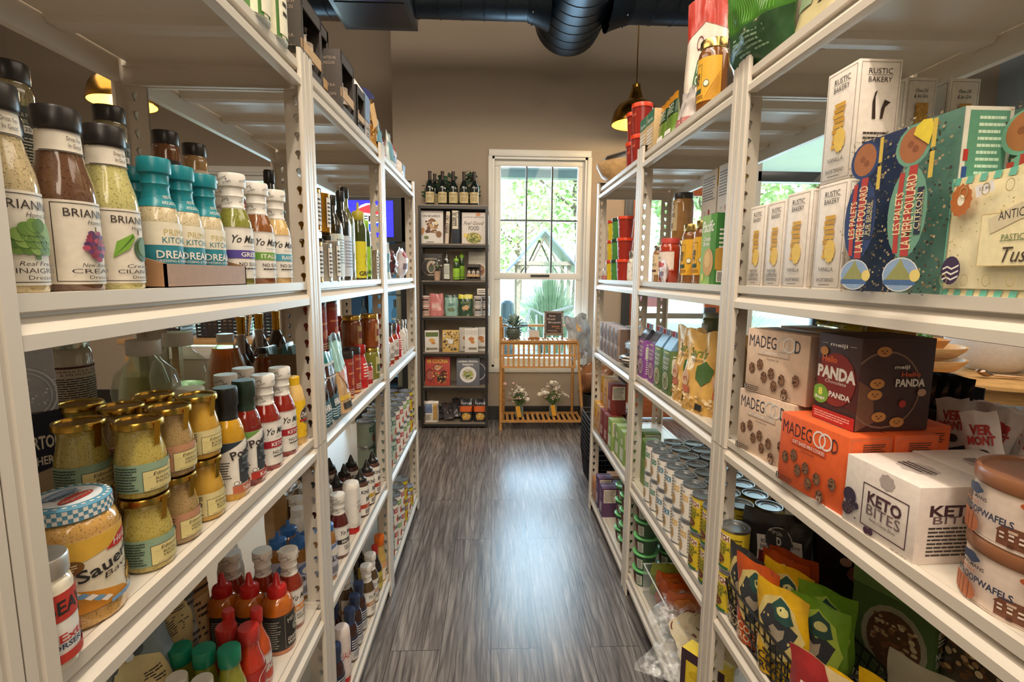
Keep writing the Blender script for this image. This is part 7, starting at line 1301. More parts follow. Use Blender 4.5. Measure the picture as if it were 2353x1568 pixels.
def minipot():
    root=empty('potted_flower',(bx(1003,4.345)-.165,4.352,BZ[2])); tag(root,'tiny clay pot of white flowers in front of the black cookbook','plant'); rng=random.Random(2)
    MB().lathe([(.022,0),(.031,.075),(.033,.078),(.029,.078),(.027,.07),(0,.068)],'p:c8a890',18).obj('pot',root)
    lf=MB(); leaves(lf,(0,0,.12),(.035,.02,.035),40,.01,('l:6a7a58','l:8a9a78'),rng); lf.obj('leaves',root)
    fl=MB(); [fl.sphere((rng.uniform(-.04,.04),rng.uniform(-.02,.02),.13+rng.uniform(-.01,.04)),.007,'p:e8e0d4',5) for _ in range(10)]; fl.obj('blossom',root)
minipot()
P('oildark2',(bx(1025)-.168,4.38),BZ[2],'dark slim bottle with a grey label in the middle bookcase shelf','bookcase bottles',rz=FZ,s=(.9,.9,1.04))
P('grazag',(bx(1047)-.168,4.37),BZ[2],'shorter green squeeze oil bottle on the bookcase','green squeeze oil bottles',rz=FZ,s=(1.25,1.25,.88)); P('grazag',(bx(1058)-.168,4.44),BZ[2],'taller green squeeze oil bottle on the bookcase','green squeeze oil bottles',rz=FZ,s=(1.1,1.1,1.06))
P('gift',(bx(1086)-.168,4.37),BZ[2],'small open gift box of three oil bottles on the bookcase',rz=FZ,s=(.8,.86,.84))
book(bx(1097)-.168,BZ[2],.175,.25,.02,'p:b8b4a8',[TT('super simple',.5,.82,.07,'p:e8e4dc',.7,shear=.3),('e',.55,.35,.34,.26,'p:d8d0c4'),('e',.55,.35,.26,.2,'p:a87a5c'),food(30,.35,.2,.75,.5,.04,['p:8a4a34','p:c8a078','p:6a7a4a'])],'grey cookbook with a plate of food behind the small gift box',y=4.46)
def tj(x,z,y,label,grp):
    P('storejar',(x,y),z,label,grp,rz=FZ)
jar('storejar',.085,.035,'g:b8583c','k:e8e0dc','p:e8c4b4',[('n',.15,.1,.85,.6,6,INK),('r',.3,.66,.7,.9,INK)],(.04,.78),120,'canister')
jar('storejarw',.085,.035,'g:8a7a6c','k:e8e0dc','p:e0dcd8',[('n',.15,.1,.85,.6,6,INK),('r',.3,.66,.7,.9,INK)],(.04,.78),120,'canister')
g='small jars on the third bookcase shelf'
for i,(u,k,y) in enumerate(((976,'storejar',4.385),(1096,'storejarw',4.385),(1113,'storejarw',4.44))):
    for n in range(2): P(k,(bx(u)-.168,y),BZ[3]+n*.0855,('pink jar with white lid at the left end','white labelled jar beside the yellow topped pouch','white labelled jar at the right end')[i]+', '+('lower','upper')[n],g,rz=FZ)
kb('pinkp','bag','snack_pouch',.115,.19,.05,'f:c87a78',[('r',.15,.25,.85,.6,'f:d89a94'),('n',.2,.35,.8,.52,3,WT)],kind='stand',wr=.003,seed=50)
kb('mintp','bag','snack_pouch',.11,.18,.05,'f:8fb8ac',[('e',.5,.3,.3,.1,'p:6a7a5c'),('n',.25,.45,.75,.6,3,'p:3a5a50'),('r',0,.88,1,1,'f:3a5a50')],kind='stand',wr=.003,seed=51)
kb('greeny','bag','nut_pouch',.12,.185,.05,'f:2c4a34',[('r',0,.8,1,1,'f:d8cf3a'),TT('HAZELNUTS',.6,.62,.06,'p:b8c870',.5),('e',.5,.38,.26,.1,'p:c8a878'),food(20,.3,.28,.7,.5,.05,['p:d8b888','p:a87848']),('e',.2,.62,.06,.05,'p:6a8a3c')],kind='stand',wr=.003,seed=52)
P('pinkp',(bx(1001)-.168,4.375),BZ[3],'pink snack pouch on the third bookcase shelf',rz=FZ); P('mintp',(bx(1035)-.168,4.385),BZ[3],'mint snack pouch on the third bookcase shelf',rz=FZ); P('greeny',(bx(1068)-.168,4.375),BZ[3],'dark green nut pouch with a yellow top band',rz=FZ)
c=carton('price_card',.003,.095,.05,'p:ece4da',f=[('n',.1,.2,.9,.8,2,INK)]); c.location=(bx(1108)-.17,4.335,BZ[3]+.186); c.rotation_euler=(0,0,FZ); tag(c,'small white card clipped above the jars at the right of the bookcase','card')
def cbx(key,band,c2='p:e0a858'): K(key,'box',lambda:carton('cracker_box',.05,.12,.185,'p:e6e2da',f=[('r',.05,.72,.95,.93,band),('e',.5,.55,.22,.09,c2),('e',.6,.42,.16,.06,'p:c88a4a'),('r',.1,.1,.9,.2,'p:8a8070'),('e',.2,.15,.1,.07,band)]))
cbx('cb_green','p:6a7a44'); cbx('cb_white','p:d8d2ca','p:c8804a')
K('bookbox','box',lambda:carton('illustrated_box',.04,.14,.19,'p:d8b468',f=[food(60,.08,.1,.92,.92,.06,['p:3a3438','p:b8a070','p:6a5a44','p:e8e0cc','p:8a6a3c']),('r',.35,.38,.65,.6,'p:e8e2da')],n=[('r',0,0,1,1,'p:c8a048')]))
P('cb_green',(bx(989)-.168,4.375),BZ[4],'white cracker box with a green top band on the bookcase','white cracker boxes',rz=FZ+R(8)); P('bookbox',(bx(1033)-.168,4.37),BZ[4],'yellow illustrated box with a white centre label',rz=FZ)
for i,(u,y) in enumerate(((1067,4.44),(1081,4.37),(1103,4.44))): P('cb_white',(bx(u)-.168,y),BZ[4],('left rear','front','right rear')[i]+' white cracker box of the group of three','white cracker boxes',rz=FZ,s=(1,.95,1.12))
book(bx(1002)-.168,BZ[5],.215,.262,.024,'p:b8483c',[TT('MI COCINA',.5,.82,.12,'p:e8b84a',.84,bold=.03),TT('RICK MARTINEZ',.5,.94,.03,'p:e8b84a',.4),('e',.2,.35,.2,.2,'p:7a2c24'),('e',.2,.35,.15,.15,'p:a8584a'),('e',.5,.6,.18,.12,'p:6a3424'),('e',.5,.6,.14,.09,'p:d8a088'),('e',.75,.4,.14,.12,'p:5a2c1c'),('e',.65,.22,.18,.13,'p:3a2418'),food(40,.1,.1,.9,.68,.035,['p:d87a4a','p:e8b86a','p:8a9a4a','p:8a2c24'])],'red cookbook with yellow title and bowls cover, fourth bookcase shelf')
book(bx(1073)-.168,BZ[5],.20,.245,.022,'p:6a6c74',[TT('smitten kitchen',.5,.88,.08,WT,.84,bold=.02),TT('keepers',.5,.77,.08,WT,.46,bold=.02),('e',.5,.4,.36,.29,'p:e0dcd8'),('e',.5,.4,.27,.2,'p:c8c0b0'),food(50,.32,.26,.68,.52,.035,['p:8a9a3c','p:5a6a2c','p:c8b858'])],'grey cookbook with a white bowl of greens cover',y=4.355)
book(bx(1095)-.168,BZ[5],.19,.27,.022,'p:4c4e58',[TT('smitten kitchen',.5,.9,.08,WT,.84,bold=.02),('c',.45,.4,.3,.02,WT)],'second grey cookbook partly behind the white bowl one',y=4.44)
kb('pastabox','bag','pasta_bag',.125,.185,.06,'f:e0d8cc',[('r',.08,.45,.58,.88,'p:6a7a9a'),('r',.64,.1,.92,.9,'p:b8904c'),food(20,.64,.1,.92,.9,.03,['p:d8b878','p:8a6a34']),('n',.1,.1,.55,.38,5,'p:8a8070')],kind='brick',wr=.002,seed=60)
kb('darkp','bag','candy_pouch',.09,.19,.03,'f:4a4446',[food(10,.1,.1,.9,.9,.12,['f:6a6064','f:2c282a','f:7a4a40'])],kind='pillow',wr=.006,seed=61)
kb('dpasta','bag','pasta_bag',.115,.20,.07,'f:2c2c30',[('r',0,.46,1,.72,'f:d8662c'),('e',.5,.25,.34,.16,'p:c8a04a'),food(24,.25,.12,.75,.4,.06,['p:e0c070','p:b8842c'])],kind='brick',wr=.004,seed=62)
P('pastabox',(bx(986)-.168,4.38),BZ[6],'white pasta bag with a blue panel on the lowest bookcase shelf',rz=FZ)
for i,(u,y,a,s_) in enumerate(((1015,4.40,62,.9),(1030,4.36,55,1.0),(1042,4.42,48,1.05),(1025,4.47,70,1.0))): P('darkp',(bx(u)-.19+.02*i,y),BZ[6]+.022+.004*i,('left','front','right','rear')[i]+' dark crinkled pouch lying on the lowest bookcase shelf','dark pouches on the bookcase',rz=FZ+R(30-12*i),tilt=(0,R(-a)),s=s_)
for i,u in enumerate((1068,1101)): P('dpasta',(bx(u)-.168,4.39),BZ[6],('left','right')[i]+' black and orange pasta bag on the lowest bookcase shelf','black and orange pasta bags',rz=FZ)
# ---------- bamboo plant stand ----------
def stand():
    root=empty('bamboo_plant_stand',(.43,4.38,0)); tag(root,'two tier slatted bamboo plant stand in front of the window','plant stand'); k='w:c08a4a'; x0,x1=-.352,.31
    def leg(x,xb,y,yb,zt): MB().tube([(xb,yb,0),(x+(xb-x)*.5,y+(yb-y)*.45,zt*.5),(x,y,zt)],.0125,k,8).obj('leg',root)
    leg(x0,x0,-.02,-.12,.985); leg(x1,x1+.06,-.06,-.12,.78); leg(x0+.02,x0+.03,.12,.14,.9); leg(x1-.01,x1+.0,.12,.14,.9)
    MB().box(x0,.105,.885,x1,.125,.905,k).obj('back_rail',root)
    for zz,ya,yb,nm in ((.775,-.075,.13,'top_shelf'),(.085,-.13,.15,'lower_shelf')):
        mb=MB(); e=.05 if zz<.3 else 0
        mb.box(x0,ya,zz-.012,x1+e,ya+.018,zz+.008,k).box(x0,yb-.018,zz-.012,x1+e,yb,zz+.008,k)
        n=15
        for i in range(n+1):
            x=x0+.004+(x1+e-x0-.028)*i/n; mb.box(x,ya+.018,zz-.006,x+.022,yb-.018,zz+.007,k)
        mb.obj(nm,root)
    mb=MB(); M_=Matrix.Translation((0,-.085,.545))@Matrix.Rotation(R(-8),4,'X')
    for z in (0,.1,.2): mb.box(x0+.01,-.006,z,x1-.01,.008,z+.018,k,T=M_)
    for i in range(15):
        x=x0+.012+(x1-x0-.045)*i/14; mb.box(x,-.010,.0,x+.018,-.004,.215,k,T=M_)
    mb.obj('slatted_panel',root)
stand()
zs=.7835
def plant():
    root=empty('potted_succulent',(.19,4.42,zs)); tag(root,'grey green leafy plant in a dimpled dark pot on the bamboo stand','plant'); rng=random.Random(11)
    mb=MB(); mb.lathe([(.04,0),(.06,.03),(.062,.07),(.05,.10),(.042,.105),(0,.1)],'k:5a6258',24)
    for j in range(5):
        for i in range(16): a=2*PI*(i+.5*(j%2))/16; q=(.052,.062,.064,.06,.052)[j]; mb.sphere((q*math.cos(a),q*math.sin(a),.015+.02*j),.008,'k:49524a',5)
    mb.obj('pot',root)
    lf=MB(); 
    for i in range(90):
        a=rng.random()*2*PI; e=rng.uniform(.1,1.3); L=rng.uniform(.07,.15); d=Vector((math.cos(a)*math.cos(e),math.sin(a)*math.cos(e)*.7,math.sin(e)*1.05)); s=Vector((-math.sin(a),math.cos(a),0)); b=Vector((0,0,.09))
        p1=b+d*L*.4; p2=b+d*L*.8; p3=b+d*L+Vector((0,0,-.01)); w=.013
        lf.add([p1-s*.004,p1+s*.004,p2+s*w,p3,p2-s*w],[(0,1,2,3,4)],rng.choice(('l:7f9484','l:5f7668','l:9aac98')))
    lf.obj('foliage',root)
plant()
def hurricane():
    root=empty('glass_vase',(.285,4.42,zs)); tag(root,'small clear glass goblet beside the leafy plant on the stand','vase')
    MB().lathe([(.025,0),(.026,.004),(.008,.012),(.007,.04),(.03,.06),(.036,.10),(.03,.15),(.028,.15),(.034,.10),(.028,.062),(.0001,.05)],'G:e4eef0',24).obj('goblet',root)
    MB().lathe([(.0305,.12),(.0305,.128),(.03,.13),(.0001,.131)],'k:6a6a60',24).obj('band',root)
hurricane()
def cards():
    root=empty('card_holder',(.37,4.41,zs)); tag(root,'wooden holder of pale business cards on the stand','cards')
    mb=MB(); mb.rbox(-.05,-.025,0,.05,.025,.018,'w:a06a34'); mb.obj('holder',root); q=MB()
    for i in range(5): q.box(-.043,-.012+.005*i,.0185,.043,-.0105+.005*i,.066+.003*i,'p:d0c4b8')
    q.obj('cards',root)
cards()
def chalk():
    root=empty('chalkboard_sign',(.545,4.42,zs)); tag(root,'small framed chalkboard advertising farm fresh bouquets','sign'); root.rotation_euler=(R(-5),0,0)
    mb=MB(); f='w:8c7a66'; w,h=.085,.245
    for a,b,c,d in ((-w,0,-w+.018,h),(w-.018,0,w,h),(-w,h-.018,w,h),(-w,.03,w,.05)): mb.rbox(a,-.008,b,c,.008,d,f,.002)
    mb.obj('frame',root)
    dots=MB()
    for i in range(7):
        for x in (-w+.009,w-.009): dots.sphere((x,-.009,.04+.032*i),.0035,'k:2a2624',5)
    dots.obj('studs',root)
    b=MB(); b.box(-w+.018,-.004,.05,w-.018,.004,h-.018,'p:3a2c28'); W_,H_=2*w-.036,h-.068; ck='p:e8d0c0'
    lay(b,[TT('Farm',.4,.87,.10,ck,.4,shear=.2),TT('Fresh',.34,.71,.10,ck,.5,shear=.2),TT('Bouquets',.55,.55,.10,ck,.8,shear=.2),TT('$20.00/',.62,.34,.07,'p:e8985c',.5,shear=.2),TT('bunch',.78,.25,.05,'p:e8985c',.3,shear=.2),TT('Locally grown',.4,.14,.05,ck,.6,shear=.2),TT('in Calhoun',.55,.06,.04,'p:e8985c',.5,shear=.2)],W_,H_,lambda x,y,o:(-W_/2+x,-.0044-o,.05+y)); b.obj('slate',root)
chalk()
kb('mylar','bag','foil_wrapper',.21,.40,.05,'f:dfe4ea',[('g',[(.35,.65),(.6,.65),(.48,.85)],'p:d8b078')],kind='pillow',wr=.016,seed=70)
P('mylar',(.80,4.45),.60,'crinkled clear and silver film wrapper hanging at the stand corner',rz=FZ+R(12),tilt=(R(10),R(4)))
m('f:dfe4ea').node_tree.nodes['Principled BSDF'].inputs['Metallic'].default_value=.7
def bouquet(x,y,seed,label,H,sp,tag_,pink=False):
    rng=random.Random(seed); root=empty('flower_vase',(x,y,.0925)); tag(root,label,'flowers')
    MB().lathe([(.033,0),(.036,.006),(.036,.085),(.03,.10),(.031,.115),(.0285,.115),(.0275,.1),(.033,.08),(.033,.008),(.0001,.006)],'G:dfe8e4',24).obj('glass_jar',root)
    w=MB(); w.lathe([(.0001,.007),(.032,.008),(.032,.06),(.0001,.06)],'L:c8c890',18); w.obj('water',root)
    st=MB(); fl=MB(); lf=MB(); heads=[]
    for i in range(46):
        a=rng.random()*2*PI; q=rng.random()**.6; hx=sp*q*math.cos(a); hy=sp*.55*q*math.sin(a); hz=H*(1-.35*q*q)*rng.uniform(.82,1.04)
        st.tube([(hx*.08,hy*.1,.02),(hx*.25,hy*.3,.12),(hx,hy,hz)],.0016,'l:5a7a3c',4); heads.append((hx,hy,hz))
        leaves(lf,(hx*.6,hy*.6,.12+(hz-.12)*.5),(.02,.02,.03),2,.014,('l:5a7a3c','l:7a8a58'),rng)
    for i,(a,b,c) in enumerate(heads):
        if i%6==0: fl.sphere((a,b,c),.021,'p:ddd0bc',8); leaves(fl,(a,b,c),(.02,.02,.02),14,.009,('p:e8dcc8','p:cdb898'),rng)
        else:
            key=('p:cfc0b0','p:b8a898','p:e6dccf','p:a89078')[i%4]
            for _ in range(4): fl.sphere((a+rng.uniform(-.012,.012),b+rng.uniform(-.01,.01),c+rng.uniform(-.012,.012)),rng.uniform(.005,.009),key,5)
    if pink: fl.sphere((-sp*1.3,0,H*1.1),.016,'p:d8a8a0',6); fl.sphere((-sp*.55,0,H*1.12),.011,'p:d8a8a0',6); st.tube([(0,0,.1),(-sp*.7,0,H*.85),(-sp*1.3,0,H*1.1)],.0018,'l:8a6a4a',4); st.tube([(0,0,.1),(-sp*.5,0,H*.85),(-sp*.55,0,H*1.12)],.0018,'l:8a6a4a',4)
    st.obj('stems',root); lf.obj('leaves',root); fl.obj('blossoms',root)
    t=MB(); T_=Matrix.Translation((tag_,-.037,.008))@Matrix.Rotation(R(-10),4,'Y'); t.box(-.019,-.001,0,.019,.001,.10,'p:d89a2c',T=T_); t.obj('paper_tag',root)
bouquet(.245,4.36,3,'glass jar of dried white flowers with a yellow tag, left one on the stand',.27,.10,.0,True)
bouquet(.55,4.40,5,'glass jar of dried white flowers with a yellow tag, right one on the stand',.29,.13,.008)
# ---------- shopping baskets, bin and paper bag ----------
def basket2():
    root=empty('shopping_basket',(0,0,0)); k='k:26282c'; a,b,h=.125,.17,.20
    def ring(s,z,r,kk=k): return MB().tube([(-a*s,-b*s*.92,z),(-a*s*.9,-b*s,z),(a*s*.9,-b*s,z),(a*s,-b*s*.92,z),(a*s,b*s*.92,z),(a*s*.9,b*s,z),(-a*s*.9,b*s,z),(-a*s,b*s*.92,z)],r,kk,6,True)
    ring(1,h,.0045).obj('rim',root)
    mb=MB()
    for i in range(1,6):
        q=ring(.82+.03*i,h*i/6,.002); mb.v,mb.f,mb.m,mb.k,mb.sm=(mb.v+q.v,mb.f+[tuple(x+len(mb.v) for x in f) for f in q.f],mb.m+q.m,q.k,mb.sm+q.sm)
    for i in range(11):
        t=-1+2*i/10
        for s_ in (1,-1):
            mb.tube([(a*.82*s_,b*.82*t,0),(a*s_,b*t,h)],.002,k,5); mb.tube([(a*.82*t,b*.82*s_,0),(a*t,b*s_,h)],.002,k,5)
    mb.box(-a*.82,-b*.82,0,a*.82,b*.82,.002,k); mb.obj('wire_body',root); return root
K('basketk','basket',basket2)
for i in range(9): P('basketk',(.735,3.17),.001+.031*i,('lowest' if i==0 else 'topmost' if i==8 else ('second','third','fourth','fifth','sixth','seventh','eighth')[i-1]+' from the bottom')+' black shopping basket in the nested stack at the shelf end','nested shopping baskets')
def binbag():
    root=empty('waste_bin',(.93,4.36,0)); tag(root,'black bin standing on the floor right of the bamboo stand','bin')
    MB().lathe([(.11,0),(.13,.30),(.135,.30),(.135,.31),(.125,.31),(.1,.02),(0,.02)],'k:2a2a2c',24).obj('bin_body',root)
    kb('paperbag','bag','paper_bag',.30,.26,.2,'f:8a5c3c',[],kind='pillow',wr=.02,seed=80)
    P('paperbag',(.93,4.36),.312,'crumpled brown paper bag sitting in the black bin',rz=FZ,tilt=(0,0))
binbag()
# ---------- fridge ----------
def fridge():
    root=empty('drinks_fridge',(-1.00,4.55,0)); tag(root,'tall black drinks fridge with a glowing blue cola sign','fridge'); k='k:242629'; x0,x1,y0,y1,H=-.30,.26,0,.6,2.0
    mb=MB(); mb.box(x0,y0,0,x0+.05,y1,H,k).box(x1-.05,y0,0,x1,y1,H,k).box(x0,y1-.04,0,x1,y1,H,k).box(x0,y0,0,x1,y1,.25,k).box(x0,y0,1.62,x1,y1,H,k); mb.obj('cabinet',root)
    sg=MB(); sg.box(x0+.03,y0-.012,1.66,x1-.12,y0-.002,1.97,'E:2a2ad8:1.1'); w,h=x1-x0-.15,.31
    lay(sg,[('x',120,.0,.0,1,1,.007,['E:4a50f0:1.4']),('e',.5,.5,.315,.42,'E:e8ecff:1.3'),('g',[(.22,.55),(.3,.78),(.5,.88),(.7,.78),(.78,.6),(.6,.62),(.4,.66)],'E:e0303a:1.2'),('g',[(.22,.42),(.3,.24),(.5,.12),(.7,.24),(.78,.42),(.6,.36),(.4,.36)],'E:2040c8:1.2'),TT('PEPSI',.5,.5,.16,'k:10121c',.5,bold=.03)],w,h,lambda x,y,o:(x0+.03+x,y0-.0125-o,1.66+y)); sg.obj('sign_panel',root)
    d=MB(); d.box(x0+.01,y0-.05,.27,x0+.06,y0-.014,1.6,k).box(x1-.06,y0-.05,.27,x1-.01,y0-.014,1.6,k).box(x0+.06,y0-.05,.27,x1-.06,y0-.014,.33,k).box(x0+.06,y0-.05,1.54,x1-.06,y0-.014,1.6,k); q=d.obj('door',root)
    MB().box(x0+.06,y0-.035,.33,x1-.06,y0-.03,1.54,'W:eaf4f6').obj('glass_pane',q)
    MB().box(x0+.012,y0-.085,.8,x0+.03,y0-.06,1.2,'m:a8aaac').box(x0+.015,y0-.06,.82,x0+.027,y0-.05,.84,'m:a8aaac').box(x0+.015,y0-.06,1.16,x0+.027,y0-.05,1.18,'m:a8aaac').obj('handle',q)
    for z in (.55,.85,1.15): MB().box(x0+.05,.04,z,x1-.05,y1-.05,z+.012,'m:9aa0a6').obj('wire_shelf',root)
    v=MB(); v.box(x0+.05,-.006,.10,x1-.05,-.001,.22,'k:3c3e42').box(x0+.1,-.009,.14,x0+.24,-.006,.15,'p:d8d8d4'); v.obj('vent_panel',root)
    MB().box(x0+.07,.555,.3,x1-.07,.558,1.55,'E:5f8fb0:.5').obj('backlight',root)
fridge()
g='drink bottles in the fridge'
for i,z in enumerate((.563,.863,1.163)):
    for j in range(4): P('clearsoda',(-1.17+.095*j,4.66),z,('lowest','middle','upper')[i]+' fridge shelf, '+('first','second','third','fourth')[j]+' clear bottle from the left',g,rz=FZ,s=(1,1,.95))
# ---------- left background: storage rack by the window ----------
def backrack():
    root=empty('display_table',(-2.2,4.35,0)); tag(root,'pale wooden display table in front of the left window','table'); k='w:b08a5a'
    MB().rbox(-.7,-.35,.78,.7,.35,.82,k,.005).obj('table_top',root)
    for x in (-.64,.64):
        for y in (-.29,.29): MB().box(x-.03,y-.03,0,x+.03,y+.03,.78,k).obj('leg',root)
backrack()
def crate(x,y,z,label,w=.36,d=.26,h=.2,col='k:2c2a2e',lean=0,grp='dark baskets on the display table'):
    root=empty('storage_basket',(x,y,z)); tag(root,label,'basket',grp); mb=MB()
    for zz in [i*.028 for i in range(8)]:
        s=1-.1*(1-zz/h); X,Y=w/2*s,d/2*s
        mb.box(-X,-Y,zz,X,-Y+.006,zz+.02,col).box(-X,Y-.006,zz,X,Y,zz+.02,col).box(-X,-Y,zz,-X+.006,Y,zz+.02,col).box(X-.006,-Y,zz,X,Y,zz+.02,col)
    for i in range(9):
        x_=-w/2*.9+w*.9*i/8; mb.box(x_-.006,-d/2*.92,0,x_+.006,-d/2*.92+.004,h,col)
    mb.box(-w/2*.9,-d/2*.9,0,w/2*.9,d/2*.9,.006,col); mb.obj('woven_body',root); mb=MB(); mb.tube([(-w/2,-d/2,h),(w/2,-d/2,h),(w/2,d/2,h),(-w/2,d/2,h)],.009,col,6,True).obj('rim',root)
crate(-2.66,4.25,.8205,'dark slatted basket, left one on the display table'); crate(-2.2,4.25,.8205,'dark slatted basket, middle one on the display table'); crate(-1.74,4.25,.8205,'dark slatted basket, right one on the display table')
for i,(x,a) in enumerate(((-2.3,-6),(-2.2,3),(-2.08,9))):
    mb=MB(); mb.rbox(-.05,-.008,0,.05,.008,.26,'w:c8a070',.006).rbox(-.016,-.008,.26,.016,.008,.40,'w:c8a070',.005)
    o=mb.obj('serving_board'); o.location=(x,4.235+.03*i,.828); o.rotation_euler=(R(-4),R(a),0); tag(o,('left','middle','right')[i]+' pale wooden serving board standing in the middle basket','board','serving boards')
K('crateboxes','box',lambda:carton('kraft_box',.2,.3,.24,'p:a8683c',f=[('r',.3,.4,.7,.7,'p:d8c8b0'),('n',.34,.44,.66,.66,3,INK)]))
for i,(x,z) in enumerate(((-1.66,0),(-1.34,0))): P('crateboxes',(x-.05,4.05+.3*0-.25),0,('left','right')[i]+' brown kraft box on the floor by the display table','kraft boxes',rz=FZ)
# ---------- right background: round table with bowls ----------
def rtable():
    root=empty('round_table',(2.40,2.42,0)); tag(root,'round pale wooden table with bowls beyond the right shelving','table'); k='w:c89a5c'
    MB().lathe([(.46,.865),(.47,.87),(.47,.885),(.46,.89),(0,.89)],k,48).obj('table_top',root)
    mb=MB(); mb.lathe([(.36,.79),(.36,.865)],k,32); mb.obj('apron',root)
    for a in (45,135,225,315): c_,s_=math.cos(R(a)),math.sin(R(a)); MB().box(.31*c_-.03,.31*s_-.03,0,.31*c_+.03,.31*s_+.03,.865,k).obj('leg',root)
rtable()
def bowl(name,x,y,z,r,h,key,label,th=.012,cat='bowl',grp=None,foot=True):
    root=empty(name,(x,y,z)); tag(root,label,cat,grp)
    MB().lathe([(r*.45,0),(r*.5,.004),(r*.75,h*.3),(r*.95,h*.75),(r,h),(r-th,h),(r*.93-th,h*.75),(r*.7,h*.35),(r*.4,.014),(.0001,.012)],key,48).obj('bowl_body',root); return root
bowl('wooden_dish',2.08,2.34,.8905,.17,.075,'h:d0a874','shallow grained wooden dish, lower of the nested pair on the table'); bowl('wooden_dish',2.08,2.34,.955,.165,.07,'h:d8b07c','shallow grained wooden dish, upper of the nested pair on the table')
bowl('serving_bowl',2.50,2.40,.8905,.20,.16,'k:dcdcdc','large glossy white serving bowl on the round table')
def greens(x,y,z,label):
    root=empty('greenery_basket',(x,y,z)); tag(root,label,'basket'); mb=MB()
    mb.lathe([(.06,0),(.10,.07),(.095,.07),(.055,.006),(.0001,.005)],'w:c88a44',20); mb.obj('woven_basket',root); lf=MB(); leaves(lf,(-.04,0,.08),(.06,.05,.04),120,.014,('l:4f8a2c','l:6aa83c','l:3a6a24'),random.Random(5)); lf.obj('leaves',root)
greens(2.08,2.34,.985,'small woven basket of green sprigs in the upper wooden dish')
for i in range(4):
    mb=MB(); a=R(150+8*i); mb.tube([(0,0,.012),(.13*math.cos(a),.13*math.sin(a),.012+.004*i)],.005,'m:b89878',6); mb.sphere((.155*math.cos(a),.155*math.sin(a),.016+.004*i),.024,'m:a89080',8,.5); o=mb.obj('serving_spoon'); o.location=(2.40,2.12+.02*i,.893); tag(o,ORD[i]+' shiny serving spoon lying between the dishes and white bowl','spoon','serving spoons')
def wshelf():
    root=empty('plant_bench',(3.4,3.2,0)); tag(root,'low white bench with trays of greenery near the right window','bench'); k='d:d8dcdc'
    MB().rbox(-.6,-.2,.66,.6,.2,.70,k,.004).obj('bench_top',root)
    for x in (-.55,.55):
        for y in (-.15,.15): MB().box(x-.02,y-.02,0,x+.02,y+.02,.66,k).obj('leg',root)
    q=MB(); q.box(-.5,-.15,.7005,.5,.15,.74,'w:b89a78'); o=q.obj('seed_tray'); o.location=(3.4,3.2,0); tag(o,'shallow wooden tray of greenery on the white bench','tray')
    lf=MB(); leaves(lf,(0,0,.78),(.45,.12,.05),260,.03,('l:4f8a2c','l:6aa83c','l:8ab84a'),random.Random(6)); g_=lf.obj('tray_greenery',o)
wshelf()
# ---------- outside ----------
struct('ground',MB().box(-30,4.8,-.12,40,60,-.02,'p:9a9a84'))
struct('trim_1',MB().box(-.70,4.79,2.70,14,6.9,2.82,'d:dfe8e8').box(-12,5.5,2.70,-.70,6.9,2.82,'d:dfe8e8').box(-12,6.8,2.60,14,6.95,2.9,'d:9fb4b8'))
tag(MB().box(-20,9.5,-.02,30,40,.0,'l:a8b878').obj('lawn'),'pale sunlit lawn beyond the porch','grass',kind='stuff')
tag(MB().box(-20,6.9,-.02,30,9.3,.01,'p:d0ccc0').obj('garden_path'),'pale paved path between the porch and the lawn','path')
def tree(x,y,r,h,seed,label,n=2600,keys=('l:b4cc88','l:cfe0a8','l:93b070','l:dce8c0')):
    rng=random.Random(seed); root=empty('broadleaf_tree',(x,y,-.02)); tag(root,label,'tree','trees outside the windows')
    tr=MB(); tr.tube([(0,0,0),(.1,0,h*.35),(-.1,.1,h*.6),(.2,0,h*.85)],[.16,.12,.09,.04],'w:6a5c4c',8)
    for i in range(7): a=rng.random()*6.28; z=h*rng.uniform(.35,.7); tr.tube([(0,0,z),(r*.5*math.cos(a),r*.5*math.sin(a),z+r*.4),(r*.8*math.cos(a),r*.8*math.sin(a),z+r*.6)],[.06,.04,.015],'w:6a5c4c',6)
    tr.obj('trunk',root); lf=MB()
    for i in range(26):
        a=rng.random()*6.28; q=rng.random()**.5; c=(r*.75*q*math.cos(a),r*.75*q*math.sin(a),h*.38+h*.5*rng.random()); leaves(lf,c,(r*.38,r*.38,r*.3),n//26,.12,keys,rng)
    lf.obj('foliage',root)
tree(3.2,19.5,3.0,7.4,1,'bright leafy tree filling the upper middle window'); tree(-1.2,26,2.6,4.6,2,'lower leafy tree at the left of the middle window'); tree(5.2,11.5,2.2,5.0,3,'leafy tree seen past the door glass'); tree(8.8,13,2.6,5,4,'leafy tree seen through the right window'); tree(-5.2,10.5,2.2,4.6,5,'leafy tree seen through the left window'); tree(-8.5,13,2.4,5,6,'farther leafy tree seen through the left window')
tree(1.4,27,3.8,6.2,7,'distant leafy tree behind the garden pavilion',3000)
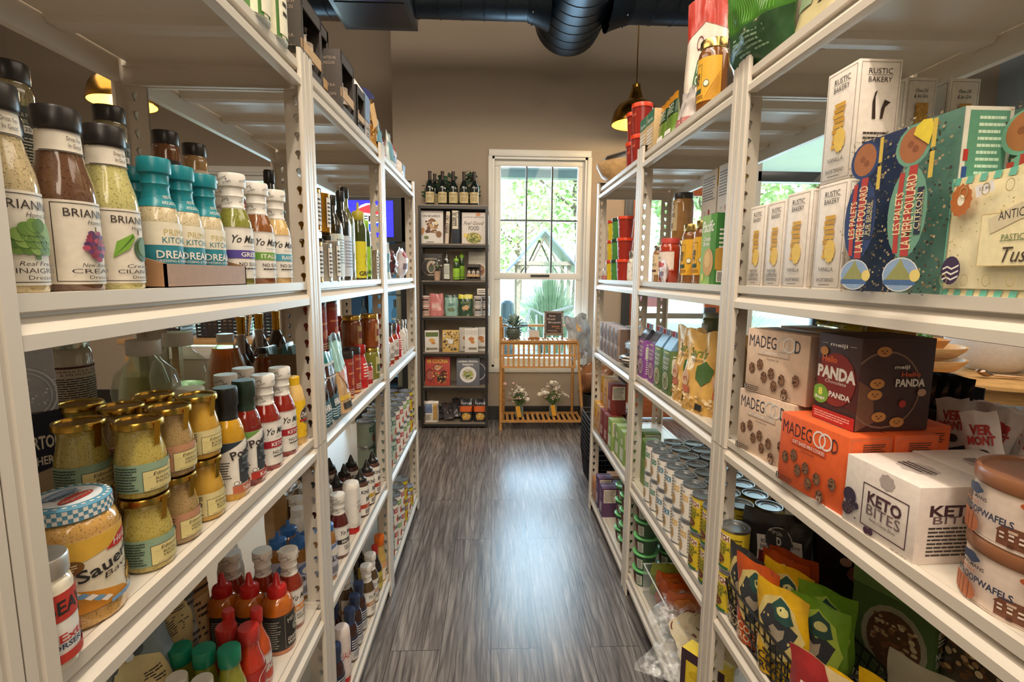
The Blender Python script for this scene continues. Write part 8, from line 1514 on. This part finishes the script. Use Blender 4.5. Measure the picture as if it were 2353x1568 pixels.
def gazebo():
    root=empty('garden_pavilion',(1.55,16.0,0)); root.scale=(.72,.9,.95); tag(root,'weathered timber garden pavilion with a pitched metal roof','pavilion'); k='w:8a7c72'
    for x in (-1.05,1.05):
        for y in (-.8,.8): MB().box(x-.07,y-.07,-.02,x+.07,y+.07,1.75,k).obj('post',root)
    for s in (1,-1):
        MB().prism([(s*1.5,1.5),(0,2.75),(0,2.83),(s*1.56,1.53)] if s>0 else [(s*1.56,1.53),(0,2.83),(0,2.75),(s*1.5,1.5)],-1.1,1.1,'b:8a94a8').obj('roof_panel',root)
    mb=MB()
    for y in (-.95,.95): mb.box(-1.2,y-.04,1.72,1.2,y+.04,1.84,k); mb.tube([(-.5,y,1.8),(0,y,2.6)],.04,k,4); mb.tube([(.5,y,1.8),(0,y,2.6)],.04,k,4); mb.tube([(-1.1,y,1.2),(-.6,y,1.75)],.04,k,4); mb.tube([(1.1,y,1.2),(.6,y,1.75)],.04,k,4)
    mb.obj('truss',root)
gazebo()
def house():
    root=empty('garden_shed',(-.9,22,0)); tag(root,'white garden building with a porch beyond the lawn','building')
    MB().box(-1.4,0,0,1.2,2,1.5,'d:d8dce0').obj('wall',root); MB().prism([(-1.6,1.5),(1.4,1.5),(-.1,2.3)],-.3,2.2,'b:8a94a8').obj('roof',root); MB().box(.5,-.02,.0,.9,0,1.1,'k:8a6a5c').obj('shed_door',root)
house()
def clump(x,y,seed,label,n=520,h=1.5,r=.8):
    rng=random.Random(seed); mb=MB()
    for i in range(n):
        a=rng.random()*6.28; q=rng.random(); L=h*rng.uniform(.6,1.1); d=Vector((math.cos(a),math.sin(a),0)); s=Vector((-math.sin(a),math.cos(a),0))*.008
        p=[d*(.15*q)+d*r*q*(t**1.8)+Vector((0,0,L*(t-.32*q*t*t*1.3))) for t in (0,.35,.7,1)]
        vs=[]
        for j,c in enumerate(p): w=s*(1.2-j*.38); vs+=[c-w,c+w]
        mb.add(vs,[(0,1,3,2),(2,3,5,4),(4,5,7,6)],('l:c4dcb4','l:d8e8cc','l:a8c8a0')[i%3])
    o=mb.obj('ornamental_grass'); o.location=(x,y,-.02); tag(o,label,'grass')
clump(.80,6.9,1,'tall arching ornamental grass just outside the middle window',1500,1.7,.50); clump(3.6,7.4,3,'ornamental grass outside the right window'); clump(-3.0,7.2,4,'ornamental grass outside the left window')
def gbench():
    root=empty('garden_bench',(.95,5.75,0)); tag(root,'white garden bench with a curved back outside the window','bench'); k='d:e6e8ea'
    mb=MB(); mb.tube([(-.55,.2,.78),(-.5,.2,.95),(-.35,.2,.88),(0,.2,.98),(.35,.2,.9),(.55,.2,.92)],.018,k,6)
    for i in range(12): x=-.52+.095*i; mb.box(x-.012,.19,.4,x+.012,.21,.88,k)
    mb.obj('backrest',root); MB().box(-.58,-.2,.38,.58,.2,.42,k).obj('seat',root)
    for x in (-.55,.55):
        for y in (-.18,.18): MB().box(x-.02,y-.02,-.02,x+.02,y+.02,.4,k).obj('leg',root)
gbench()
def wheel():
    root=empty('bicycle_wheel',(.22,5.25,.56)); tag(root,'dark spoked wheel standing outside at the lower left of the window','wheel'); r=.30
    MB().tube([(r*math.cos(2*PI*i/28),0,r*math.sin(2*PI*i/28)) for i in range(28)],.012,'k:4a5254',6,True).obj('tyre',root)
    mb=MB()
    for i in range(14): a=2*PI*i/14; mb.tube([(0,0,0),(r*math.cos(a),0,r*math.sin(a))],.0018,'m:9aa4a8',4)
    mb.obj('spokes',root); MB().tube([(0,-.03,0),(0,.03,0)],.02,'k:4a5254',10).obj('hub',root)
    q=MB(); q.box(-.03,-.03,-.58,.03,.03,-.30,'k:4a5254'); q.obj('stand',root)
wheel()
def drums():
    root=empty('outdoor_post',(.17,5.6,0)); tag(root,'round grey post behind the leafy plant outside','post'); MB().lathe([(.06,-.02),(.07,.4),(.075,.95),(.07,1.03),(.03,1.06),(0,1.06)],'k:5c7480',20).obj('post_body',root)
drums()
